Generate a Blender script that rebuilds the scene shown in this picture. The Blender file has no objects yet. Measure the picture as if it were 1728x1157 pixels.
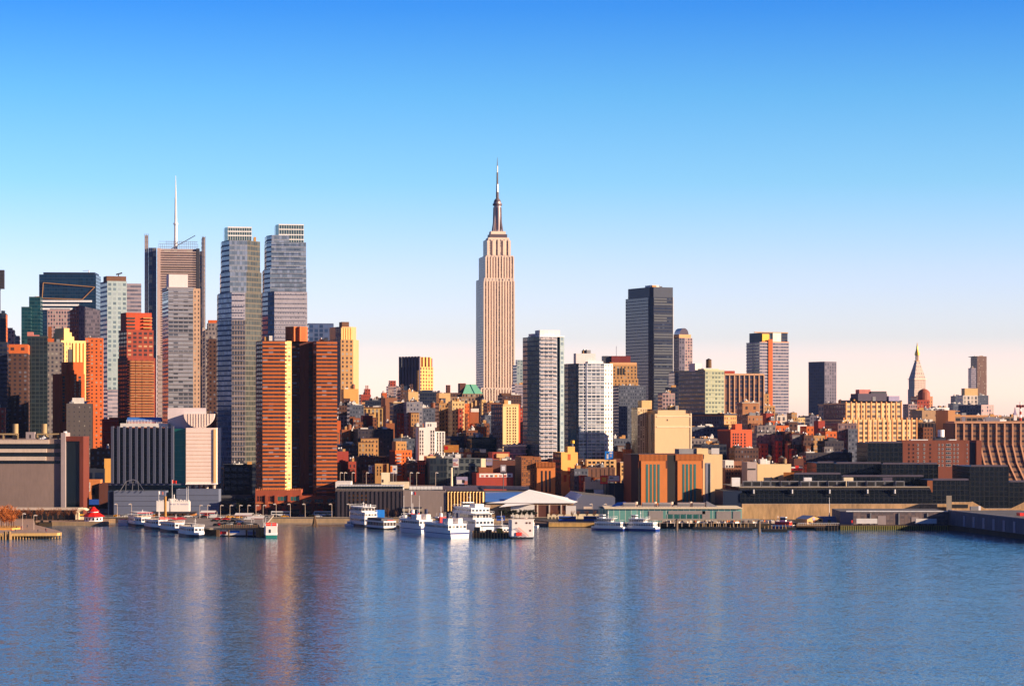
import bpy, math, random
from mathutils import Vector
R_ = math.radians
random.seed(7)
scene = bpy.context.scene
F, CH, HY, CX = 4080.0, 60.0, 705.0, 864.0   # focal length in pixels, eye height, horizon row, centre column
GZ = 2.5                                      # street level above the river

# ------------------------------------------------------------------ camera
cam_d = bpy.data.cameras.new("camera"); cam = bpy.data.objects.new("camera", cam_d)
scene.collection.objects.link(cam); scene.camera = cam
cam.location = (0, 0, CH); cam.rotation_euler = (R_(90), 0, 0)
cam_d.sensor_width = 36; cam_d.lens = F/1728*36
cam_d.shift_y = (HY-578.5)/1728
cam_d.clip_start = 1; cam_d.clip_end = 60000
# ------------------------------------------------------------------ light
SUN_EL, SUN_AZ = 17.0, 108.0                  # azimuth clockwise from the view axis
world = bpy.data.worlds.new("World"); scene.world = world; world.use_nodes = True
nt = world.node_tree; nt.nodes.clear()
out = nt.nodes.new('ShaderNodeOutputWorld'); bg = nt.nodes.new('ShaderNodeBackground')
sky = nt.nodes.new('ShaderNodeTexSky'); sky.sky_type = 'NISHITA'; sky.sun_disc = False
sky.sun_elevation = R_(SUN_EL); sky.sun_rotation = R_(SUN_AZ); sky.altitude = 50
sky.air_density = 1.0; sky.dust_density = 0.6; sky.ozone_density = 2.0
tc = nt.nodes.new('ShaderNodeTexCoord'); sp = nt.nodes.new('ShaderNodeSeparateXYZ')
ramp = nt.nodes.new('ShaderNodeValToRGB'); mul = nt.nodes.new('ShaderNodeMixRGB'); mul.blend_type = 'MULTIPLY'; mul.inputs[0].default_value = 1
mr = nt.nodes.new('ShaderNodeMapRange'); mr.inputs[1].default_value = 0; mr.inputs[2].default_value = 0.6
nt.links.new(tc.outputs['Generated'], sp.inputs[0]); nt.links.new(sp.outputs[2], mr.inputs[0]); nt.links.new(mr.outputs[0], ramp.inputs[0])
nt.links.new(sky.outputs[0], mul.inputs[1]); nt.links.new(ramp.outputs[0], mul.inputs[2])
# unseen sky behind and beside the camera, dimmed and blued to deepen the shade
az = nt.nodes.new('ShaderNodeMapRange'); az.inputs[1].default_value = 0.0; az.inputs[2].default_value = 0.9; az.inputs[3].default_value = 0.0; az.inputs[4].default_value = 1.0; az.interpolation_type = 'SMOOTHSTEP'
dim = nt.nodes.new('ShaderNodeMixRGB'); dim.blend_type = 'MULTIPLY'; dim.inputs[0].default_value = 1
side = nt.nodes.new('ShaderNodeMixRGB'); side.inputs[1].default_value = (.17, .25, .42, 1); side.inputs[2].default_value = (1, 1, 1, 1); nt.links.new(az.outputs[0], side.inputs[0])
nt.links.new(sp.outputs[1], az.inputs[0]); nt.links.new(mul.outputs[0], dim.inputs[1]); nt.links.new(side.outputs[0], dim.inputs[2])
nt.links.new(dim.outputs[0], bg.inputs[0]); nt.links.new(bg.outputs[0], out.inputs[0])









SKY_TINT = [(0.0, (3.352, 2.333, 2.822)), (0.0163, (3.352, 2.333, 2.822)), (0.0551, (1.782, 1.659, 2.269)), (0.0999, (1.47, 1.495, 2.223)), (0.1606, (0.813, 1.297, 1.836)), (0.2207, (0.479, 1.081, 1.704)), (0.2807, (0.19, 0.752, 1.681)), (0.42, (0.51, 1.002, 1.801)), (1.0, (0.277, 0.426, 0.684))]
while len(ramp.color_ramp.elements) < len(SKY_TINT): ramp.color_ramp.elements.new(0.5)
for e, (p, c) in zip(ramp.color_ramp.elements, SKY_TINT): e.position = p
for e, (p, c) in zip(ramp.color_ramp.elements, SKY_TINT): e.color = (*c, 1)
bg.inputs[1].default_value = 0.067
sun_d = bpy.data.lights.new("sun", 'SUN'); sun = bpy.data.objects.new("sun", sun_d); scene.collection.objects.link(sun)
sun_d.energy = 5.0; sun_d.angle = R_(0.5); sun_d.color = (1.0, 0.75, 0.52)
sdir = Vector((math.sin(R_(SUN_AZ))*math.cos(R_(SUN_EL)), math.cos(R_(SUN_AZ))*math.cos(R_(SUN_EL)), math.sin(R_(SUN_EL))))
sun.rotation_euler = sdir.to_track_quat('Z', 'Y').to_euler(); sun.location = (0, 0, 800)
scene.view_settings.view_transform = 'Standard'; scene.view_settings.look = 'None'
scene.view_settings.exposure = 0.95; scene.view_settings.gamma = 1
scene.render.engine = 'CYCLES'

# ------------------------------------------------------------------ materials
MATS = {}
def _n(nt, t, **k):
    n = nt.nodes.new(t)
    for a, b in k.items(): setattr(n, a, b)
    return n
def _math(nt, op, a, b=None):
    n = _n(nt, 'ShaderNodeMath', operation=op)
    for i, x in enumerate((a, b)):
        if x is None: continue
        if isinstance(x, (int, float)): n.inputs[i].default_value = x
        else: nt.links.new(x, n.inputs[i])
    return n.outputs[0]
def _mix(nt, f, a, b, mode='MIX'):
    n = _n(nt, 'ShaderNodeMixRGB', blend_type=mode)
    for i, x in enumerate((f, a, b)):
        if isinstance(x, (int, float)): n.inputs[i].default_value = x
        elif isinstance(x, tuple): n.inputs[i].default_value = (*x, 1)
        else: nt.links.new(x, n.inputs[i])
    return n.outputs[0]
def _base(key):
    m = MATS.get(key) or bpy.data.materials.new(key); m.use_nodes = True; nt = m.node_tree
    return m, nt, nt.nodes['Principled BSDF']
def _dirt(nt, col, amt=.18, sc=.06):
    """weathering: soft blotches plus fine vertical streaks"""
    t = _n(nt, 'ShaderNodeTexCoord'); mp = _n(nt, 'ShaderNodeMapping'); mp.inputs['Scale'].default_value = (1, 1, .25)
    nt.links.new(t.outputs['Object'], mp.inputs[0])
    a = _n(nt, 'ShaderNodeTexNoise'); a.inputs['Scale'].default_value = sc; a.inputs['Detail'].default_value = 3
    b = _n(nt, 'ShaderNodeTexNoise'); b.inputs['Scale'].default_value = .7; b.inputs['Detail'].default_value = 2
    nt.links.new(mp.outputs[0], a.inputs[0]); nt.links.new(mp.outputs[0], b.inputs[0])
    s = _math(nt, 'ADD', a.outputs[0], b.outputs[0])
    s = _math(nt, 'MULTIPLY', _math(nt, 'SUBTRACT', s, 1.0), amt*3)
    s = _math(nt, 'ADD', s, 1.0)
    v = _n(nt, 'ShaderNodeCombineXYZ')
    for i in range(3): nt.links.new(s, v.inputs[i])
    return _mix(nt, 1.0, col, v.outputs[0], 'MULTIPLY')
def _deep(c): return tuple(x**1.18 for x in c)
def fac(key, pier, span, glass, wx=.55, wz=.5, blind=.25, gr=.12, gm=0.0, bcol=(.35, .33, .3), amt=.15, wr=.8, lit=0):
    """facade: one bay by one storey per UV unit; pier, spandrel, window with its own blinds"""
    m, nt, p = _base(key); pier, span, bcol = _deep(pier), _deep(span), _deep(bcol)
    uv = _n(nt, 'ShaderNodeUVMap'); s = _n(nt, 'ShaderNodeSeparateXYZ'); nt.links.new(uv.outputs[0], s.inputs[0])
    def half(x, w): return _math(nt, 'LESS_THAN', _math(nt, 'ABSOLUTE', _math(nt, 'SUBTRACT', _math(nt, 'FRACT', x), .5)), w/2 if w < 1 else 2)
    mu = half(s.outputs[0], wx); mv = half(s.outputs[1], wz)
    c = _n(nt, 'ShaderNodeCombineXYZ')
    nt.links.new(_math(nt, 'FLOOR', s.outputs[0]), c.inputs[0]); nt.links.new(_math(nt, 'FLOOR', s.outputs[1]), c.inputs[1])
    w = _n(nt, 'ShaderNodeTexWhiteNoise', noise_dimensions='2D'); nt.links.new(c.outputs[0], w.inputs['Vector'])
    g = _mix(nt, _math(nt, 'GREATER_THAN', w.outputs[0], 1-blind), glass, bcol)
    rv = _math(nt, 'ADD', _math(nt, 'MULTIPLY', w.outputs[0], .5), .7)
    v = _n(nt, 'ShaderNodeCombineXYZ')
    for i in range(3): nt.links.new(rv, v.inputs[i])
    g = _mix(nt, 1.0, g, v.outputs[0], 'MULTIPLY')
    wall = _dirt(nt, _mix(nt, mu, pier, span), amt)
    mk = _math(nt, 'MULTIPLY', mu, mv)
    col = _mix(nt, mk, wall, g)
    nt.links.new(col, p.inputs['Base Color'])
    rg = _math(nt, 'ADD', _math(nt, 'MULTIPLY', mk, gr-wr), wr); nt.links.new(rg, p.inputs['Roughness'])
    if gm: nt.links.new(_math(nt, 'MULTIPLY', mk, gm), p.inputs['Metallic'])
    MATS[key] = m; return m
def pl(key, col, rough=.8, metal=0, amt=.12, sc=.08, emit=0, spec=.5):
    m, nt, p = _base(key); col = _deep(col)
    nt.links.new(_dirt(nt, col, amt, sc) if amt else _mix(nt, 0, col, col), p.inputs['Base Color'])
    p.inputs['Roughness'].default_value = rough; p.inputs['Metallic'].default_value = metal
    p.inputs['Specular IOR Level'].default_value = spec
    if emit:
        p.inputs['Emission Color'].default_value = (*col, 1); p.inputs['Emission Strength'].default_value = emit
    MATS[key] = m; return m
def M(k):                                      # a material may be used before its recipe is given below
    if k not in MATS: MATS[k] = bpy.data.materials.new(k)
    return MATS[k]

# plain
for k, c, r, mt in [
    ('roof_dark', (.05, .05, .055), .9, 0), ('roof_grey', (.16, .15, .15), .9, 0), ('roof_white', (.75, .72, .68), .7, 0), ('roof_blue', (.10, .26, .66), .5, 0),
    ('white', (.92, .91, .90), .5, 0), ('cream', (.76, .52, .26), .8, 0), ('palewall', (.70, .58, .48), .8, 0), ('tan', (.58, .33, .13), .85, 0), ('brown', (.20, .10, .06), .85, 0),
    ('red_brick', (.42, .06, .025), .85, 0), ('orange_brick', (.60, .15, .035), .85, 0), ('dark_brick', (.16, .06, .045), .85, 0), ('rust', (.34, .12, .04), .7, 0),
    ('steel', (.45, .45, .47), .4, .7), ('steel_dark', (.10, .10, .12), .5, .4), ('grey', (.30, .30, .32), .7, 0), ('blue_grey', (.17, .20, .30), .7, 0), ('concrete', (.42, .36, .29), .9, 0),
    ('beige_wall', (.33, .25, .22), .85, 0), ('navy', (.02, .04, .09), .5, 0), ('black', (.015, .015, .018), .6, 0), ('glass_dark', (.02, .03, .04), .08, 0), ('glass_green', (.06, .22, .20), .1, .3),
    ('glass_teal', (.03, .20, .19), .12, .4), ('copper_green', (.22, .55, .40), .6, 0), ('gold', (.95, .55, .12), .35, .8), ('red', (.70, .03, .02), .5, 0), ('red_bright', (.9, .06, .02), .5, 0), ('orange', (.85, .25, .03), .6, 0), ('yellow', (.85, .55, .05), .6, 0),
    ('blue', (.03, .12, .50), .5, 0), ('blue_bright', (.02, .28, .80), .5, 0), ('hull_blue', (.02, .06, .28), .4, 0), ('hull_navy', (.015, .03, .07), .4, 0), ('teal_paint', (.02, .25, .22), .5, 0),
    ('wood', (.18, .11, .06), .9, 0), ('wood_light', (.48, .32, .16), .9, 0), ('pile', (.10, .07, .04), .95, 0), ('asphalt', (.05, .05, .052), .9, 0), ('pave', (.45, .30, .22), .9, 0), ('rubber', (.02, .02, .02), .9, 0),
    ('pink', (.60, .25, .22), .8, 0), ('purple', (.42, .38, .55), .7, 0), ('skin', (.45, .25, .17), .7, 0), ('bark', (.20, .10, .055), .95, 0), ('twig', (.32, .13, .05), .95, 0), ('twig_orange', (.55, .20, .05), .95, 0), ('leaf', (.05, .06, .03), .9, 0)]:
    pl(k, c, r, mt)

# ------------------------------------------------------------------ mesh builder
class MB:
    def __init__(s): s.v = []; s.f = []; s.uv = []; s.mi = []; s.mk = []
    def m(s, k):
        if k not in s.mk: s.mk.append(k)
        return s.mk.index(k)
    def face(s, pts, mk, uvs=None):
        i = len(s.v); s.v += [tuple(p) for p in pts]; s.f.append(tuple(range(i, i+len(pts))))
        s.uv += list(uvs) if uvs else [(0.0, 0.0)]*len(pts); s.mi.append(s.m(mk))
    def prism(s, pts, z0, z1, mk, bay=0, fl=0, top='roof_dark', ins=None, bot=False, seed=0, cap=True):
        """vertical walls round a counter-clockwise footprint; mk may be a list with one material per wall"""
        n = len(pts)
        for i in range(n):
            a, b = pts[i], pts[(i+1) % n]
            w = math.hypot(b[0]-a[0], b[1]-a[1])
            if w < 1e-4: continue
            k = mk[i] if isinstance(mk, (list, tuple)) else mk
            if bay:
                nu = max(1, round(w/bay)); u0 = 13*i+seed; v0 = -(z1-z0)/fl
                uv = [(u0, v0), (u0+nu, v0), (u0+nu, 0), (u0, 0)]
            else: uv = None
            s.face([(a[0], a[1], z0), (b[0], b[1], z0), (b[0], b[1], z1), (a[0], a[1], z1)], k, uv)
        if cap: s.face([(p[0], p[1], z1) for p in pts], top)
        if bot: s.face([(p[0], p[1], z0) for p in reversed(pts)], top)
    def box(s, x0, x1, y0, y1, z0, z1, mk, bay=0, fl=0, top=None, bot=True, seed=0):
        if x0 > x1: x0, x1 = x1, x0
        if y0 > y1: y0, y1 = y1, y0
        s.prism([(x0, y0), (x1, y0), (x1, y1), (x0, y1)], z0, z1, mk, bay, fl, top or (mk if isinstance(mk, str) else mk[0]), bot=bot, seed=seed)
    def cyl(s, cx, cy, z0, z1, r0, r1=None, n=12, mk='steel', cap=True):
        r1 = r0 if r1 is None else r1
        P = [(math.cos(2*math.pi*i/n), math.sin(2*math.pi*i/n)) for i in range(n)]
        for i in range(n):
            a, b = P[i], P[(i+1) % n]
            q = [(cx+a[0]*r0, cy+a[1]*r0, z0), (cx+b[0]*r0, cy+b[1]*r0, z0), (cx+b[0]*r1, cy+b[1]*r1, z1), (cx+a[0]*r1, cy+a[1]*r1, z1)]
            if r1 < 1e-4: q = q[:3]
            s.face(q, mk)
        if cap and r1 > 1e-4: s.face([(cx+a*r1, cy+b*r1, z1) for a, b in P], mk)
    def tube(s, p, q, r, mk='steel', n=6, r1=None):
        p = Vector(p); q = Vector(q); d = q-p
        if d.length < 1e-6: return
        d.normalize(); a = d.orthogonal().normalized(); b = d.cross(a); r1 = r if r1 is None else r1
        P = [(math.cos(2*math.pi*i/n), math.sin(2*math.pi*i/n)) for i in range(n)]
        for i in range(n):
            c, e = P[i], P[(i+1) % n]
            s.face([p+(a*c[0]+b*c[1])*r, p+(a*e[0]+b*e[1])*r, q+(a*e[0]+b*e[1])*r1, q+(a*c[0]+b*c[1])*r1], mk)
        s.face([q+(a*c[0]+b*c[1])*r1 for c in P], mk)
    def build(s, name, parent=None, loc=(0, 0, 0), rz=0):
        me = bpy.data.meshes.new(name); me.from_pydata(s.v, [], s.f)
        ul = me.uv_layers.new(name="UVMap"); ul.data.foreach_set('uv', [c for t in s.uv for c in t])
        for k in s.mk: me.materials.append(M(k))
        me.polygons.foreach_set('material_index', s.mi); me.update()
        o = bpy.data.objects.new(name, me); scene.collection.objects.link(o); o.parent = parent
        o.location = loc; o.rotation_euler = (0, 0, rz); return o
def tag(o, label=None, cat=None, group=None, kind=None):
    if label: o['label'] = label
    if cat: o['category'] = cat
    if group: o['group'] = group
    if kind: o['kind'] = kind
    return o
def empty(name, loc, rz=0, label=None, cat=None, group=None):
    o = bpy.data.objects.new(name, None); scene.collection.objects.link(o); o.location = loc; o.rotation_euler = (0, 0, rz)
    o.empty_display_size = 1
    return tag(o, label, cat, group)
def copy_tree(o, parent=None):
    c = o.copy(); scene.collection.objects.link(c); c.parent = parent
    for ch in list(o.children): copy_tree(ch, c)
    return c
def X(px, Y): return (px-CX)/F*Y
def Z(py, Y): return CH+(HY-py)/F*Y
def YW(py, z=0): return (CH-z)*F/(py-HY)      # distance of a point of height z seen at row py

_winmesh = {}
def window_mesh(fr, gl, style=0):
    k = (fr, gl, style)
    if k not in _winmesh:
        b = MB()
        b.box(-.5, .5, -.10, .02, -.5, .5, fr)
        if style == 0:
            for z0, z1 in ((-.42, -.03), (.03, .44)): b.box(-.40, .40, -.13, -.09, z0, z1, gl)
        else:
            for x0, x1 in ((-.46, -.18), (-.14, .14), (.18, .46)): b.box(x0, x1, -.13, -.09, -.42, .44, gl)
        o = b.build('window'); me = o.data; bpy.data.objects.remove(o); _winmesh[k] = me
    return _winmesh[k]

class B:
    """a building: root Empty at its front left corner, front face along local x, depth along local y, pixel rows and columns as input"""
    def __init__(s, name, label, C, Y, L=None, th=None, cat='building', dmax=45, group=None, z=GZ):
        s.x0 = X(C, Y); s.y0 = Y; s.gz = z
        if th is None:
            th = 9.4
            if L is not None and L < C-.5:
                while th < 70:
                    s._set(th); d = s.dep(L, 0)
                    if 0 < d <= dmax: break
                    th += 1
        s._set(th)
        s.root = empty(name, (s.x0, Y, z), R_(th), label, cat, group)
        s.parts = {}; s.C = C; s.Y = Y
    def _set(s, th): s.th = th; s.c = math.cos(R_(th)); s.s = math.sin(R_(th))
    def ax(s, px, dy=0):
        t = (px-CX)/F; return (t*(s.y0+dy*s.c)-s.x0+dy*s.s)/(s.c-t*s.s)
    def z(s, py, a=0, dy=0): return Z(py, s.y0+a*s.s+dy*s.c)-s.gz
    def dep(s, L, a=0, dy=0):
        t = (L-CX)/F; den = s.s+t*s.c
        if abs(den) < 1e-5: return 1e9
        return (s.x0+a*s.c-t*(s.y0+a*s.s))/den-dy
    def mb(s, part): return s.parts.setdefault(part, MB())
    def blk(s, part, C, R, top, mat, bay=3.5, fl=3.5, L=None, dep=None, bot=None, dy=0, roof='roof_dark', par=1.0, ribs=None, slabs=None, cor=None):
        """box from column C to R with its top at row top"""
        a, b = s.ax(C, dy), s.ax(R, dy); zt = s.z(top, (a+b)/2, dy); zb = 0 if bot is None else s.z(bot, (a+b)/2, dy)
        if dep is None: dep = max(8, min(80, s.dep(L, a, dy))) if L is not None else min(40, max(12, b-a))
        m = s.mb(part); front = mat if isinstance(mat, str) else mat[0]
        m.prism([(a, dy), (b, dy), (b, dy+dep), (a, dy+dep)], zb, zt, mat, bay, fl, roof, seed=int(C))
        if par:
            t = .5; pr = front
            for q in ((a, b, dy, dy+t), (a, b, dy+dep-t, dy+dep), (a, a+t, dy+t, dy+dep-t), (b-t, b, dy+t, dy+dep-t)): m.box(*q, zt+.003, zt+par, pr, bot=False)
        if cor:                                         # cornice: (material, projection, height)
            k, pj, h = cor
            s.mb('cornice').box(a-pj, b+pj, dy-pj, dy+dep+pj, zt+par+.003, zt+par+h, k)
        if ribs:                                        # vertical fins: (material, every n metres, width, depth)
            k, st, w, d = ribs; n = max(1, round((b-a)/st)); r = s.mb('pier')
            for i in range(n+1): x = a+(b-a)*i/n; r.box(x-w/2, x+w/2, dy-d, dy-.003, zb, zt+par*.5, k)
            n = max(1, round(dep/st))
            for i in range(1, n+1): y = dy+dep*i/n; r.box(a-d, a-.003, y-w/2, y+w/2, zb, zt+par*.5, k)
        if slabs:                                       # floor bands: (material, every n metres, height, depth)
            k, st, h, d = slabs; r = s.mb('floor_band'); n = int((zt-zb)/st)
            for i in range(n):
                z = zt-i*st; r.box(a-d, b+d, dy-d, dy-.003, z-h, z, k); r.box(a-d, a-.003, dy, dy+dep, z-h, z, k)
        s.last = (a, b, dy, dy+dep, zt)
        return a, b, zt
    def poly(s, part, pts, back, top, mat, bay=3.5, fl=3.5, bot=None, roof='roof_dark', slabs=None):
        """front outline as (column, setback) pairs from left to right, closed at the back"""
        P = [(s.ax(px, dy), dy) for px, dy in pts]
        zt = s.z(top, P[len(P)//2][0]); zb = 0 if bot is None else s.z(bot, P[0][0])
        Q = P+[(P[-1][0], back), (P[0][0], back)]
        s.mb(part).prism(Q, zb, zt, mat, bay, fl, roof, seed=int(pts[0][0]))
        if slabs:
            k, st, h, d = slabs; n = int((zt-zb)/st); r = s.mb('floor_band')
            cx = sum(q[0] for q in Q)/len(Q); cy = sum(q[1] for q in Q)/len(Q)
            G = [(cx+(q[0]-cx)*(1+d), cy+(q[1]-cy)*(1+d)) for q in Q]
            for i in range(n): z = zt-i*st; r.prism(G, z-h, z, k, top=k, bot=True)
        s.last = (min(p[0] for p in P), max(p[0] for p in P), min(p[1] for p in P), back, zt)
        return P, zt
    def units(s, n=4, mk=('grey', 'roof_white', 'steel_dark', 'tan'), hmax=3.5, seed=0):
        a, b, y0, y1, zt = s.last; rn = random.Random(int(s.C*7+s.Y)+seed)
        for i in range(n):
            w = rn.uniform(1.5, min(6, (b-a)*.3)); d = rn.uniform(2, 5); h = rn.uniform(1, hmax)
            x = rn.uniform(a+1, max(a+1.1, b-w-1)); y = rn.uniform(y0+1, max(y0+1.2, y1-d-1))
            bb = MB(); bb.box(0, w, 0, d, 0, h, rn.choice(mk))
            if rn.random() < .4: bb.cyl(w/2, d/2, h, h+1, .6, n=8, mk='steel')
            bb.build('roof_unit', s.root, (x, y, zt+.01))
    def ph(s, C, R, top, mat, dy=4, dep=10, bay=0, fl=0, roof='roof_dark', part='penthouse'):
        s0 = s.last; a, b = s.ax(C, s0[2]+dy), s.ax(R, s0[2]+dy); zt = s.z(top, (a+b)/2, s0[2]+dy)
        s.mb(part).prism([(a, s0[2]+dy), (b, s0[2]+dy), (b, s0[2]+dy+dep), (a, s0[2]+dy+dep)], s0[4]+.01, zt, mat, bay or 3.5, fl or 3.5, roof)
        return a, b, s0[4], zt
    def wins(s, cols, rows, w, h, fr='cream', gl='glass_dark', dy=0, side=None, style=0):
        """separate windows centred on the given pixel columns and rows of the front face (or of the left side)"""
        me = window_mesh(fr, gl, style); k = 0
        for py in rows:
            for px in cols:
                if k >= 100: return
                o = bpy.data.objects.new('window', me); scene.collection.objects.link(o); o.parent = s.root
                if side is None:
                    x = s.ax(px, dy); o.location = (x, dy-.01, s.z(py, x, dy))
                else:
                    y = s.dep(px, side); o.location = (side-.01, y, s.z(py, side, y)); o.rotation_euler = (0, 0, R_(-90))
                o.scale = (w, 1, h); k += 1
    def part(s, name, mbx, loc=(0, 0, 0), rz=0): return mbx.build(name, s.root, loc, rz)
    def done(s):
        for k, m in s.parts.items():
            if m.f: m.build(k, s.root)
        s.parts = {}; return s.root
def seq(a, b, n): return [a+(b-a)*(i+.5)/n for i in range(n)]

def T(name, label, L, C, R, top, Y, mat, bay=3.5, fl=3.5, ph=None, un=2, th=None, dmax=45, **k):
    b = B(name, label, C, Y, L if L < C else None, th=th, dmax=dmax); low = k.pop('low', None)
    b.blk('wall', C, R, top, mat, bay, fl, L=L if L < C else None, **k)
    if low: low(b, C, R, top)
    if un: b.units(un)
    if ph:
        for p in (ph if isinstance(ph[0], tuple) else [ph]): b.ph(*p)
    b.done(); return b
_tank = None
def water_tank(px, top, bot, Y, label, mk='wood_light'):
    """rooftop water tank on legs with a conical lid"""
    h = (bot-top)/F*Y; z = Z(bot, Y); r = h*.24
    t = empty('water_tank', (X(px, Y), Y, z), 0, label, 'water tank', 'rooftop water tanks')
    b = MB(); b.cyl(0, 0, h*.30, h*.80, r, r*.96, 14, mk)
    for q in (.38, .52, .66): b.cyl(0, 0, h*q, h*q+.12, r*1.02, n=14, mk='steel_dark')
    b.build('tank', t)
    b = MB(); b.cyl(0, 0, h*.80, h, r*1.12, .001, 14, 'roof_grey'); b.build('lid', t)
    b = MB(); b.box(-r, r, -r, r, h*.26, h*.30, 'steel_dark'); b.build('platform', t)
    for sx in (-1, 1):
        for sy in (-1, 1):
            b = MB(); b.tube((sx*r*.8, sy*r*.8, 0), (sx*r*.75, sy*r*.75, h*.27), .22, 'steel_dark'); b.build('leg', t)
# ------------------------------------------------------------------ facades
#    key        pier              spandrel          glass            wx   wz
fac('f_esb', (.80, .64, .53), (.52, .40, .35), (.15, .13, .15), .46, .62, .35, bcol=(.50, .42, .38), amt=.05)
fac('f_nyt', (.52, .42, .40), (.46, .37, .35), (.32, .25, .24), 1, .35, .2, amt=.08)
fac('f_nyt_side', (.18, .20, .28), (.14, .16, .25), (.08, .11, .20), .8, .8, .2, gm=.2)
fac('f_curtain_blue', (.10, .14, .22), (.14, .19, .28), (.05, .11, .22), .86, .66, .3, gm=.3, bcol=(.14, .21, .34))  # blue of reflected sky put into the glass colour
fac('f_silver', (.20, .23, .30), (.32, .36, .44), (.22, .29, .38), .90, .70, .35, gm=.25, bcol=(.34, .40, .50), gr=.15)  # paler blue stands in for sky mirrored in the glass
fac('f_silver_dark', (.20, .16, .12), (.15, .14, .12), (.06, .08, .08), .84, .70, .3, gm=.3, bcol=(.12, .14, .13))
fac('f_silver_grid', (.34, .27, .25), (.28, .24, .24), (.07, .085, .11), .72, .66, .25, gm=.3, bcol=(.15, .16, .20))
fac('f_silver_pale', (.44, .42, .48), (.46, .44, .50), (.20, .21, .27), .5, .28, .3, gm=.15, bcol=(.36, .36, .42))
fac('f_deepblue', (.02, .05, .09), (.02, .06, .11), (.015, .06, .12), .92, .8, .12, gm=.5, bcol=(.03, .09, .16), amt=.08)
fac('f_teal', (.015, .07, .08), (.02, .09, .10), (.01, .08, .10), .9, .7, .2, gm=.5, bcol=(.03, .14, .16))
fac('f_lightteal', (.38, .46, .48), (.38, .46, .48), (.18, .25, .29), .62, .58, .3, gm=.1, bcol=(.36, .42, .44))
fac('f_palebands', (.42, .36, .40), (.42, .36, .40), (.22, .22, .28), 1, .5, .3, gm=.2, bcol=(.35, .33, .38))
fac('f_whitegrid', (.56, .56, .62), (.40, .42, .48), (.09, .12, .16), .82, .62, .3, gm=.2, bcol=(.32, .36, .40))
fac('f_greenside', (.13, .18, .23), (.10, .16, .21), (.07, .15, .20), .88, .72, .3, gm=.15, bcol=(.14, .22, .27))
fac('f_orangeband', (.16, .07, .05), (.16, .07, .05), (.07, .05, .055), .8, .62, .18, gr=.2, bcol=(.26, .24, .27))
fac('f_brownband', (.13, .05, .04), (.13, .05, .04), (.05, .035, .045), .8, .55, .15, gr=.2, bcol=(.25, .24, .30))
fac('f_tower_grey', (.26, .27, .33), (.28, .29, .35), (.10, .115, .15), .88, .62, .35, gm=.2, bcol=(.33, .35, .40))
fac('f_tan_strip', (.55, .38, .27), (.48, .33, .24), (.12, .10, .10), .4, .45, .2)
fac('f_redbalc', (.36, .07, .035), (.30, .06, .03), (.05, .03, .03), .62, .48, .3, bcol=(.45, .28, .16))
fac('f_brown', (.24, .095, .045), (.24, .095, .045), (.04, .03, .04), .45, .50, .2, bcol=(.30, .26, .24))
fac('f_darkbrown', (.13, .065, .05), (.13, .065, .05), (.03, .025, .035), .45, .5, .15, bcol=(.18, .18, .22))
fac('f_tan', (.54, .32, .14), (.50, .29, .12), (.07, .055, .05), .42, .52, .2)
fac('f_cream', (.78, .56, .28), (.78, .56, .28), (.08, .06, .055), .40, .48, .2)
fac('f_yellow', (.85, .58, .26), (.80, .52, .22), (.20, .13, .09), .42, .52, .25)
fac('f_white', (.80, .74, .68), (.80, .74, .68), (.09, .08, .09), .32, .50, .2)
fac('f_pinkgrid', (.48, .34, .33), (.42, .30, .30), (.09, .09, .12), .62, .58, .3)
fac('f_red', (.42, .08, .045), (.42, .08, .045), (.06, .03, .03), .38, .5, .25, bcol=(.4, .3, .22))
fac('f_orange', (.66, .18, .045), (.66, .18, .045), (.09, .04, .03), .36, .46, .25)
fac('f_grey', (.26, .23, .23), (.24, .21, .22), (.06, .06, .08), .50, .52, .25)
fac('f_slate', (.12, .14, .19), (.12, .14, .19), (.04, .05, .08), .45, .5, .25, bcol=(.22, .24, .30))
fac('f_navy', (.025, .035, .07), (.02, .03, .06), (.012, .02, .05), .8, .6, .1, gm=.3, bcol=(.05, .06, .11))
fac('f_darkgreen', (.04, .06, .07), (.04, .06, .07), (.015, .025, .03), .86, .8, .15, gm=.2, bcol=(.03, .05, .06))
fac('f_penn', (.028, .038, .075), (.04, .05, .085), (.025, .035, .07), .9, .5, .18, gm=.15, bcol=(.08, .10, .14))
fac('f_penn_side', (.035, .06, .15), (.035, .06, .15), (.03, .055, .14), .92, .8, .15, gm=0, bcol=(.04, .07, .17))  # navy side glass: the sky's reflection as plain colour
fac('f_ribs', (.62, .40, .25), (.10, .08, .12), (.04, .05, .09), .74, .8, .2, bcol=(.10, .10, .16))
fac('f_yellowgreen', (.50, .50, .34), (.46, .48, .36), (.16, .20, .16), .74, .46, .3, bcol=(.38, .40, .30))  # sunlit version of the green grey facade, warmth put into the colour
fac('f_greengrey', (.24, .31, .31), (.28, .34, .33), (.09, .12, .13), .82, .46, .3, bcol=(.28, .33, .33))
fac('f_slab', (.19, .17, .22), (.15, .14, .19), (.06, .06, .09), .6, .6, .2, bcol=(.20, .18, .22))
fac('f_bluegrid', (.10, .14, .26), (.08, .12, .24), (.04, .08, .18), .7, .7, .3, gm=.3, bcol=(.14, .20, .34))
fac('f_industrial', (.84, .62, .35), (.74, .53, .29), (.13, .11, .10), .70, .55, .25, bcol=(.34, .30, .26))
fac('f_bandbrown', (.30, .17, .11), (.28, .16, .10), (.06, .045, .05), .94, .42, .2, bcol=(.16, .13, .13))
fac('f_javits', (.018, .022, .028), (.010, .014, .018), (.006, .009, .013), .86, .84, .15, gm=0, bcol=(.010, .015, .018), gr=.25, amt=.1, wr=.5)
fac('f_met', (.60, .48, .42), (.60, .48, .42), (.14, .11, .11), .32, .46, .1)
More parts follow.
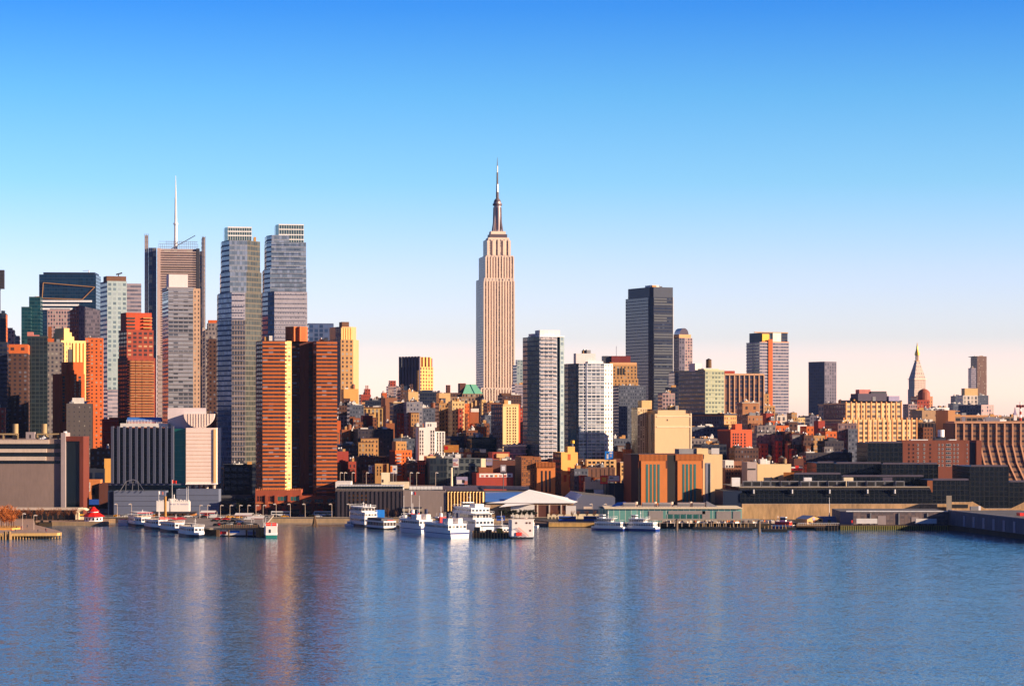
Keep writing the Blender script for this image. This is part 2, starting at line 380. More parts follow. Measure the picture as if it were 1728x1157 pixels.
fac('f_grn_term', (.50, .58, .52), (.22, .46, .42), (.16, .40, .36), .88, .9, .3, gm=0, bcol=(.22, .46, .42))

# ================================================================== landmark: the tall stone tower with the mast
def stone_spire_tower():
    Y = 3551
    b = B('art_deco_skyscraper', 'tallest tower of the skyline, pale stone with vertical window strips, setbacks and a silver mast', 818, Y, th=9.4, cat='skyscraper')
    def lv(L, C, R, top, bot, dy=0, m='f_esb', bay=5.2, dep=None, part='wall'):
        b.blk(part, C, R, top, m, bay, 3.7, L=L, bot=bot, dy=dy, par=.8, dep=dep, roof='roof_grey')
    # wide base shoulders and the shaft, outermost first
    lv(800, 812, 868, 655, None, 0, dep=90)
    lv(803, 817, 867.5, 470, 655, 3, dep=80)
    lv(806, 820, 866.5, 432, 470, 5, dep=70)
    lv(813, 824, 859.5, 404, 432, 9, dep=50)
    # real piers standing proud of the strips
    r = b.mb('pier')
    for (C, R, top, bot, n, dy) in ((817, 867.5, 474, 655, 11, 3), (820, 866.5, 433, 470, 10, 5), (812, 868, 657, 690, 12, 0)):
        a, e = b.ax(C, dy), b.ax(R, dy)
        for i in range(n+1):
            x = a+(e-a)*i/n; r.box(x-.9, x+.9, dy-1.0, dy-.003, b.z(bot, x), b.z(top, x), 'esb_stone')
    a, e = b.ax(824, 9), b.ax(859.5, 9)
    for i in range(5):                                 # the tall rounded buttress panels of the upper block
        x = a+(e-a)*i/4; r.box(x-1.8, x+1.8, 7.6, 8.997, b.z(430, x), b.z(405, x), 'esb_stone')
    cx = b.ax(840, 25); cy = 25+4
    m = b.mb('crown')
    def zz(p): return b.z(p, cx, cy)
    m.box(cx-15.5, cx+15.5, cy-13, cy+13, zz(405), zz(402), 'esb_stone'); m.box(cx-13, cx+13, cy-11, cy+11, zz(402), zz(396), 'esb_dark'); m.box(cx-11, cx+11, cy-9, cy+9, zz(396), zz(391), 'esb_stone')
    m = b.mb('mooring_mast')
    m.cyl(cx, cy, zz(391), zz(347), 6.6, 5.4, 16, 'esb_silver')
    for k in range(4):
        an = math.pi/4+k*math.pi/2; c, s_ = math.cos(an), math.sin(an)
        for q in range(6):
            z0 = zz(391-q*5.5); z1 = zz(391-(q+1)*5.5); w = 9.5-q*.85; m.tube((cx+c*w, cy+s_*w, z0), (cx+c*(w-.85), cy+s_*(w-.85), z1), 1.3, 'esb_silver', 4)
    for k in range(8):
        an = k*math.pi/4; m.tube((cx+math.cos(an)*6.6, cy+math.sin(an)*6.6, zz(388)), (cx+math.cos(an)*5.6, cy+math.sin(an)*5.6, zz(350)), .7, 'esb_dark', 4)
    m.cyl(cx, cy, zz(347), zz(344), 7.0, 7.0, 18, 'esb_dark'); m.cyl(cx, cy, zz(344), zz(341), 6.2, 5.6, 18, 'esb_silver')
    m.cyl(cx, cy, zz(341), zz(338), 5.4, 4.6, 18, 'esb_dark'); m.cyl(cx, cy, zz(338), zz(334), 4.8, 1.6, 18, 'esb_silver')
    m = b.mb('antenna')
    for (p0, p1, r0, r1, k) in ((334, 324, 2.2, 2.0, 'esb_dark'), (324, 311, 2.0, 1.7, 'esb_silver'), (311, 291, 1.4, 1.2, 'esb_dark'), (291, 280, .8, .8, 'esb_silver'), (280, 266, .6, .2, 'esb_dark')):
        m.cyl(cx, cy, zz(p0), zz(p1), r0, r1, 8, k)
    b.last = (b.ax(813, 10), b.ax(866, 10), 10, 60, b.z(432)); b.done()
pl('esb_stone', (.86, .70, .57), .8, 0, .06); pl('esb_dark', (.16, .12, .14), .6, .2, .05); pl('esb_silver', (.48, .38, .36), .35, .6, .05)
stone_spire_tower()

# ================================================================== landmark: screen-walled tower with tall thin mast
def mast_tower():
    b = B('office_skyscraper', 'brown screened office tower with two thin side fins and a tall white mast', 264, 2285, th=9, cat='skyscraper')
    b.blk('wall', 266, 337, 420, 'f_nyt', 3, 4.2, dep=50, par=0, roof='roof_grey')
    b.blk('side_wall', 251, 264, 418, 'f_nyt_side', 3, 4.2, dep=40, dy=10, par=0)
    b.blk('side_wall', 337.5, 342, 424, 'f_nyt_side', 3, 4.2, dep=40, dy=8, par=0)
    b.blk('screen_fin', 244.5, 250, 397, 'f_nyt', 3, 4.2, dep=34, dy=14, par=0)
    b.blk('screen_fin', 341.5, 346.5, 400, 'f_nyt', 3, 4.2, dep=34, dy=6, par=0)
    m = b.mb('screen')
    a, e = b.ax(268), b.ax(334)
    z0, z1 = b.z(600), b.z(424); n = 44
    for i in range(n):                                 # ceramic-rod screen: horizontal louvres
        z = z1-(z1-z0)*i/n; m.box(a, e, -1.6, -1.2, z-.9, z-.1, 'nyt_screen')
    for i in (0, 1): x = (a, e)[i]; m.box(x-1.5, x+1.5, -1.8, -.01, z0, z1+3, 'steel_dark' if i else 'nyt_screen')
    for py in (451, 458): m.box(a+2, e-3, -1.9, -1.61, b.z(py+1), b.z(py), 'black')
    m = b.mb('roof_screen')
    for i in range(22):
        x = a+(e-a)*i/21; m.tube((x, 2, b.z(420)), (x, 2, b.z(406 if 3 < i < 21 else 411)), .22, 'steel', 4)
    for py in (416, 411, 407): m.tube((a, 2, b.z(py)), (e, 2, b.z(py)), .2, 'steel', 4)
    for (p0, p1, top) in ((244.5, 250, 397), (341.5, 346.5, 400)):
        m = MB()
        for px in (p0, (p0+p1)/2, p1):
            x = b.ax(px); m.tube((x, 5, b.z(top+150)), (x, 5, b.z(top-3)), .35, 'steel', 4)
        for q in range(20): m.tube((b.ax(p0), 5, b.z(top+q*7)), (b.ax(p1), 5, b.z(top+q*7)), .25, 'steel', 4)
        m.build('fin_frame', b.root)
    m = b.mb('mast'); x = b.ax(296.5, 20)
    m.cyl(x, 20, b.z(420), b.z(375), 1.7, 1.4, 8, 'white'); m.cyl(x, 20, b.z(375), b.z(330), 1.3, .9, 8, 'white'); m.cyl(x, 20, b.z(330), b.z(292), .7, .15, 8, 'white'); m.cyl(x, 20, b.z(376), b.z(373), 2.2, 2.2, 8, 'white')
    m = b.mb('crane_jib'); m.tube((b.ax(288), 12, b.z(419)), (b.ax(330), 12, b.z(395)), .5, 'steel_dark', 4)
    b.done()
pl('nyt_screen', (.58, .45, .41), .7, 0, .08)
mast_tower()

# ================================================================== glass twins
def glass_twin_west():
    b = B('glass_tower', 'glass residential tower with pale lantern top, left of the pair of stepped towers', 391, 1580, th=9.4, cat='skyscraper')
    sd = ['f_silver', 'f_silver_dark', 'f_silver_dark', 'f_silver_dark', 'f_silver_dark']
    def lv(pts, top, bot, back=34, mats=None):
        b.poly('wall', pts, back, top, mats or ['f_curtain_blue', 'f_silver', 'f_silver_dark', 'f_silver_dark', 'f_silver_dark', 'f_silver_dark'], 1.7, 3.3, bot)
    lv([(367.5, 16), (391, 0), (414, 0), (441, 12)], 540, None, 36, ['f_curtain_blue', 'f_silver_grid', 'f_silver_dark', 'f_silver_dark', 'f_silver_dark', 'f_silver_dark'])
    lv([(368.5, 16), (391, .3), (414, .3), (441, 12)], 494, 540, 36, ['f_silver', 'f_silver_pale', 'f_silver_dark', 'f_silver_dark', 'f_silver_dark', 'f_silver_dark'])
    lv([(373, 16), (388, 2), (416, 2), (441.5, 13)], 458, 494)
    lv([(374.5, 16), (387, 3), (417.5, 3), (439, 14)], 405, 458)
    m = b.mb('balcony_slab')
    for i in range(28):
        z = b.z(496+i*10.2); m.box(b.ax(391.5), b.ax(413), -.5, -.01, z-.28, z, 'blue_grey')
    P, zt = b.poly('lantern', [(379, 12), (385, 6), (424, 6)], 26, 382, 'lantern_glass', 0, 0, 405, 'roof_white')
    a, e = b.ax(385, 6), b.ax(424, 6); r = b.mb('lantern_frame')
    for i in range(11): x = a+(e-a)*i/10; r.box(x-.25, x+.25, 5.4, 5.99, b.z(404), zt+.4, 'lantern_bar')
    for py in (382, 389, 396): r.box(a-.3, e+.3, 5.2, 5.39, b.z(py)-.5, b.z(py)+.2, 'white')
    b.last = (b.ax(426, 10), b.ax(437, 10), 10, 24, b.z(405)); b.units(2)
    b.done()
def glass_twin_east():
    b = B('glass_tower', 'tallest glass residential tower, right of the pair of stepped towers, pale lantern top', 460, 1680, th=9.4, cat='skyscraper')
    mt = ['f_curtain_blue', 'f_silver', 'f_silver_dark', 'f_silver_dark', 'f_silver_dark']
    def lv(pts, top, bot, mats=mt, back=34): b.poly('wall', pts, back, top, mats, 1.7, 3.3, bot)
    lv([(443, 12), (452, 2), (463, 0), (518.5, 0)], 492, None, ['f_curtain_blue', 'f_curtain_blue', 'f_silver_pale', 'f_silver_dark', 'f_silver_dark', 'f_silver_dark'])
    lv([(446, 12), (456, 1), (517, 1)], 453, 492)
    lv([(449.5, 12), (458, 2), (516.5, 2)], 408, 453)
    lv([(450, 12), (458.5, 3), (488, 3)], 396, 408)
    P, zt = b.poly('lantern', [(465, 14), (471, 8), (512, 8)], 28, 377, 'lantern_glass', 0, 0, 408, 'roof_white')
    a, e = b.ax(471, 8), b.ax(512, 8); r = b.mb('lantern_frame')
    for i in range(11): x = a+(e-a)*i/10; r.box(x-.25, x+.25, 7.4, 7.99, b.z(408), zt+.4, 'lantern_bar')
    for py in (377, 385, 394, 402): r.box(a-.3, e+.3, 7.2, 7.39, b.z(py)-.5, b.z(py)+.2, 'white')
    r = b.mb('floor_band')
    for i in range(26):
        z = b.z(409+i*7.3); r.box(b.ax(464), b.ax(516), -.4, -.01, z-.25, z, 'blue_grey')
    b.done()
pl('lantern_bar', (.50, .56, .54), .5, .1, 0); pl('lantern_glass', (.30, .40, .38), .15, .3, .1)
glass_twin_west(); glass_twin_east()

# ================================================================== far-left group
def west_side_towers():
    b = B('sign_tower', 'slim tower with a dark lattice sign box at the left edge of the picture', -6, 2600, th=4, cat='office tower')
    b.blk('wall', -40, 2, 530, 'f_navy', 3, 3.5, dep=30); m = b.mb('sign_mast'); x = b.ax(0, 8)
    m.tube((x, 8, b.z(530)), (x, 8, b.z(455)), .7, 'steel_dark'); m = b.mb('sign_box'); m.box(b.ax(-14, 4), b.ax(7, 4), 4, 8, b.z(487), b.z(455), 'sign_lattice')
    for i in range(6): zq = b.z(458+i*5); m.box(b.ax(-13, 4), b.ax(6.3, 4), 3.6, 3.99, zq-.6, zq+.6, 'steel_dark')
    b.done()
    T('office_tower', 'navy glass tower with a thin orange edge at the far left of the skyline', 0, 0, 10, 530, 2400, ['f_navy', 'f_orange', 'f_navy', 'f_navy'], ph=(2, 8, 524, 'navy'), dep=40)
    T('office_block', 'stepped mauve stone block between the navy tower and the teal glass tower', 9, 9, 24, 558, 2500, 'f_pinkgrid', ph=(12, 21, 553, 'pink'), dep=25)
    T('office_block', 'low building with white and dark floor bands beside the teal glass tower', 22, 22, 33, 568, 2650, 'f_palebands', 3, 4, dep=25)
    b = B('glass_tower', 'dark teal glass tower in two heights with pale left edges', 36, 2700, th=6, cat='office tower')
    b.blk('wall', 36, 52, 519, ['f_teal', 'f_teal', 'f_teal', 'glass_pale'], 3, 4, dep=42, L=32); b.blk('wall', 49, 68, 502, ['f_teal', 'f_teal', 'f_teal', 'glass_pale'], 3, 4, dep=30, dy=12); b.units(2); b.done()
    b = B('glass_tower', 'broad dark blue glass tower with a framed window panel and white lower bands', 68, 2850, th=3, cat='office tower')
    b.blk('wall', 66, 162, 463, 'f_deepblue', 3, 4, dep=50, par=0); a, e = b.ax(73, 3), b.ax(160, 3); b.mb('crown').box(a, e, 3, 44, b.z(463)+.01, b.z(459), 'navy')
    m = b.mb('frame_line')
    def ln(x0, y0, x1, y1, r=.5): m.tube((b.ax(x0, -1), -1, b.z(y0)), (b.ax(x1, -1), -1, b.z(y1)), r, 'tan', 4)
    ln(73, 477, 160, 484); ln(73, 477, 68, 550); ln(71, 503, 139, 505); ln(139, 505, 160, 484)
    m = b.mb('white_band')
    for py, x1 in ((508, 155), (514.5, 133), (521, 122)): m.box(b.ax(70, -1), b.ax(x1, -1), -1.5, -.01, b.z(py+1.6), b.z(py-1.6), 'white')
    x = b.ax(150, 10); m = b.mb('antenna'); m.tube((x, 10, b.z(459)), (x, 10, b.z(455)), .6, 'white'); m.tube((b.ax(140, 10), 10, b.z(456)), (x+1, 10, b.z(455)), .3, 'steel', 4); b.done()
    T('office_tower', 'plain grey slab just right of the broad dark blue glass tower', 161, 161, 174, 501, 3000, 'f_slab', dep=30)
    T('office_tower', 'grey brown tower with sloping top under the dark blue glass tower', 80, 80, 126, 524, 2600, 'f_pinkgrid', 3, 4, dep=35, un=0, ph=(84, 118, 521, 'f_slab'))
    b = B('glass_tower', 'angular blue grey glass building with brown left facet and a slanted top', 133, 2500, th=16, cat='office tower')
    P = [(b.ax(118, 12), 12), (b.ax(133), 0), (b.ax(174), 0)]; zl, zr = b.z(515), b.z(524); m = b.mb('wall')
    q = [(P[0][0], P[0][1]), (P[1][0], 0), (P[2][0], 0), (P[2][0], 35), (P[0][0], 35)]; zs = [b.z(524), zl, zr, zr, b.z(524)]
    mt = ['f_brown', 'f_slab', 'f_slab', 'f_slab', 'f_slab']; nb = (4, 12, 8, 12, 8)
    for i in range(5):
        j = (i+1) % 5; m.face([(*q[i], 0), (*q[j], 0), (*q[j], zs[j]), (*q[i], zs[i])], mt[i], [(0, 0), (nb[i], 0), (nb[i], zs[j]/4), (0, zs[i]/4)])
    m.face([(*q[i], zs[i]) for i in range(5)], 'roof_grey'); b.done()
    b = B('office_tower', 'pale green grid tower with a brown rooftop block and a bent antenna', 181, 2250, th=22, cat='office tower')
    b.blk('wall', 181, 214, 476, 'f_lightteal', 4.2, 4.4, dep=30, L=172.5, roof='roof_grey', bot=657); b.blk('wall', 181.5, 214, 657, 'f_palebands', 4.2, 3.8, dep=29, dy=.5, par=0)
    b.last = (b.ax(181), b.ax(214), 0, 30, b.z(476)); b.ph(180, 213, 466, 'brown', 2, 14); x = b.ax(200, 8); m = b.mb('antenna'); m.tube((x, 8, b.z(467)), (x, 8, b.z(460)), .5, 'steel_dark'); m.tube((b.ax(196, 8), 8, b.z(462)), (b.ax(206, 8), 8, b.z(459)), .7, 'steel_dark'); b.done()
    T('office_tower', 'pale lilac banded tower half hidden behind the pale green grid tower', 214, 214, 238.5, 480, 2450, 'f_palebands', 4, 4, dep=30, un=0)
    # lit deco hotel, left wall's shade put into a brown facade
    b = B('art_deco_hotel', 'glowing yellow stepped deco hotel with a shaded left side and a small black niche', 103, 1990, th=38, cat='hotel')
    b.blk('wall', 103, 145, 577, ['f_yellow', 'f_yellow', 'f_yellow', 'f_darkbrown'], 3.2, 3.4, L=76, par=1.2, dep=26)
    b.blk('wall', 103, 145, 640, ['f_yellow', 'f_yellow', 'f_yellow', 'f_darkbrown'], 3.2, 3.4, L=76, par=.6, dep=30, dy=-1.5)
    m = b.mb('crown'); zb = b.z(577)
    for (l, r, t, d0, d1) in ((108, 125, 567, 3, 17), (108, 121, 560, 4, 15), (108, 117, 553, 5, 13)): m.box(b.ax(l, d0), b.ax(r, d0), d0, d1+8, zb, b.z(t), 'yellow_stone')
    m = b.mb('pier')
    for px in (109, 124, 130, 136, 142): x = b.ax(px); m.box(x-.8, x+.8, -1.1, -.01, b.z(640), b.z(578), 'yellow_stone')
    m = b.mb('niche'); m.box(b.ax(115), b.ax(121), -.5, -.02, b.z(612), b.z(589), 'black'); b.done()
    b = B('apartment_building', 'bright orange brick apartment block with a raised centre in front of the yellow deco hotel', 101, 1800, th=26, cat='apartment block')
    b.blk('wall', 101, 143, 633, 'orange_brick', dep=20, L=99); b.blk('wall', 112, 141, 613, 'orange_brick', dep=14, dy=2)
    m = b.mb('pier'); m.box(b.ax(118), b.ax(125), -.6, -.01, 0, b.z(624), 'orange_brick')
    b.wins((107.5, 126.5, 134.5), seq(634, 712, 14), 2.0, 2.0, 'brown'); b.done()
    b = B('apartment_tower', 'tall orange brown apartment tower with rows of small windows behind the grey block', 144, 2050, th=9, cat='apartment tower')
    b.blk('wall', 144, 174, 572, 'f_orange', 3.4, 3.2, dep=30, L=140); x0, x1 = b.ax(146), b.ax(152); bal = MB(); bal.box(0, x1-x0, -1.2, -.01, -.9, 0, 'dark_brick'); f = None
    for i in range(38):
        o = bal.build('balcony', b.root) if f is None else copy_tree(f, b.root); f = f or o; o.location = (x0, 0, b.z(578+i*4.9))
    b.units(3); b.done()
    b = B('apartment_tower', 'very dark apartment tower with sunlit roof blocks beside the orange topped tower', 50, 1880, th=9, cat='apartment tower')
    b.blk('wall', 46, 80, 569, 'f_darkgreen', 3, 3.2, dep=40); b.ph(46, 56, 560, 'pink', 2, 8); b.ph(50, 66, 565, 'pink', 3, 6); b.done()
    T('apartment_tower', 'dark grey apartment tower with a red chimney block, left of the yellow deco hotel', 78, 78, 106, 579, 1900, 'f_grey', 3.4, 3.3, dep=24, ph=((80, 91, 571, 'orange_brick', 2, 5), (81, 87, 551, 'rust', 3, 4)))
    b = B('apartment_tower', 'dark brown apartment tower with its sunlit top storey painted orange', 12, 1840, th=9, cat='apartment tower')
    b.blk('wall', 12, 47, 596, 'f_darkbrown', 3.6, 3.2, dep=36, par=0); b.blk('sunlit_storey', 12, 47, 583, 'f_orange', 7, 5, dep=36, bot=596, dy=.1); b.done()  # orange facade holds the sunlight on the top storey
    T('apartment_tower', 'navy glass tower cut by the left edge of the picture, below the navy office tower', -30, -30, 12, 579, 1800, 'f_navy', 3, 3.3, dep=30)
    T('apartment_building', 'dark brick block low at the far left with red lit windows', -30, -30, 8, 690, 1640, 'f_red', 3, 3.3, dep=20)
    b = B('hotel_block', 'dull grey block with a white rooftop box in front of the orange apartment blocks', 112, 1720, th=9, cat='building')
    b.blk('wall', 112, 156, 683, 'f_grey_plain', 3.4, 3.3, dep=26, L=109); b.ph(122, 142, 671, 'roof_white', 3, 7); b.units(4); b.done()
    T('brick_building', 'small vivid red building with thin pale floor lines beside the ribbed pier building', 172, 172, 200, 709, 1760, 'red_bright_brick', 4, 3.4, dep=24, un=0, ph=(184, 200, 704, 'red_bright_brick', 3, 10), slabs=('pink', 8.5, .35, .25))
    T('brick_building', 'brown brick building with an orange roof hut behind the low orange building', 152, 152, 188, 759, 1640, 'f_brown', 3.6, 3.6, dep=24, ph=(166, 178, 756, 'orange_brick'))
    T('brick_building', 'narrow sunlit ochre wall squeezed against the ribbed pier building', 176, 176, 188, 776, 1600, 'ochre', dep=12, un=0)
    T('warehouse', 'navy blue low building with two dark windows behind the low orange building', 139, 139, 177, 793, 1585, 'f_navy', 8, 8, dep=16, un=0)
    b = B('brick_building', 'low orange brick building with a tall white framed window', 138, 1540, th=5, cat='building')
    b.blk('wall', 138, 169, 811, 'orange_pale', dep=18, par=.6); b.blk('wall', 167, 186, 816, 'dark_brick', dep=14, dy=-2, par=.4)
    b.wins((147,), (821,), 3.8, 5.6, 'white'); b.wins((157.5, 179), (831, 826), 2, 2.6, 'dark_brick'); b.mb('awning').box(b.ax(138, -2), b.ax(167, -2), -2, -.05, b.z(851), b.z(842), 'blue'); b.done()
pl('sign_lattice', (.08, .07, .08), .7); pl('glass_pale', (.35, .45, .50), .2, .2); pl('yellow_stone', (.92, .62, .26), .8, 0, .06)
pl('red_bright_brick', (.75, .07, .02), .8, 0, .06); pl('ochre', (.75, .42, .12), .85); pl('orange_pale', (.70, .28, .10), .85)
fac('f_grey_plain', (.14, .12, .12), (.14, .12, .12), (.06, .06, .08), .2, .3, .2)
west_side_towers()

# ---- red balcony tower, grey bay-window tower
def balcony_tower():
    b = B('apartment_tower', 'red brick apartment tower with stacked balconies and a stepped crown', 215, 1760, th=26, cat='apartment tower')
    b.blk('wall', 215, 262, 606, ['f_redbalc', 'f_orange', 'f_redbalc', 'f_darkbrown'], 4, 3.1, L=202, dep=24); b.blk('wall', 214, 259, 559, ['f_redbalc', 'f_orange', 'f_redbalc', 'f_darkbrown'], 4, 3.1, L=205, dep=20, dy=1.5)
    b.blk('crown', 213, 256, 530, 'red_crown', L=209, dep=14, dy=4, bot=559); m = b.mb('crown')
    for py in (535, 540, 546, 552): m.box(b.ax(242, 2), b.ax(257, 2), 2, 3.99, b.z(py+1.5), b.z(py), 'tan'); m.box(b.ax(215, 2), b.ax(229, 2), 3.4, 3.99, b.z(py+2.5), b.z(py), 'black')
    bal = MB(); bal.box(-2.3, 2.3, -1.3, 0, 0, .25, 'tan'); bal.box(-2.3, 2.3, -1.3, -1.2, .25, 1.2, 'rust'); bal.box(-2.3, -2.2, -1.2, 0, .25, 1.2, 'rust'); bal.box(2.2, 2.3, -1.2, 0, .25, 1.2, 'rust')
    first = None
    for i in range(21):
        for px in (222, 233, 244, 254):
            z = b.z(611+i*4.6)
            if first is None: first = bal.build('balcony', b.root); o = first
            else: o = first.copy(); scene.collection.objects.link(o); o.parent = b.root
            o.location = (b.ax(px), -.01, z)
    b.done()
balcony_tower()
def bay_tower():
    b = B('apartment_tower', 'grey tower with long window bands and a blank pale rooftop box, before the mast tower', 284, 1880, th=16, cat='apartment tower')
    b.blk('wall', 284, 326, 490, ['f_tower_grey', 'f_tower_grey', 'f_tower_grey', 'f_greenside'], 4.2, 3.3, L=263, dep=34)
    b.blk('corner_strip', 326.2, 338, 489, 'f_tan_strip', 3.6, 3.3, dep=30, dy=1)
    m = b.mb('floor_band'); d = b.dep(263, b.ax(284))
    for i in range(31):
        z = b.z(493+i*6.7); m.box(b.ax(284), b.ax(325.8), -.7, -.01, z-.7, z, 'tower_band')
        if i % 5 != 2: m.box(b.ax(284)-.5, b.ax(284)-.01, 0, 30, z-.6, z, 'purple')
    b.last = (b.ax(284), b.ax(326), 0, 30, b.z(490)); b.ph(285, 317, 463, 'roof_box', 3, 14); b.mb('crown').box(b.ax(282), b.ax(327), 1, 28, b.z(490)+.01, b.z(484), 'tower_band'); b.done()
    T('apartment_tower', 'grey green stone tower with a flat cap just right of the mast tower', 340, 346, 370, 559, 2150, 'f_grey', 3, 3.4, dep=30, ph=((351, 368, 545, 'f_grey', 2, 14), (352, 367, 540, 'orange_brick', 3, 8)))
    T('apartment_tower', 'dark maroon slab tower left of the glass twin towers', 350, 352, 372, 574, 1780, 'f_darkbrown', 3, 3.2, dep=30)
    T('apartment_building', 'low dark red apartment block left of the glass twin towers', 340, 342, 370, 700, 1700, 'f_redbalc', 3, 3.2, dep=20)
pl('tower_band', (.30, .29, .32), .6, 0, .05); pl('roof_box', (.78, .68, .68), .8, 0, .05); pl('red_crown', (.50, .09, .03), .85)
bay_tower()

# ---- the orange banded tower on its brick podium
def orange_tower():
    b = B('apartment_tower', 'orange brick apartment tower with horizontal window bands and a round cornered crown', 443, 1450, th=8, cat='apartment tower')
    db, ob = 'f_brownband', 'f_orangeband'
    b.poly('wall', [(433.5, 8), (443, 0), (481, 0), (484, 2.2), (492, 3.8), (492.5, 12), (528, 12), (528.5, 3), (534, 0), (569, 0)], 30, 575,
           [db, ob, ob, 'f_stripe_lit', db, db, db, db, ob, db, db, db], 3.4, 2.63)
    m = b.mb('brick_band')                                 # the bands stand proud of the ribbon windows
    n = 39
    for i in range(n+1):
        z = b.z(576.5)-i*(b.z(576.5)-b.z(829))/n
        for (p0, p1, dy) in ((443, 481.2, 0), (534, 569, 0)): m.box(b.ax(p0), b.ax(p1), -.45, -.01, z-1.0, z, 'band_brick')
        m.prism([(b.ax(481.2), -.4), (b.ax(484), 1.8), (b.ax(492), 3.4), (b.ax(492), 3.8), (b.ax(484), 2.2), (b.ax(481.2), 0)], z-1.2, z, 'band_pale', top='band_pale', bot=True)
        m.box(b.ax(493, 12), b.ax(528, 12), 11.6, 11.99, z-.9, z, 'dark_brick')  # darker bands put the recess shade into the brick colour
    m = b.mb('pier')
    for px in (509, 517): m.box(b.ax(px, 12)-1.4, b.ax(px, 12)+1.4, 10.4, 11.59, b.z(829), b.z(578), 'dark_brick')
    m = b.mb('crown')                                       # rounded penthouse
    pts = [(481.5, 14), (481.5, 7), (496, 3.5), (500, 5), (504, 5), (506, 3), (508, 5), (516, 6), (519, 12)]
    P = [(b.ax(px, dy), dy) for px, dy in pts]+[(b.ax(519, 20), 20), (b.ax(482, 20), 20)]
    m.prism(P, b.z(575)+.01, b.z(550), 'crown_brick', top='roof_dark')
    b.last = (b.ax(444), b.ax(478), 3, 20, b.z(575)); b.units(2); b.last = (b.ax(532), b.ax(560), 3, 20, b.z(575)); b.units(2, seed=3); b.done()
    # podium
    p = B('brick_podium', 'long orange brick waterfront podium with arcade bays and dark shopfronts', 433, 1425, th=3, cat='building')
    for (C, R, top, dy) in ((431, 508, 829, 0), (508.2, 573, 838, 1), (573.2, 615, 846, 2)):
        p.blk('wall', C, R, top, 'podium_brick', dep=30, dy=dy, par=.8, roof='roof_grey', bot=None)
    m = p.mb('pier')
    for px in (450, 466, 488, 508, 528, 548, 572, 592, 612): x = p.ax(px); m.box(x-.9, x+.9, -.9, -.01, 0, p.z(835 if px < 509 else 843), 'podium_brick')
    m = p.mb('cornice'); m.box(p.ax(431), p.ax(508), -.5, -.01, p.z(849), p.z(847.5), 'orange_pale'); m.box(p.ax(509), p.ax(615), -.5, .9, p.z(849.5), p.z(847.5), 'orange_pale')
    m = p.mb('balustrade')
    for i in range(26): x = p.ax(432)+i*1.05; m.box(x-.2, x+.2, .05, .4, p.z(829)+.8, p.z(829)+1.8, 'orange_pale')
    p.wins((475.5, 498), (841,), 5.8, 2.8, 'podium_brick', 'glass_green', style=1); p.wins((517.5, 538, 560, 582, 601), (844.5,), 5.6, 2.2, 'podium_brick', 'glass_dark', dy=1, style=1)
    p.wins(seq(434, 463, 7), (841,), .9, 3.4, 'podium_brick', 'black')
    sf = MB(); sf.box(-2.7, 2.7, -.25, 0, 0, 3.6, 'black'); sf.box(-2.4, 2.4, -.32, -.26, .3, 2.7, 'glass_dark'); f0 = None
    for px in (458, 477, 498, 518, 538, 560, 582, 602):
        o = sf.build('shopfront', p.root) if f0 is None else f0.copy()
        if f0 is None: f0 = o
        else: scene.collection.objects.link(o); o.parent = p.root
        o.location = (p.ax(px), -.05, 0)
        w = MB(); w.box(-.9, .9, -.2, 0, 0, 1.2, 'black'); w.build('window', p.root, (p.ax(px), -.04, p.z(853)))
    for px, w_, k in ((477, 5.4, 'red'), (538, 5.0, 'red_bright'), (582, 3.6, 'red_bright'), (602, 2.4, 'red')):
        a = MB(); a.face([(-w_/2, -1.6, 0), (w_/2, -1.6, 0), (w_/2, -.3, 1.0), (-w_/2, -.3, 1.0)], k); a.box(-w_/2, w_/2, -1.65, -1.6, -.5, 0, k); a.build('awning', p.root, (p.ax(px), -.05, p.z(862)))
    p.done()
fac('f_stripe_lit', (.85, .55, .24), (.85, .55, .24), (.10, .07, .07), .45, .42, .3, bcol=(.8, .7, .55))  # pale brick: sunlight on the angled strip put into the colour
pl('band_brick', (.60, .18, .04), .85, 0, .06); pl('band_pale', (.90, .62, .28), .8, 0, .05); pl('crown_brick', (.60, .18, .06), .85); pl('podium_brick', (.42, .11, .05), .85)
orange_tower()

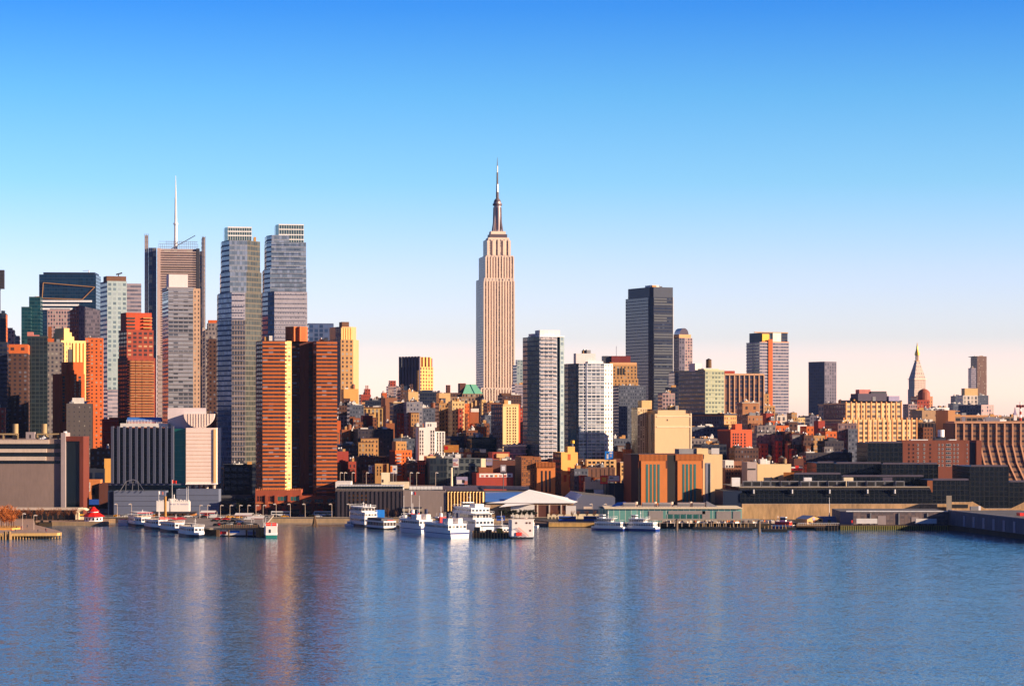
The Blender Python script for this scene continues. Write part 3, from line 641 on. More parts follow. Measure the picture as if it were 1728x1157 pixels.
# ---- pier-side civic block: ribbed dark face, green glass, blank pale wall on columns
def ribbed_block():
    b = B('consulate_block', 'ribbed dark office block joined to a blank pale stone wall raised on columns', 190, 1450, th=3, cat='office building')
    b.blk('wall', 187, 294, 722, 'f_darkgreen', 3, 3.5, dep=36, bot=815, par=0, roof='roof_grey')
    m = b.mb('rib'); z0, z1 = b.z(815), b.z(719)
    for i in range(11):
        x = b.ax(188+i*10.1); m.prism([(x, -2.2), (x+1.5, -2.4), (x+1.7, -.02), (x-.2, -.02)], z0, z1, 'rib_metal', top='white')
    b.blk('glass_stair', 293.2, 313.5, 723, 'glass_teal', 3, 3.5, dep=30, dy=1.5, bot=822, par=0)
    m = b.mb('glass_stair')
    for i in range(9): zz = b.z(730+i*10.5); m.box(b.ax(294), b.ax(313), 1.2, 1.49, zz-.15, zz+.15, 'glass_green')
    b.blk('stone_block', 313.7, 365.5, 723, 'stone_blank', dep=40, dy=-2, bot=816, par=.5, roof='roof_grey')
    m = b.mb('stone_block'); m.box(b.ax(313, -3), b.ax(366, -3), -3.2, 36, b.z(817), b.z(815.5), 'white')
    for px in (360.5,): m.box(b.ax(px, -2), b.ax(px+4, -2), -2.6, -2.01, b.z(814), b.z(724), 'band_pale')
    for i in range(14): zz = b.z(730+i*6.2); m.box(b.ax(314.5, -2), b.ax(359, -2), -2.08, -2.01, zz-.08, zz+.08, 'tan')
    for px in (320, 331, 349, 361): c = MB(); c.cyl(0, 0, 0, b.z(816)-.05, .95, n=14, mk='palewall'); c.build('column', b.root, (b.ax(px, 1), 1, 0))
    m = b.mb('lower_glass'); m.prism([(b.ax(182), 2), (b.ax(312), 2), (b.ax(312), 30), (b.ax(182), 30)], 0, b.z(816), 'glass_dark', top='rib_metal')
    m.box(b.ax(183), b.ax(312), -.8, 1.9, b.z(818), b.z(815.5), 'rib_metal')
    # roof pieces
    r = b.mb('roof_deck'); r.box(b.ax(203, 6), b.ax(292, 6), 6, 22, b.z(722)+.5, b.z(714), 'roof_white')
    r = b.mb('curved_skylight'); x0, x1 = b.ax(214, 10), b.ax(271, 10); zb = b.z(714)+.02; n = 8
    for i in range(n):
        a0, a1 = math.pi*i/n, math.pi*(i+1)/n
        p = lambda a: (10+6*(1-math.cos(a)), zb+.8+2.8*math.sin(a))
        (y0, q0), (y1, q1) = p(a0), p(a1); r.face([(x0, y0, q0), (x1, y0, q0), (x1, y1, q1), (x0, y1, q1)], 'roof_blue')
    for i in range(24): x = x0+(x1-x0)*i/23; r.box(x-.12, x+.12, 9.6, 9.99, zb, zb+2.0, 'white')
    b.mb('penthouse').prism([(b.ax(283, 6), 6), (b.ax(348, 6), 6), (b.ax(348, 26), 26), (b.ax(283, 26), 26)], b.z(723)+.02, b.z(688), 'roof_box', top='roof_grey')
    r = b.mb('fan_screen'); cx = b.ax(336, 0); zt = b.z(698); N = 16; w = b.ax(362)-cx; h = zt-b.z(723)
    arc = [(cx+w*math.cos(math.pi+math.pi*i/N), zt+h*math.sin(math.pi+math.pi*i/N)*.95) for i in range(N+1)]
    for i in range(N):
        (ax_, az), (bx, bz) = arc[i], arc[i+1]
        r.face([(ax_, 0, az), (bx, 0, bz), (bx, 0, zt), (ax_, 0, zt)], 'stone_blank'); r.face([(ax_, 0, az), (ax_, 5.9, az), (bx, 5.9, bz), (bx, 0, bz)], 'roof_box')
    r.face([(cx-w, 0, zt), (cx+w, 0, zt), (cx+w, 5.9, zt), (cx-w, 5.9, zt)], 'roof_white')
    for i in range(9): x = cx-w*.7+w*1.4*i/8; hh = h*.9*math.sqrt(max(0, 1-((x-cx)/w)**2)); r.box(x-.15, x+.15, -.2, -.01, zt-hh, zt, 'palewall')
    b.done()
    q = B('screen_wall', 'blue grey panelled building under the ribbed block, behind the moored white boats', 184, 1432, th=1, cat='building')
    q.blk('wall', 192, 279, 829, 'panel_blue', dep=14, par=.3); q.blk('wall', 182, 191.8, 829, 'navy', dep=12, dy=1, par=.3)
    m = q.mb('panel_joint')
    for py in (836, 845, 853): m.box(q.ax(193), q.ax(278.5), -.06, -.01, q.z(py+.5), q.z(py), 'steel_dark')
    m = q.mb('canopy_frame'); c = q.ax(223, -1)
    for px in (202, 212, 223, 234, 244): m.tube((q.ax(px, -1), -1, q.z(829)), (q.ax(213 if px < 223 else 233, 3) if px != 223 else c, 3, q.z(812)), .22, 'steel', 4)
    m.tube((q.ax(213, 3), 3, q.z(812)), (c, 3, q.z(809)), .25, 'steel', 4); m.tube((c, 3, q.z(809)), (q.ax(233, 3), 3, q.z(812)), .25, 'steel', 4); q.done()
    q = B('screen_wall', 'blue grey panelled box under the blank pale stone wall', 300, 1434, th=1, cat='building')
    q.blk('wall', 297.5, 369, 826, 'panel_blue', dep=14, par=.3); m = q.mb('panel_joint')
    for py in (835, 844, 853): m.box(q.ax(298), q.ax(368.5), -.06, -.01, q.z(py+.5), q.z(py), 'steel_dark')
    q.done()
    T('office_building', 'low dark navy glass building at the foot of the glass twin towers', 376, 378, 434, 786, 1500, 'f_navy', 4, 4, dep=24, un=5, slabs=('steel_dark', 6, .3, .2))
    T('office_building', 'narrow orange fronted strip building between the pale stone wall and the navy glass building', 365, 366, 378, 791, 1490, 'f_ribs', 2.4, 4, dep=20, un=0)
    T('parking_garage', 'shadowed grey garage with pale cross beams at the foot of the navy glass building', 370, 372, 430, 838, 1455, 'f_garage', 6, 3, dep=14, un=0)
pl('rib_metal', (.16, .18, .25), .5, .2, .05); pl('stone_blank', (.90, .74, .66), .85, 0, .05, .03); pl('panel_blue', (.20, .23, .32), .6, 0, .05)
fac('f_garage', (.10, .10, .12), (.10, .10, .12), (.01, .01, .012), .86, .6, .1)
ribbed_block()
# ================================================================== beige slab on the left with banded top
def banded_block():
    b = B('banded_block', 'wide beige windowless block with striped upper storeys and a grey end pylon', 20, 1424, th=0, cat='building')
    b.blk('wall', -150, 104, 742, 'beige_wall', dep=60, par=.4, roof='roof_grey')
    m = b.mb('window_band')
    for p0, p1 in ((748.5, 757), (763, 770), (777, 782)): m.box(b.ax(-150), b.ax(104), -.12, -.01, b.z(p1), b.z(p0), 'glass_dark')
    m = b.mb('white_band')
    for p0, p1, e in ((742, 748.5, 83), (757, 763, 79), (770, 776.5, 78)): m.box(b.ax(-150), b.ax(e), -1.0, -.01, b.z(p1), b.z(p0), 'palewall')
    b.mb('pylon').box(b.ax(103.5), b.ax(111), -1.4, 14, 0, b.z(730), 'palewall_grey'); b.mb('pylon').box(b.ax(108), b.ax(111), -1.0, 4, b.z(730)+.01, b.z(727.5), 'white')
    m = b.mb('glass_recess'); m.box(b.ax(111.2), b.ax(134), 1, 20, 0, b.z(744), 'glass_dark')
    m = b.mb('brick_frame'); m.box(b.ax(111.2), b.ax(140.5), .2, 20, b.z(744)+.02, b.z(736), 'red_frame'); m.box(b.ax(134.2), b.ax(140.5), .2, 20, 0, b.z(744), 'red_frame')
    m = b.mb('roof_frame')
    for (p0, p1) in ((-20, 31), (62, 99)):
        m.box(b.ax(p0, 6), b.ax(p1, 6), 6, 7, b.z(733.5), b.z(731), 'ochre_dull')
        for px in (p0+1, (p0+p1)/2, p1-1): m.box(b.ax(px, 6)-.4, b.ax(px, 6)+.4, 6.05, 6.9, b.z(742)+.1, b.z(733.5), 'ochre_dull')
    for px in (26, 74.5): t = MB(); t.cyl(0, 0, 0, 4.4+5, 1.7, n=16, mk='ochre_dull'); t.build('roof_vent', b.root, (b.ax(px, 9), 9, b.z(742)+.02))
    t = MB(); t.box(-2.6, 2.6, 0, 3, 0, 4.6, 'palewall_grey'); t.box(-.4, .4, -.06, 0, 1, 3, 'black'); t.build('roof_hut', b.root, (b.ax(51, 5), 5, b.z(742)+.02))
    b.last = (b.ax(62), b.ax(80), 1, 6, b.z(742)); b.units(5, ('white',), 1.6)
    b.done()
pl('palewall_grey', (.45, .38, .38), .85); pl('red_frame', (.20, .05, .03), .85); pl('ochre_dull', (.48, .36, .20), .85)
banded_block()

# ================================================================== behind and between
T('office_tower', 'blue glass office block with a scalloped dark roof edge behind the orange banded tower', 519, 521, 563, 547, 2500, 'f_bluegrid', 5, 4.4, dep=40, un=0)
b = B('roof_screen_block', 'dark notched roof screen on top of the blue glass office block', 521, 2498, th=9.4, cat='roof screen'); 
bpy.data.objects.remove(b.root)
b = B('art_deco_skyscraper', 'tan deco tower with arched crown and small rooftop hut, sunlit right side', 575, 2350, th=20, cat='skyscraper')
b.poly('wall', [(562, 14), (575, 0), (596, 0), (605.5, 9)], 40, 573, ['f_slab', 'f_tan', 'tan_plain', 'tan_plain', 'f_tan', 'f_tan'], 4.2, 4, None)
b.poly('crown', [(566, 15), (577, 3), (592, 3), (601, 11)], 36, 551, ['f_slab', 'tan_plain', 'tan_plain', 'tan_plain', 'tan_plain', 'tan_plain'], 4, 8, 573)
b.last = (b.ax(577), b.ax(590), 4, 30, b.z(551)); b.ph(577, 589, 543, 'brown', 8, 10)
m = b.mb('pier')
for px in (577, 581, 585, 589, 593): x = b.ax(px, 2); m.box(x-.8, x+.8, 1.6, 2.99, b.z(573), b.z(553), 'yellow_stone')
b.done()
pl('tan_plain', (.72, .42, .22), .85, 0, .06)

# middle-distance city: name, label, L, C, R, top, Y, material, bay, floor, options
CITY = [
  # far skyline bits
 ('brick_building', 'slim pink brick tower with a twin chimneyed cap standing against the sky', 607, 609, 626, 667, 2650, 'f_red', 3, 3.3, dict(ph=((616, 625, 656, 'f_red', 1, 12), (617, 618.5, 650, 'rust', 2, 2), (620, 621.5, 650, 'rust', 2, 2)), dep=20)),
 ('brick_building', 'slender mauve brick tower with a taller central block, left of the fluted tower', 652, 655, 668, 653, 2900, 'f_pinkgrid', 3, 3.3, dict(ph=(658, 668, 642, 'f_red', 1, 14), dep=20)),
 ('brick_building', 'small orange brick cube on the skyline beside the mauve brick tower', 644, 645, 653, 664, 2700, 'orange_brick', 3, 3.3, dict(un=0, dep=12)),
 ('brick_building', 'pink brown block right of the mauve brick tower', 664, 668, 678, 655, 2850, 'f_pinkgrid', 3, 3.3, dict(dep=20)),
 ('office_building', 'dark gothic block with two pointed corner turrets before the fluted tower', 672, 676, 702, 660, 2500, 'f_darkbrown', 3.4, 3.6, dict(un=1, dep=30, ph=((677, 681, 648, 'f_darkbrown', .5, 5), (692, 697, 648, 'f_darkbrown', .5, 5), (682, 692, 651, 'navy', 2, 12)))),
 ('office_building', 'tall navy shadowed block below the orange striped end of the fluted tower', 704, 708, 738, 663, 2350, 'f_navy', 3.4, 3.6, dict(dep=40, ph=(714, 730, 658, 'navy'))),
 ('brick_building', 'orange topped brown block at the right foot of the fluted tower', 728, 730, 748, 664, 2600, 'f_brown', 3, 3.4, dict(dep=20)),
 ('brick_building', 'ochre block with a blank sunlit upper wall and a bulging roof tank', 579, 580, 605, 658, 2050, 'ochre_blank', 4, 3.4, dict(dep=24, un=0)),
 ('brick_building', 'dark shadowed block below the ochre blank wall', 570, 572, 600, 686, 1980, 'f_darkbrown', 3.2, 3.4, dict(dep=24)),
 ('brick_building', 'navy brown block with a white roof parapet left of the yellow piered building', 588, 590, 614, 685, 1920, 'f_slate', 3.2, 3.4, dict(dep=22, ph=(599, 611, 682, 'white', 1, 6))),
 ('office_building', 'long dark roofed block behind the yellow piered building', 614, 616, 652, 677, 2300, 'f_navy', 3.2, 3.4, dict(dep=30, un=4)),
 ('brick_building', 'brown building with vertical yellow piers and dark window strips', 611, 613, 646, 690, 1960, 'f_yellowpier', 4.5, 3.4, dict(dep=24, un=3, cor=('brown', .6, .8))),
 ('brick_building', 'plain brown brick flank stepping down to the left beside the grey windowed pair', 645, 650, 670, 673, 2020, 'brown_plain', 3.4, 3.4, dict(dep=30, un=2)),
 ('brick_building', 'blank cream stairwell block with a grey left side, centre left of the low city', 676, 689, 706, 663, 2150, 'cream', 3.4, 3.4, dict(dep=20, un=0)),
 ('apartment_building', 'grey tan apartment building with rows of dark windows, left of the round topped grey one', 661, 664, 686, 682, 1850, 'f_grey', 3.2, 3.3, dict(dep=26, cor=('cream', .5, .7))),
 ('apartment_building', 'cool grey apartment building with a rounded parapet behind the white windowed block', 684, 686, 713, 680, 1830, 'f_slate_light', 3.4, 3.3, dict(dep=26, un=3)),
 ('brick_building', 'dim navy block behind the white windowed block', 703, 705, 742, 690, 2080, 'f_slate', 3.4, 3.4, dict(dep=30)),
 ('brick_building', 'blank cream elevator block on the tan tower left of the green hipped roof', 737, 741, 760, 665, 2160, 'cream', 3.4, 3.4, dict(dep=20, un=0)),
 ('apartment_building', 'tan apartment tower with crowded fire escapes, left of the yellow and blue shaded tower', 736, 741, 764, 682, 1900, 'f_tan', 3.0, 3.2, dict(dep=24)),
 ('apartment_tower', 'pale yellow stone tower with a bay window strip on its right edge', 759, 763, 784, 679, 1860, 'f_cream', 3.6, 3.3, dict(dep=22, un=2)),
 ('apartment_building', 'tan strip of balconies attached to the right of the pale yellow stone tower', 782, 784, 792, 683, 1880, 'f_orange', 3.2, 3.3, dict(dep=20, un=0)),
 ('apartment_building', 'blue grey block for the shaded lower part of the pale yellow stone tower', 757, 760, 786, 738, 1740, 'f_slate', 3.2, 3.3, dict(dep=22)),  # slate block stands for shade on the tower's lower part
 ('brick_building', 'rust red windowless wall with a white roof hut right of the pale yellow tower', 790, 793, 808, 697, 1900, 'rust', 3.2, 3.3, dict(dep=22, ph=(795, 808, 689, 'roof_white', 2, 6))),
 ('brick_building', 'brown block with dark arched windows between the rust wall and the slate tower', 806, 808, 826, 716, 1830, 'f_brown', 3.4, 3.6, dict(dep=22)),
 ('brick_building', 'small red brown block with a row of dark windows above the dark green mass', 798, 801, 822, 722, 1780, 'f_rust_win', 3.2, 3.6, dict(dep=20)),
 ('brick_building', 'grey blue block with a slanting white roof edge beside the slate tower', 815, 818, 834, 702, 1950, 'f_slate', 3.4, 3.4, dict(dep=22, ph=(824, 833, 699, 'white', 1, 6))),
 ('brick_building', 'brown terraced block rising behind the slate tower left of the stone skyscraper foot', 818, 822, 846, 681, 2250, 'f_brown', 3.4, 3.4, dict(dep=24, ph=(826, 832, 676, 'cream', 2, 6))),
 ('office_building', 'narrow orange lit stepped edge under the green hipped roof', 812, 813, 820, 676, 2480, 'f_yellow', 3.0, 3.4, dict(dep=12, un=0)),
 ('office_building', 'dark brown rooftop heavy block at the right foot of the stone skyscraper', 844, 848, 880, 668, 2380, 'f_darkbrown', 3.6, 3.4, dict(dep=30, ph=(846, 872, 663, 'brown', 3, 14), un=4)),
 ('brick_building', 'maroon brick slab right of the cream tower with the red edge', 874, 877, 893, 691, 2000, 'f_red', 3.2, 3.4, dict(dep=20)),
 ('office_building', 'pale grey low block behind the green sided tower', 866, 869, 892, 650, 2800, 'f_palebands', 3.4, 3.6, dict(dep=24, un=3)),
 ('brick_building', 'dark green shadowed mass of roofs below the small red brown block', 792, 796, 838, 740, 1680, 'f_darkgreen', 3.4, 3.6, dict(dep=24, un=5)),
 ('brick_building', 'brown red block low between the blue shaded block and the dark green mass', 784, 787, 806, 728, 1730, 'f_brown', 3.2, 3.4, dict(dep=18)),
 ('brick_building', 'pink orange block touching the right side of the orange banded tower', 560, 562, 575, 712, 1780, 'orange_brick', 3.2, 3.4, dict(dep=18, un=1)),
 ('brick_building', 'tall brown block with a setback right of the orange banded tower', 574, 577, 590, 727, 1720, 'f_rust_win', 4, 3.6, dict(dep=16, un=1)),
 ('brick_building', 'brown block with two slit windows, middle of the three stepped brown blocks', 589, 591, 602, 729, 1726, 'f_rust_win', 5, 3.6, dict(dep=16, un=1)),
 ('brick_building', 'narrow brown block, right of the three stepped brown blocks', 601, 603, 609, 731, 1730, 'f_rust_win', 5, 3.6, dict(dep=16, un=0)),
 ('brick_building', 'dark shadowed terrace of roofs below the stepped brown blocks', 562, 564, 604, 754, 1640, 'f_darkbrown', 3.4, 3.4, dict(dep=20, un=3)),
 ('brick_building', 'small red brick gable with a lit right side left of the yellow piered building', 610, 613, 629, 703, 1860, 'red_brick', 3.2, 3.4, dict(dep=18, un=1)),
 ('brick_building', 'dull brown block with faint windows left of the small red brick gable', 598, 600, 614, 714, 1840, 'f_brown', 3.2, 3.4, dict(dep=18)),
 ('brick_building', 'brown brick block with a small window left of the grey tan apartment building', 649, 651, 666, 716, 1800, 'rust', 4, 3.6, dict(dep=18, un=1)),
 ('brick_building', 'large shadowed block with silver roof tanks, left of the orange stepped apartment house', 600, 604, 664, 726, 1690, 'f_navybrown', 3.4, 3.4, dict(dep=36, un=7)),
 ('brick_building', 'dark maroon block between the orange stepped apartment house and the white windowed block', 694, 697, 712, 722, 1760, 'f_darkbrown', 3.2, 3.4, dict(dep=20, un=2)),
 ('brick_building', 'dark grey block below the cool grey apartment building', 660, 664, 700, 742, 1740, 'f_slate', 3.2, 3.4, dict(dep=20, un=2)),
 ('brick_building', 'tall plain red brick wall right behind the parking roof', 563, 566, 588, 764, 1560, 'red_plain', 3.2, 3.4, dict(dep=20, un=1)),
 ('brick_building', 'lower red brick house with two small windows right of the tall red brick wall', 586, 588, 601, 781, 1550, 'f_red', 4, 4, dict(dep=14, un=1)),
 ('brick_building', 'row of dark brown houses with striped upper storeys behind the two billboards', 600, 603, 658, 773, 1600, 'f_darkbrown', 3, 3.4, dict(dep=18, un=5)),
 ('brick_building', 'dark tenement row right of the orange stepped apartment house', 684, 686, 706, 783, 1545, 'f_darkbrown', 3, 3.2, dict(dep=14, un=5)),
 ('brick_building', 'dark tenement between the small red house and the gridded grey building', 716, 718, 727, 786, 1548, 'f_darkbrown', 3, 3.2, dict(dep=14, un=2)),
 ('brick_building', 'cream coloured low house behind the gridded grey building', 716, 720, 746, 772, 1556, 'cream', 3, 3.4, dict(dep=14, un=2, ph=(726, 731, 766, 'pink', 1, 4))),
 ('brick_building', 'orange brown roof block with two square windows above the gridded grey building', 765, 770, 796, 765, 1620, 'f_rust_win', 5, 4, dict(dep=14, un=2)),
 ('brick_building', 'dark block with pipes above the right half of the gridded grey building', 794, 796, 832, 766, 1625, 'f_darkbrown', 3.4, 3.4, dict(dep=14, un=6)),
 ('brick_building', 'red and yellow low block left of the grey balconied building', 828, 831, 860, 765, 1590, 'red_plain', 3.4, 3.4, dict(dep=18, un=1, ph=(838, 858, 772, 'cream', -1, 4))),
 ('brick_building', 'maroon low house with a white wall patch right of the pole sign', 826, 829, 880, 779, 1560, 'dark_brick', 4, 3.6, dict(dep=14, un=3)),
 ('brick_building', 'dark maroon low block behind the two power station buildings', 930, 932, 985, 776, 1580, 'f_darkbrown', 3.4, 3.4, dict(dep=14, un=2)),
 ('brick_building', 'slate low block between the gold wall and the notched cream parapet', 966, 969, 992, 793, 1520, 'f_slate', 3.4, 3.4, dict(dep=14, un=2)),
 ('brick_building', 'brown ribbed low building behind the notched cream parapet', 985, 988, 1038, 791, 1545, 'f_brownrib', 4, 8, dict(dep=12, un=0)),
 ('brick_building', 'brown strip roof left of the cream grid building', 975, 977, 993, 786, 1570, 'brown', 4, 4, dict(dep=12, un=0)),
 # right of the stone tower
 ('apartment_building', 'narrow building with a gold lit top storey between the two white gridded towers', 944, 946, 960, 672, 2150, 'f_yellow', 3.4, 3.4, dict(dep=20, un=1, ph=(952, 958, 655, 'orange_brick', 2, 6))),
 ('apartment_tower', 'slate navy tower in shade below the tan rounded corner building', 1040, 1044, 1090, 652, 2450, 'f_slate', 3.2, 3.4, dict(dep=30)),
 ('office_building', 'mauve brown building with pale tall windows at the foot of the black glass slab', 1115, 1118, 1139, 665, 2300, 'f_pinkgrid', 4, 4, dict(dep=20, un=2)),
 ('office_tower', 'rounded navy glass block left of the pale green banded tower', 1128, 1134, 1168, 655, 2400, 'f_navy', 4, 4, dict(dep=30, un=3)),
 ('office_building', 'tower with cream fins and dark glass right behind the rounded navy block', 1134, 1138, 1168, 629, 2900, 'f_ribs', 6.4, 4, dict(dep=30, un=2)),
 ('apartment_building', 'dark brown slab house with rust roof behind the cream ornate building', 1034, 1036, 1062, 742, 1720, 'f_slate', 3.2, 3.4, dict(dep=20)),
 ('brick_building', 'wide dark grey block with lit top windows right of the big cream wall', 1170, 1222, 1262, 702, 1980, ['f_tan', 'f_tan', 'f_tan', 'f_slate'], 3.6, 3.6, dict(dep=40, th=46, cor=('navy', .8, 1.2), un=5)),
 ('brick_building', 'dark terrace of low roofs below the wide dark grey block', 1150, 1160, 1230, 722, 1860, 'f_slate', 3.6, 3.6, dict(dep=30, un=5)),
 ('brick_building', 'low mauve roof shed with white vents below the pale green banded tower', 1164, 1166, 1216, 742, 1740, 'f_grey', 3.6, 3.6, dict(dep=26, un=6)),
 ('brick_building', 'navy shadowed roof block right behind the cream power station wing', 1180, 1184, 1226, 752, 1640, 'f_navy', 3.6, 3.6, dict(dep=24, un=4)),
 ('brick_building', 'square tan brick tower with four windows in front of the brown finned slab', 1250, 1253, 1280, 682, 1900, 'f_tanbrick', 7, 6, dict(dep=18, un=1, cor=('palewall', .6, .6))),
 ('brick_building', 'tan and red building with pale top windows right of the square tan brick tower', 1258, 1262, 1287, 703, 1840, 'f_tanbrick', 4, 4, dict(dep=18, un=2)),
 ('brick_building', 'slender tan tower peeking out left of the orange striped tower foot', 1286, 1287, 1298, 666, 2550, 'f_tan', 4, 4, dict(dep=18, un=1)),
 ('brick_building', 'tan block with a castellated top at the foot of the orange striped tower', 1286, 1288, 1308, 686, 2350, 'f_tan', 4, 4, dict(dep=18, un=2)),
 ('brick_building', 'dark and vivid red brick block topped with a wooden tank below the tan castellated block', 1287, 1293, 1306, 699, 2000, 'red_plain', 4, 4, dict(dep=18, un=1)),
 ('brick_building', 'orange brick block with small windows in the middle right of the low city', 1305, 1308, 1331, 720, 1780, 'f_orange', 4, 4, dict(dep=18, un=1)),
 ('brick_building', 'orange terrace behind the grey stone apartment house with the yellow corner', 1294, 1297, 1316, 712, 1880, 'orange_brick', 4, 4, dict(dep=18, un=1)),
 ('office_building', 'white framed podium at the foot of the orange striped tower', 1308, 1311, 1334, 702, 2600, 'f_whitewin', 6, 6, dict(dep=20, un=2)),
 ('brick_building', 'tan tower with a notched crown right of the orange striped tower', 1328, 1336, 1345, 698, 2500, 'f_tan', 4, 4, dict(dep=18, un=0, ph=(1337, 1344, 696, 'tan', .5, 4))),
 ('brick_building', 'jumble of pale cream low buildings on the skyline left of the dark blue slab', 1342, 1346, 1368, 706, 2700, 'f_cream', 4, 4, dict(dep=18, un=5)),
 ('brick_building', 'grey low building with white roof vents under the dark blue slab', 1362, 1367, 1392, 703, 2450, 'f_slab', 4, 4, dict(dep=18, un=3)),
 ('brick_building', 'dark red brick block topped by a wide grey roof box, below the dark blue slab', 1326, 1331, 1346, 714, 1860, 'f_darkbrown', 4, 4, dict(dep=18, un=1, ph=(1330, 1348, 711, 'grey', 1, 8))),
 ('brick_building', 'white and blue roof sheds right of the dark red brick block', 1344, 1346, 1362, 719, 1900, 'white', 4, 4, dict(dep=14, un=3)),
 ('brick_building', 'orange block with a cream parapet left of the narrow red brick tower', 1358, 1361, 1380, 721, 1870, 'f_orange', 4, 4, dict(dep=18, un=1)),
 ('brick_building', 'narrow red brick tower with one dark arched opening', 1378, 1381, 1392, 712, 1820, 'red_plain', 4, 4, dict(dep=12, un=0)),
 ('brick_building', 'red orange brick block right of the narrow red brick tower', 1390, 1393, 1412, 730, 1760, 'f_orange', 3.4, 3.6, dict(dep=18, un=2)),
 ('apartment_building', 'orange edged apartment house with a gold lit corner strip', 1368, 1371, 1392, 737, 1710, 'f_tan', 3.4, 3.6, dict(dep=18, un=2)),
 ('apartment_building', 'dark apartment house with a brick left flank, right end of the dark apartment row', 1388, 1392, 1424, 746, 1670, 'f_navybrown', 3.4, 3.6, dict(dep=18, un=2)),
 ('apartment_building', 'grey stone apartment house with a yellow lit corner', 1272, 1277, 1310, 733, 1700, 'f_grey', 3.4, 3.4, dict(dep=20, un=2, ph=(1278, 1292, 718, 'f_grey', 3, 8))),
 ('apartment_building', 'grey gabled apartment house behind the one with the yellow lit corner', 1284, 1292, 1309, 719, 1770, 'f_grey', 3.4, 3.4, dict(dep=20, un=1)),
 ('apartment_building', 'pinkish brown apartment house with close window rows left of the dark red one', 1304, 1307, 1324, 736, 1690, 'f_pinkdark', 3.0, 3.4, dict(dep=20, un=2)),
 ('apartment_building', 'dark red brick apartment house with a flat cornice in the dark apartment row', 1322, 1325, 1338, 730, 1686, 'f_darkbrown', 3.0, 3.4, dict(dep=20, un=2)),
 ('apartment_building', 'greenish grey apartment house with tall window strips in the dark apartment row', 1335, 1337, 1357, 735, 1680, 'f_grey', 4.5, 3.6, dict(dep=20, un=2, cor=('dark_brick', .6, .8))),
 ('apartment_building', 'dark maroon apartment house right of the one with tall window strips', 1355, 1357, 1373, 737, 1676, 'f_darkbrown', 3.0, 3.4, dict(dep=20, un=2)),
 ('apartment_building', 'shadowed brown block under the red and orange corner house', 1232, 1240, 1280, 758, 1620, 'f_darkbrown', 3.0, 3.4, dict(dep=16, un=2)),
 ('brick_building', 'small brick block with a tank behind the red and white sign', 1336, 1340, 1356, 776, 1580, 'dark_brick', 3.4, 3.4, dict(dep=12, un=1)),
 ('brick_building', 'dark shadowed low block right of the red and white sign', 1356, 1360, 1438, 766, 1600, 'f_navybrown', 3.4, 3.4, dict(dep=16, un=3)),
 ('office_building', 'white grid loft building with blue glass panels below the dark blue slab', 1388, 1398, 1427, 685, 2150, 'f_loft', 8, 5, dict(dep=30, un=3, cor=('cream', .8, .8))),
 ('office_building', 'mauve grid loft building in shade left of the yellow stepped loft building', 1408, 1414, 1446, 716, 1820, 'f_pinkdark', 3.6, 3.8, dict(dep=30, un=0)),
 # far right
 ('office_tower', 'slim brown slab tower with a dark cap at the right of the skyline', 1641, 1649, 1665, 602, 3900, 'f_brownslab', 3, 3.4, dict(dep=30, un=1, ph=(1643, 1664, 601, 'navy', 1, 24))),
 ('office_building', 'pale glass annex clipped to the slim brown slab tower', 1638, 1639, 1647, 622, 3850, 'f_palebands', 3, 3.4, dict(dep=14, un=0)),
 ('office_building', 'cream block with a tall pale penthouse in front of the slim brown slab tower', 1622, 1625, 1650, 668, 3500, 'f_whitewin', 5, 6, dict(dep=24, un=0, ph=(1628, 1650, 655, 'cream', 2, 14))),
 ('office_building', 'slate block left of the cream block with a tall pale penthouse', 1608, 1612, 1626, 669, 3600, 'f_slate', 3, 3.4, dict(dep=20, un=1)),
 ('office_building', 'slate navy block right of the cream block with a tall pale penthouse', 1645, 1648, 1668, 668, 3560, 'f_slate', 3, 3.4, dict(dep=20, un=1)),
 ('office_building', 'pink grid block with a navy left side right of the cream block', 1637, 1656, 1677, 684, 3300, ['f_pinkgrid', 'f_pinkgrid', 'f_pinkgrid', 'f_slate'], 5, 5, dict(dep=40, th=40, un=0)),
 ('office_building', 'slate low block at the left foot of the cream penthouse block', 1606, 1608, 1626, 682, 3400, 'f_slate', 3, 3.4, dict(dep=20, un=2)),
 ('brick_building', 'sunlit deco block under the red water dome, stepped and orange', 1540, 1548, 1574, 670, 2900, 'f_orangetan', 4, 4, dict(dep=24, un=1)),
 ('brick_building', 'pinkish block left of the stepped orange deco block', 1530, 1533, 1548, 683, 2800, 'f_pinkgrid', 4, 4, dict(dep=20, un=1)),
 ('brick_building', 'tan stepped block in front of the pale spired tower', 1543, 1546, 1576, 692, 2600, 'f_tan', 4, 4, dict(dep=20, un=3)),
 ('brick_building', 'low white roof sheds with dark tanks right of the stepped orange deco block', 1570, 1574, 1602, 689, 2700, 'white', 4, 4, dict(dep=14, un=7)),
 ('warehouse', 'long tan warehouse with arched vents in front of the low white roof sheds', 1552, 1556, 1602, 694, 2300, 'f_tanplain', 8, 8, dict(dep=30, un=3)),
 ('office_building', 'dark ribbed glass block left of the orange stair tower', 1545, 1549, 1598, 714, 2000, 'f_darkribs', 4, 12, dict(dep=30, un=7)),
 ('office_building', 'orange brick stair tower left of the long curved brown office building', 1594, 1600, 1612, 694, 1960, 'tan_orange', 4, 4, dict(dep=30, un=0, ph=(1598, 1620, 693, 'tan_orange', 4, 20))),
 ('warehouse', 'long low tan roof line on the horizon above the curved brown office building', 1612, 1614, 1690, 702, 2250, 'tan_orange', 4, 4, dict(dep=30, un=0)),
 ('office_building', 'dark roof plant storey with pale posts above the curved brown office building', 1610, 1612, 1760, 705, 2050, 'f_plant', 5, 3, dict(dep=30, un=6)),
]
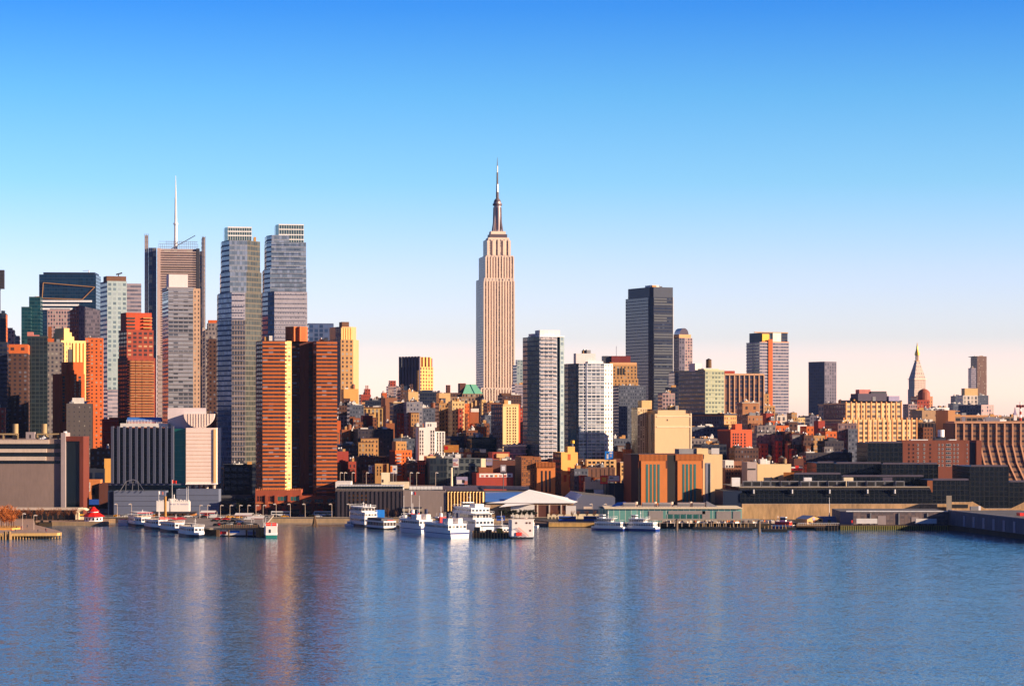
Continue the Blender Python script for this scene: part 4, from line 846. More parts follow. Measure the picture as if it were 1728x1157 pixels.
fac('f_yellowpier', (.60, .40, .16), (.12, .07, .05), (.05, .035, .035), .55, .6, .2); fac('f_navybrown', (.06, .05, .07), (.055, .045, .065), (.025, .025, .05), .4, .45, .12, bcol=(.14, .14, .2))
fac('f_slate_light', (.28, .28, .33), (.28, .28, .33), (.07, .08, .12), .45, .5, .2); fac('f_rust_win', (.36, .13, .06), (.36, .13, .06), (.05, .03, .04), .36, .46, .2)
fac('f_brownrib', (.20, .10, .07), (.05, .03, .03), (.04, .03, .03), .22, .9, .1); fac('f_tanbrick', (.48, .24, .12), (.46, .23, .11), (.08, .06, .06), .30, .42, .3)
fac('f_whitewin', (.70, .62, .55), (.70, .62, .55), (.10, .10, .12), .5, .7, .2); fac('f_pinkdark', (.24, .16, .16), (.22, .14, .15), (.06, .05, .08), .5, .55, .25, bcol=(.3, .26, .28))
fac('f_loft', (.62, .48, .38), (.45, .36, .30), (.12, .18, .28), .74, .6, .4, bcol=(.45, .38, .32)); fac('f_brownslab', (.30, .19, .15), (.26, .16, .13), (.14, .09, .09), .5, .5, .2)
fac('f_orangetan', (.72, .36, .18), (.68, .32, .16), (.12, .08, .08), .36, .5, .2); fac('f_tanplain', (.50, .33, .20), (.50, .33, .20), (.2, .14, .1), .2, .3, .1)
fac('f_darkribs', (.16, .10, .08), (.02, .02, .03), (.015, .015, .025), .86, .95, .1); fac('f_plant', (.30, .20, .15), (.04, .035, .04), (.03, .03, .03), .85, .7, .1)
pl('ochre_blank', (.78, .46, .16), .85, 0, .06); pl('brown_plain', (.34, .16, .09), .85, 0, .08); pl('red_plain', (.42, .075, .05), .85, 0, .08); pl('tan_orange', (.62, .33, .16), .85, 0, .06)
def lower_wings(b, C, R, top):
    """lower front wings, each with its own facade, so that the dense blocks step up like the real ones"""
    r = random.Random(int(C*3+top)); W_ = R-C
    for i in range(r.randint(1, 2) if W_ > 9 else 1):
        a = C+W_*r.uniform(-.1, .55); e = min(R+3, a+W_*r.uniform(.35, .55)); t = top+r.uniform(7, 26)
        b.blk('lower_wing', a, e, t, r.choice(('f_brown', 'f_darkbrown', 'f_rust_win', 'f_slate', 'f_grey', 'f_tan', 'f_red', 'f_navybrown', 'brown_plain')), 2.4, 3.1, dep=5+i*2, dy=-(5+i*3), par=.7, cor=('brown', .3, .4) if r.random() < .4 else None)
        b.last = (b.ax(C), b.ax(R), 0, 14, b.z(top))
for e in CITY:
    if e[2] is None: continue
    k = dict(e[10]); k['un'] = k.get('un', 2)+3; bay = e[8]*.72 if e[8] < 5 else e[8]
    if e[6] < 2300 and e[4] < 1600 and e[1].find('sheds') < 0: k['low'] = lower_wings
    T(*e[:8], bay, e[9]*.94, **k)

# ---- specials of the middle city
def fluted_tower():
    b = B('office_tower', 'fluted tower painted dark on its shaded side, sunlit orange stripes on the right end', 708, 2900, th=44, cat='office tower')
    b.blk('wall', 708, 731, 619, ['f_sunlit_end', 'f_sunlit_end', 'f_navy', 'f_flute'], 4.4, 4, L=676.5, par=0)  # sunlit right end and shaded left wall are put into the colours
    a, e = b.ax(708), b.ax(731); D = b.last[3]; m = b.mb('crown'); z0, z1 = b.z(619), b.z(602)
    n = 4
    for i in range(n):
        x0 = a+(e-a)*i/n; x1 = a+(e-a)*(i+1)/n; m.prism([(x0, 0), (x0+(x1-x0)*.45, 0), (x0+(x1-x0)*.45, D-2), (x0, D-2)], z0, z1, 'sunlit_stone', top='sunlit_stone'); m.prism([(x0+(x1-x0)*.45, 1.5), (x1, 1.5), (x1, D-3), (x0+(x1-x0)*.45, D-3)], z0, z1-1.5, 'maroon', top='maroon')
    m = b.mb('fluting')
    for i in range(7):
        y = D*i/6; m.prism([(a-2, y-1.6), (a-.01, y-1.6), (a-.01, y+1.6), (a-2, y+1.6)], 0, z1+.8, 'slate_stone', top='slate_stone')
    b.mb('pier').box(a-2.5, a-.01, -1, 2, 0, z0-4, 'sunlit_stone'); b.done()
fac('f_sunlit_end', (.90, .55, .20), (.85, .50, .20), (.20, .06, .05), .5, .55, .1, bcol=(.5, .3, .2)); fac('f_flute', (.09, .08, .13), (.05, .06, .12), (.03, .05, .12), .7, .8, .1, bcol=(.08, .09, .16))
pl('sunlit_stone', (.90, .52, .18), .8, 0, .05); pl('maroon', (.22, .03, .03), .8); pl('slate_stone', (.13, .11, .16), .8)
fluted_tower()
def green_roof_hotel():
    b = B('hotel_building', 'large old hotel with a bright green hipped copper roof and dark stepped left wing', 757, 2600, th=9.4, cat='hotel')
    b.blk('wall', 757, 817, 671, 'f_deco_dark', 3.4, 3.6, dep=30); b.blk('wall', 752, 786, 664, 'f_darkbrown', 3.4, 3.6, dep=24, dy=3, L=752); b.blk('wall', 754, 760, 651, 'dark_brick', dep=8, dy=5, bot=664); b.blk('wall', 776, 786, 648, 'dark_brick', dep=14, dy=6, bot=664)
    m = b.mb('green_roof'); x0, x1 = b.ax(781, 1), b.ax(815, 1); z0, z1 = b.z(664), b.z(648); i = 6
    A = [(x0, 1, z0), (x1, 1, z0), (x1, 30, z0), (x0, 30, z0)]; T_ = [(x0+4.5, 1+i, z1), (x1-7, 1+i, z1), (x1-7, 30-i, z1), (x0+4.5, 30-i, z1)]
    for k in range(4): j = (k+1) % 4; m.face([A[k], A[j], T_[j], T_[k]], 'copper_green')
    m.face(T_, 'copper_green'); m.box(x0-.6, x1+.6, .3, 30.5, b.z(671)+1.1, z0-.01, 'f_deco_dark', 3, 6, top='copper_green'); m.tube(((x0+x1)/2-2, 1+i-.2, z1), ((x0+x1)/2+2, .8, z0), .4, 'teal_paint', 4)
    m = b.mb('turret')
    for k in range(8): x = b.ax(764+k*6.5); m.box(x-.8, x+.8, -1.2, -.01, b.z(690), b.z(675+(k % 3)*2), 'cream')
    b.done()
fac('f_deco_dark', (.36, .24, .16), (.28, .18, .13), (.05, .04, .05), .5, .7, .2)
green_roof_hotel()
def white_block():
    b = B('apartment_building', 'bright white apartment building with paired dark windows and a raised roof block', 707, 1580, th=9.4, cat='apartment block')
    b.poly('wall', [(705.5, 5), (707, 0), (734, 0)], 18, 721, ['orange_pale', 'white_paint', 'white_paint', 'white_paint', 'white_paint'], 3.4, 3.4, None)
    b.blk('wall', 734.2, 751, 729, 'white_paint', dep=14, dy=3, par=.5); b.blk('roof_block', 718, 737, 713, 'white_paint', dep=8, dy=1, par=.4, bot=721)
    b.wins((709.5, 713.6), seq(719, 768, 8)[1:]+[], .95, 2.0, 'white_paint'); b.wins((728, 732), seq(719, 768, 8)[1:], 1.0, 2.1, 'white_paint'); b.wins((738.5, 743.2, 748), seq(729, 768, 7)[:], 1.0, 2.1, 'white_paint', dy=3); b.wins((723, 727), (717,), .9, 1.7, 'white_paint', dy=1)
    b.done()
pl('white_paint', (.84, .80, .76), .7, 0, .05)
white_block()
def orange_house():
    b = B('apartment_building', 'orange brick apartment house with a cream stepped top and stacked balconies', 667, 1560, th=16, cat='apartment block')
    b.blk('wall', 667, 695, 762, ['orange_vivid', 'orange_vivid', 'orange_vivid', 'shaded_brick_side'], dep=16, L=662); b.blk('stone_top', 668, 686, 747, 'tan', dep=11, dy=1, bot=762); b.blk('roof_block', 671, 684, 746, 'tan', dep=8, dy=2, bot=747, par=.3)
    b.wins((681, 686, 691), seq(762, 806, 7), .95, 1.4, 'orange_vivid'); b.wins((673, 679, 683), seq(747, 761, 2), .9, 1.3, 'cream', dy=1)
    m0 = MB(); m0.box(-1.6, 1.6, -1.2, 0, 0, .2, 'white'); m0.box(-1.6, 1.6, -1.2, -1.1, .2, 1.1, 'grey'); f = None
    for i in range(7):
        o = m0.build('balcony', b.root) if f is None else f.copy()
        if f is None: f = o
        else: scene.collection.objects.link(o); o.parent = b.root
        o.location = (b.ax(672.5), -.01, b.z(768+i*5.6))
    m = b.mb('chimney_mast'); x = b.ax(677, 5); m.tube((x, 5, b.z(747)), (x, 5, b.z(738)), .25, 'steel'); m.cyl(x, 5, b.z(738), b.z(732), 1, 1, 10, 'wood_light'); b.done()
pl('orange_vivid', (.75, .20, .04), .85, 0, .06); pl('shaded_brick_side', (.20, .05, .04), .85)  # left walls' shade put into a darker brick colour
orange_house()
def grid_building():
    b = B('loft_building', 'dark grey green gridded loft building behind the parking roof', 728, 1530, th=9, cat='building')
    b.poly('wall', [(725, 2), (754, 0), (812, 0)], 20, 773, ['f_loftdark', 'loft_wall', 'loft_wall', 'loft_wall', 'loft_wall'], 2.4, 4.2, None)
    b.wins(seq(756, 812, 6), (777.5, 789, 800.5, 811), 2.7, 2.9, 'loft_wall', 'glass_dark'); m = b.mb('floor_band')
    for py in (773, 785, 797, 808): m.box(b.ax(755), b.ax(811), -.4, -.02, b.z(py+1.2), b.z(py), 'loft_trim')
    b.last = (b.ax(735), b.ax(805), 1, 18, b.z(773)); b.units(7); b.done()
    q = B('red_house', 'small red brick tenement with three columns of windows', 705, 1543, th=5, cat='tenement'); q.blk('wall', 705.5, 717, 781, 'red_vivid', dep=12, cor=('dark_brick', .4, .6)); q.wins((708, 711.5, 715), (786, 791.5, 797), .8, 1.3, 'dark_brick'); q.done()
    q = B('tenement', 'cream tenement with two window columns between the two billboards', 633, 1530, th=5, cat='tenement')
    q.blk('wall', 633, 646, 785, 'tan', dep=12); q.blk('wall', 646.2, 652.5, 785, 'brown', dep=12, dy=1.5); q.blk('wall', 652.7, 656, 785, 'tan', dep=12); q.wins((637.5, 642.5), (788.5, 794, 799.5), .8, 1.7, 'tan'); q.done()
    q = B('rooftop_hut', 'bright cream cubic hut with a small door standing on the parking roof', 644, 1490, th=5, cat='hut'); q.blk('wall', 643.5, 658, 800, 'cream_bright', dep=6); q.wins((646,), (811,), 1.0, 1.8, 'dark_brick'); q.done()
fac('f_loftdark', (.05, .065, .085), (.05, .065, .085), (.02, .03, .045), .8, .7, .2, bcol=(.06, .08, .1)); pl('loft_wall', (.13, .15, .16), .8); pl('loft_trim', (.17, .19, .20), .8); pl('red_vivid', (.55, .07, .03), .85); pl('cream_bright', (.88, .76, .55), .8)
grid_building()
def cream_tower():
    b = B('apartment_tower', 'cream apartment tower with square windows, dark slate left side and a red right edge', 848, 1750, th=20, cat='apartment tower')
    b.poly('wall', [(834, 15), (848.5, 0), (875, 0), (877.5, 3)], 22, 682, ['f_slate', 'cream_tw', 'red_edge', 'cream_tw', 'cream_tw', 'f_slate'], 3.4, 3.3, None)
    b.wins((856.2, 860.8, 866.2, 870), seq(686, 752, 14), 1.15, 1.5, 'cream_tw'); m = b.mb('cornice'); m.box(b.ax(848.5), b.ax(875), -.5, -.01, b.z(684), b.z(681.5), 'cream'); b.last = (b.ax(850), b.ax(873), 2, 16, b.z(682)); b.units(3); b.done()
    T('apartment_building', 'grey building with a cream top band and rows of balconies below the cream tower', 853, 857, 887, 756, 1600, 'f_grey', 3, 3.4, dep=18, un=3, slabs=('palewall_grey', 3.4, .7, .9), cor=('cream_bright', .5, 1.4))
pl('cream_tw', (.86, .64, .34), .85, 0, .05); pl('red_edge', (.65, .10, .03), .85)
cream_tower()
def white_grid_towers():
    b = B('apartment_tower', 'slim white gridded apartment tower with a green glass left face and pale roof plant', 911, 1592, th=20, cat='apartment tower')
    b.poly('wall', [(890, 17), (910.5, 0), (940, 0), (941, 3), (944, 3), (945, 0), (952, 1)], 26, 568, ['f_greenside', 'f_whitegrid', 'f_greenside', 'f_greenside', 'f_greenside', 'f_lightteal', 'f_greenside', 'f_greenside', 'f_greenside'], 3.1, 3.1, None)
    b.mb('parapet').box(b.ax(910.5), b.ax(952), -.3, 22, b.z(568)+.01, b.z(566), 'white')
    b.last = (b.ax(911), b.ax(950), 0, 22, b.z(566)); b.ph(911, 945, 557, 'roof_white', 3, 9); b.ph(899, 910, 563, 'roof_box', 9, 8); b.units(4)
    m0 = MB(); m0.box(-1.7, 1.7, -1.1, 0, 0, .22, 'white'); m0.box(-1.7, 1.7, -1.1, -1.04, .22, 1.0, 'palewall_grey'); f = None; m = b.mb('floor_slab')
    for i in range(32):
        z = b.z(572+i*6.5); m.box(b.ax(910.5)-.1, b.ax(939.5), -.35, -.01, z-.3, z, 'white')
        for px in (915, 924, 933):
            o = m0.build('balcony', b.root) if f is None else f.copy()
            if f is None: f = o
            else: scene.collection.objects.link(o); o.parent = b.root
            o.location = (b.ax(px), -.36, z-.3)
    b.done()
    b = B('apartment_tower', 'broad white gridded apartment tower with a bright white right edge and sloped roof house', 977, 1645, th=14, cat='apartment tower')
    b.poly('wall', [(958.5, 12), (972, 2), (977, 0), (1020, 0), (1034, 7)], 26, 613, ['f_greenside', 'f_slate', 'f_whitegrid', 'f_whitestripe', 'f_greenside', 'f_greenside', 'f_greenside'], 3.1, 3.0, None)
    m = b.mb('floor_slab')
    for i in range(29):
        z = b.z(617+i*5.4); m.prism([(b.ax(976), -.5), (b.ax(1020), -.5), (b.ax(1034.5, 6.6), 6.6), (b.ax(1034, 7), 7), (b.ax(1020), -.01), (b.ax(977), -.01)], z-.35, z, 'white', top='white', bot=True)
    m.box(b.ax(989)-.3, b.ax(989)+.3, -.8, -.51, 0, b.z(612), 'blue_grey')
    zt = b.z(613); m = b.mb('penthouse'); P = [(b.ax(968, 5), 5), (b.ax(972, 3), 3), (b.ax(1005, 3), 3), (b.ax(1005, 17), 17), (b.ax(968, 17), 17)]; m.prism(P, zt+.01, b.z(596), ['roof_box', 'roof_box', 'white', 'roof_box', 'roof_box'], top='roof_grey')
    m.prism([(b.ax(992, 2), 2), (b.ax(1018, 2), 2), (b.ax(1018, 12), 12), (b.ax(992, 12), 12)], zt+.01, b.z(609), 'white', top='white'); b.last = (b.ax(972, 6), b.ax(1000, 6), 6, 14, b.z(596)); b.units(4); b.done()
fac('f_whitestripe', (.85, .80, .74), (.85, .80, .74), (.10, .09, .09), .5, .5, .2)  # whiter right strip holds the sunlight in its colour
white_grid_towers()
T('office_tower', 'mint grey glass office building with an arched roof frame behind the stone skyscraper', 868, 872, 892, 617, 3150, 'f_lightteal', 4, 4, dep=30, un=2, ph=(873, 892, 607, 'f_lightteal', 2, 14, 4, 4))
def tan_hotel():
    b = B('hotel_tower', 'massive tan stepped hotel tower with rounded shoulders and a dark red roof sign frame', 1034, 2550, th=10, cat='hotel')
    b.blk('wall', 1022, 1078, 652, 'f_tan', 3.6, 3.6, dep=40, L=1018); b.blk('wall', 1030, 1077, 640, 'f_tan', 3.6, 3.6, dep=34, dy=3, bot=652); b.blk('wall', 1028, 1075, 617, 'f_tan', 3.6, 3.6, dep=28, dy=5, bot=640); b.blk('crown', 1029, 1074.5, 613, 'tan_plain', dep=26, dy=5.5, bot=617)
    m = b.mb('dark_window'); 
    for px in (1043.5, 1048, 1052.5): x = b.ax(px, 5); m.box(x-1.0, x+1.0, 4.8, 4.99, b.z(632), b.z(621), 'black')
    m = b.mb('roof_sign'); m.box(b.ax(1032, 9), b.ax(1064, 9), 9, 13, b.z(612), b.z(600), 'maroon'); m.box(b.ax(1018, 12), b.ax(1032, 12), 12, 20, b.z(612), b.z(600), 'steel_dark'); m.tube((b.ax(1040, 12), 12, b.z(600)), (b.ax(1040, 12), 12, b.z(583)), .3, 'steel', 4); b.done()
tan_hotel()
def black_slab():
    b = B('office_skyscraper', 'very tall black glass slab with pale banded right face and a dark crown', 1103, 3000, th=22, cat='skyscraper')
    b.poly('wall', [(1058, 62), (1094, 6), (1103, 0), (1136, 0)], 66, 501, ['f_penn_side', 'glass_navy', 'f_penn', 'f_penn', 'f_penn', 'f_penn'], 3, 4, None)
    b.poly('crown', [(1061, 58), (1096, 7), (1103, 3), (1135.5, 3)], 60, 484, 'navy', 3, 4, 501); m = b.mb('floor_band')
    rn = random.Random(4)
    for i in range(36):
        z = b.z(503+i*4.6)
        if rn.random() < .7: m.box(b.ax(1103.5), b.ax(1135)-(rn.random() < .3)*8, -.4, -.01, z-1.7, z, 'penn_band')
    m.box(b.ax(1135.2), b.ax(1136.3), -.6, 60, 0, b.z(501), 'steel'); b.last = (b.ax(1098, 20), b.ax(1130, 20), 20, 50, b.z(484)); b.ph(1100, 1112, 481, 'roof_white', 10, 20); b.units(5); b.done()
    b = B('office_tower', 'cylinder topped grey tower with an arched roof, right behind the black glass slab', 1146, 3200, th=20, cat='office tower')
    b.poly('wall', [(1133, 22), (1146, 0), (1155, 0), (1156, 2), (1168.5, 2)], 34, 570, ['f_pinkdark', 'f_slab', 'f_slab', 'f_pinkgrid', 'f_slab', 'f_slab', 'f_slab'], 3.6, 3.8, None)
    m = b.mb('crown'); m.prism([(b.ax(1134, 10), 10), (b.ax(1146, 1), 1), (b.ax(1166, 3), 3), (b.ax(1166, 28), 28), (b.ax(1134, 28), 28)], b.z(570)+.01, b.z(564), 'tan_plain', top='roof_dark')
    x0, x1, zc = b.ax(1147, 6), b.ax(1162, 6), b.z(564); n = 10
    arc = [((x0+x1)/2-(x1-x0)/2*math.cos(math.pi*i/n), zc+(b.z(553)-zc)*math.sin(math.pi*i/n)) for i in range(n+1)]
    m.face([(x, 6, z) for x, z in arc], 'slate_stone')
    for i in range(n): m.face([(arc[i][0], 6, arc[i][1]), (arc[i][0], 24, arc[i][1]), (arc[i+1][0], 24, arc[i+1][1]), (arc[i+1][0], 6, arc[i+1][1])], 'steel')
    b.done()
pl('glass_navy', (.01, .02, .06), .15, .2); pl('penn_band', (.10, .115, .14), .6, 0, .1)
black_slab()
b = B('apartment_tower', 'pale green banded tower with a yellow lit right face and a brown roof tank', 1200, 2000, th=26, cat='apartment tower')
b.blk('wall', 1190, 1222, 626, ['f_yellowgreen', 'f_yellowgreen', 'f_yellowgreen', 'f_greengrey'], 3.2, 3.5, L=1168, dep=44, slabs=('greenband', 3.5, .5, .3)); b.ph(1188, 1213, 622, 'yellow_pale', 4, 10); b.ph(1173, 1184, 613, 'roof_white', 16, 10)
m = b.mb('roof_tank'); x = b.ax(1196, 16); m.cyl(x, 16, b.z(620), b.z(606), 2.4, 2.3, 14, 'wood'); m.cyl(x, 16, b.z(606), b.z(603.5), 2.5, .1, 14, 'steel_dark'); b.units(3); b.done()
pl('greenband', (.42, .45, .33), .8, 0, .06); pl('yellow_pale', (.66, .60, .40), .8, 0, .05)
b = B('office_building', 'brown slab with tall cream vertical fins and dark glass between them', 1224, 2150, th=9, cat='office building')
b.blk('wall', 1222.5, 1289, 633, 'f_brownglass', 4.6, 3.8, dep=30, ribs=('fin_cream', 4.55, .9, .9)); b.mb('crown').box(b.ax(1222.5), b.ax(1289), -.9, 29, b.z(633)+.01, b.z(630), 'fin_cream'); b.last = (b.ax(1224), b.ax(1280), 2, 26, b.z(630)); b.ph(1222.5, 1240, 625.5, 'red_plain', 3, 10); b.done()
fac('f_brownglass', (.10, .08, .12), (.24, .14, .12), (.045, .05, .09), .9, .7, .2, bcol=(.22, .13, .10)); pl('fin_cream', (.70, .44, .28), .8, 0, .05)
def orange_stripe_tower():
    b = B('apartment_skyscraper', 'banded tower with an orange vertical stripe and yellow scaffolding under its crown', 1282, 2850, th=24, cat='skyscraper')
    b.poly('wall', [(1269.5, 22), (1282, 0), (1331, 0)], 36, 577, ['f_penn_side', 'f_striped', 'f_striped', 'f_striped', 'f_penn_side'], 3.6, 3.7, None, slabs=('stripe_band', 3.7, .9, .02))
    b.poly('crown', [(1273, 20), (1284, 3), (1329, 3)], 32, 561, ['navy', 'f_penn', 'navy', 'navy', 'navy'], 3.6, 3.7, 577)
    m = b.mb('orange_stripe'); m.box(b.ax(1296), b.ax(1303), -1.2, -.6, 0, b.z(572), 'orange_brick'); m = b.mb('scaffold'); m.box(b.ax(1286, 2), b.ax(1298, 2), 1.6, 2.6, b.z(575), b.z(563), 'yellow'); m.box(b.ax(1284, 2), b.ax(1330, 2), 0, 1.5, b.z(578), b.z(576), 'orange'); m.box(b.ax(1304, 2), b.ax(1318, 2), 1.8, 2.6, b.z(576), b.z(561), 'roof_white')
    m.box(b.ax(1273, 6), b.ax(1330, 6), 6, 7, b.z(561), b.z(559.5), 'tan'); b.done()
fac('f_striped', (.30, .28, .34), (.28, .26, .32), (.10, .11, .17), .9, .55, .25, bcol=(.22, .2, .25)); pl('stripe_band', (.50, .44, .46), .7, 0, .05)
orange_stripe_tower()
b = B('office_tower', 'plain dark blue rectangular slab tower standing alone on the right skyline', 1391.5, 2950, th=32, cat='office tower'); b.blk('wall', 1391.5, 1411.5, 612, ['f_slab', 'f_slab', 'f_slab', 'f_bluedark'], 3.4, 3.8, L=1368.5, dep=31, par=1.5); b.done()
fac('f_bluedark', (.06, .09, .19), (.055, .085, .18), (.04, .07, .18), .7, .6, .2, bcol=(.05, .07, .14))
def spired_tower():
    b = B('clock_tower', 'slender pale campanile with a steep windowed pyramid roof and a gilded lantern', 1545, 4950, th=24, cat='tower')
    b.blk('wall', 1543.5, 1562, 641, ['f_met', 'f_met', 'f_met', 'f_met'], 4, 4.4, L=1533, dep=22, cor=('esb_stone', 1.6, 1.5)); b.blk('wall', 1543, 1562.5, 657, 'f_met', 4, 4.4, L=1532, dep=24, dy=-1, par=.6)
    a, e = b.ax(1543.5), b.ax(1562); zb, zt = b.z(641)+2.5, b.z(609); c = (a+e)/2; m = b.mb('pyramid_roof'); i = (e-a)/2-3.6
    A = [(a, 0), (e, 0), (e, 22), (a, 22)]; Q = [(c-3.6, 11-3.6), (c+3.6, 11-3.6), (c+3.6, 11+3.6), (c-3.6, 11+3.6)]
    for k in range(4): j = (k+1) % 4; m.face([(*A[k], zb), (*A[j], zb), (*Q[j], zt), (*Q[k], zt)], 'f_met', [(0, 0), (5, 0), (3.6, 5), (1.4, 5)])
    m = b.mb('lantern'); m.box(c-4.4, c+4.4, 6.6, 15.4, zt, zt+1.2, 'tan_plain'); m.cyl(c, 11, zt+1.2, b.z(598), 3.0, 2.8, 8, 'brown_plain')
    for k in range(8): an = k*math.pi/4; m.tube((c+3.3*math.cos(an), 11+3.3*math.sin(an), zt+1.2), (c+3.3*math.cos(an), 11+3.3*math.sin(an), b.z(598)), .5, 'esb_stone', 4)
    m = b.mb('gilded_dome'); m.cyl(c, 11, b.z(599), b.z(595), 5.2, 5.0, 12, 'gold'); m.cyl(c, 11, b.z(595), b.z(588), 4.4, 1.9, 12, 'gold'); m.cyl(c, 11, b.z(588), b.z(584), 2.2, 1.8, 10, 'gold'); m.cyl(c, 11, b.z(584), b.z(577), 1.4, .1, 8, 'gold'); b.done()
spired_tower()
b = B('water_dome_building', 'brick building carrying a red round water dome before the pale spired tower', 1548, 2860, th=9, cat='building'); b.blk('wall', 1548, 1568, 676, 'f_red', 4, 4, dep=16); m = b.mb('dome'); x = b.ax(1559, 8); m.cyl(x, 8, b.z(676), b.z(662), 7.6, 7.2, 18, 'dome_red'); m.cyl(x, 8, b.z(662), b.z(658), 7.2, 5, 18, 'dome_red'); m.cyl(x, 8, b.z(658), b.z(655.5), 5, 1.5, 18, 'dome_red'); b.done()
pl('dome_red', (.40, .13, .08), .7)
# yellow stepped industrial loft
def stepped_loft():
    b = B('loft_building', 'huge yellow stepped loft building with vertical piers and piled dark roof sheds', 1428, 1950, th=14, cat='building')
    b.blk('wall', 1424, 1547, 710, ['f_industrial', 'f_industrial', 'f_industrial', 'f_pinkdark'], 5.6, 3.9, L=1414, dep=60, par=1.0); b.blk('wall', 1428, 1521, 682, ['f_industrial', 'f_industrial', 'f_industrial', 'f_pinkdark'], 5.6, 3.9, L=1412, dep=50, dy=6, bot=712)
    m = b.mb('pier')
    for (C, R, top, bot, n, dy) in ((1424, 1547, 706, 760, 15, 0), (1428, 1521, 679, 709, 11, 6)):
        a, e = b.ax(C, dy), b.ax(R, dy)
        for i in range(n+1):
            x = a+(e-a)*i/n; m.box(x-.45, x+.45, dy-.4, dy-.01, b.z(bot, x), b.z(top, x)+.8, 'loft_pier')
    b.last = (b.ax(1436, 10), b.ax(1518, 10), 12, 40, b.z(682)); b.ph(1434, 1522, 675, 'steel_dark', 8, 20); b.last = (b.ax(1440, 14), b.ax(1500, 14), 14, 34, b.z(676)); b.ph(1448, 1497, 664, 'slate_stone', 3, 16); b.ph(1450, 1469, 657, 'pink', 5, 8); b.ph(1470, 1496, 660, 'steel_dark', 4, 8); b.ph(1500, 1518, 668, 'purple', 2, 8); b.units(8); b.done()
pl('loft_pier', (.82, .42, .18), .85, 0, .06)
stepped_loft()
def curved_office():
    b = B('office_building', 'long brown office building with pale ribs that bend outward towards the ground', 1612, 1850, th=2, cat='office building')
    P = []; zt = b.z(714); zm = b.z(750); zl = b.z(812); m = b.mb('wall'); x0, x1 = b.ax(1610), b.ax(1800); n = 24; fl = 3.9
    prof = [(0, zt), (0, zm), (-3, (zm+zl)/2), (-9, zl), (-9, 0)]
    for (y0, z0), (y1, z1) in zip(prof, prof[1:]): m.face([(x0, y1, z1), (x1, y1, z1), (x1, y0, z0), (x0, y0, z0)], 'f_bandbrown', [(0, (z1-zt)/fl), (n, (z1-zt)/fl), (n, (z0-zt)/fl), (0, (z0-zt)/fl)])
    m.face([(x0, 40, 0), (x0, -9, 0), (x0, -9, zl), (x0, 0, zm), (x0, 0, zt), (x0, 40, zt)], 'brown'); m.face([(x0, 0, zt), (x1, 0, zt), (x1, 40, zt), (x0, 40, zt)], 'roof_dark')
    m = b.mb('rib'); step = b.ax(1626.5)-b.ax(1612.8)
    for i in range(13):
        x = b.ax(1612.8)+i*step
        for (y0, z0), (y1, z1) in zip(prof, prof[1:]):
            sh = lambda y: x+(-y)*.85
            a0, a1 = sh(y0), sh(y1); w = .55
            m.face([(a1-w, y1-1, z1), (a1+w, y1-1, z1), (a0+w, y0-1, z0), (a0-w, y0-1, z0)], 'rib_pale'); m.face([(a1-w, y1, z1), (a1-w, y1-1, z1), (a0-w, y0-1, z0), (a0-w, y0, z0)], 'rib_pale'); m.face([(a1+w, y1-1, z1), (a1+w, y1, z1), (a0+w, y0, z0), (a0+w, y0-1, z0)], 'rib_pale')
    b.mb('cornice').box(x0, x1, -1.3, 30, zt+.01, zt+1.6, 'rib_pale'); b.last = (b.ax(1620), b.ax(1720), 4, 24, zt+1.6); b.units(9, ('white', 'steel', 'steel_dark')); b.done()
    b = B('telecom_mast', 'red and white telecom mast with round drums above the brown office roof', 1716, 1875, th=0, cat='mast', z=Z(709, 1875)); m = b.mb('mast')
    for i in range(6): m.cyl(b.ax(1722), 0, b.z(710-i*5.4), b.z(704.6-i*5.4), 1.1-.1*i, 1.0-.1*i, 8, 'red_plain' if i % 2 == 0 else 'white')
    m = b.mb('drum')
    for dx in (-2.2, 0, 2.2): m.cyl(b.ax(1722)+dx, -.5, b.z(687), b.z(683), 1.3, 1.3, 10, 'maroon')
    b.done()
    b = B('white_dish', 'pale triangular roof fin left of the red and white telecom mast', 1712, 1874, th=0, cat='roof fin', z=Z(709, 1874)); m = b.mb('fin'); m.prism([(b.ax(1711), 0), (b.ax(1716), 0), (b.ax(1716), 2), (b.ax(1711), 2)], 0, b.z(700), 'white', top='white'); m.face([(b.ax(1711), 0, b.z(700)), (b.ax(1716), 0, b.z(700)), (b.ax(1713), 1, b.z(686))], 'purple'); m.face([(b.ax(1716), 0, b.z(700)), (b.ax(1716), 2, b.z(700)), (b.ax(1713), 1, b.z(686))], 'white'); m.face([(b.ax(1711), 2, b.z(700)), (b.ax(1711), 0, b.z(700)), (b.ax(1713), 1, b.z(686))], 'purple'); b.done()
    # brick apartment house in front
    b = B('apartment_building', 'wide red brown brick apartment house with white window frames and a dark recess', 1522, 1680, th=3, cat='apartment block')
    b.blk('wall', 1522, 1628, 745, 'brick_house', dep=18, L=1520); b.blk('recess', 1636, 1647.5, 746, 'navy', dep=14, dy=3, par=0); b.blk('wall', 1628.2, 1635.8, 745, 'brick_house', dep=18); b.blk('wall', 1647.7, 1656.5, 745, 'brick_house', dep=18)
    b.wins((1549, 1559.5, 1584.5, 1590.5, 1610, 1616), seq(747, 788, 6), 1.1, 1.5, 'white'); b.wins((1600.5,), seq(747, 788, 6), 3.6, 1.7, 'white', style=1); b.wins((1534, 1541.5, 1570), seq(747, 788, 6), 1.0, 1.4, 'dark_brick'); b.wins((1632,), seq(747, 788, 6), .8, 1.2, 'white')
    b.last = (b.ax(1540), b.ax(1650), 3, 14, b.z(745)); b.ph(1578, 1596, 737, 'steel_dark', 2, 8); b.ph(1602, 1614, 741, 'white', 2, 5); b.ph(1537, 1566, 741, 'white', 2, 6)
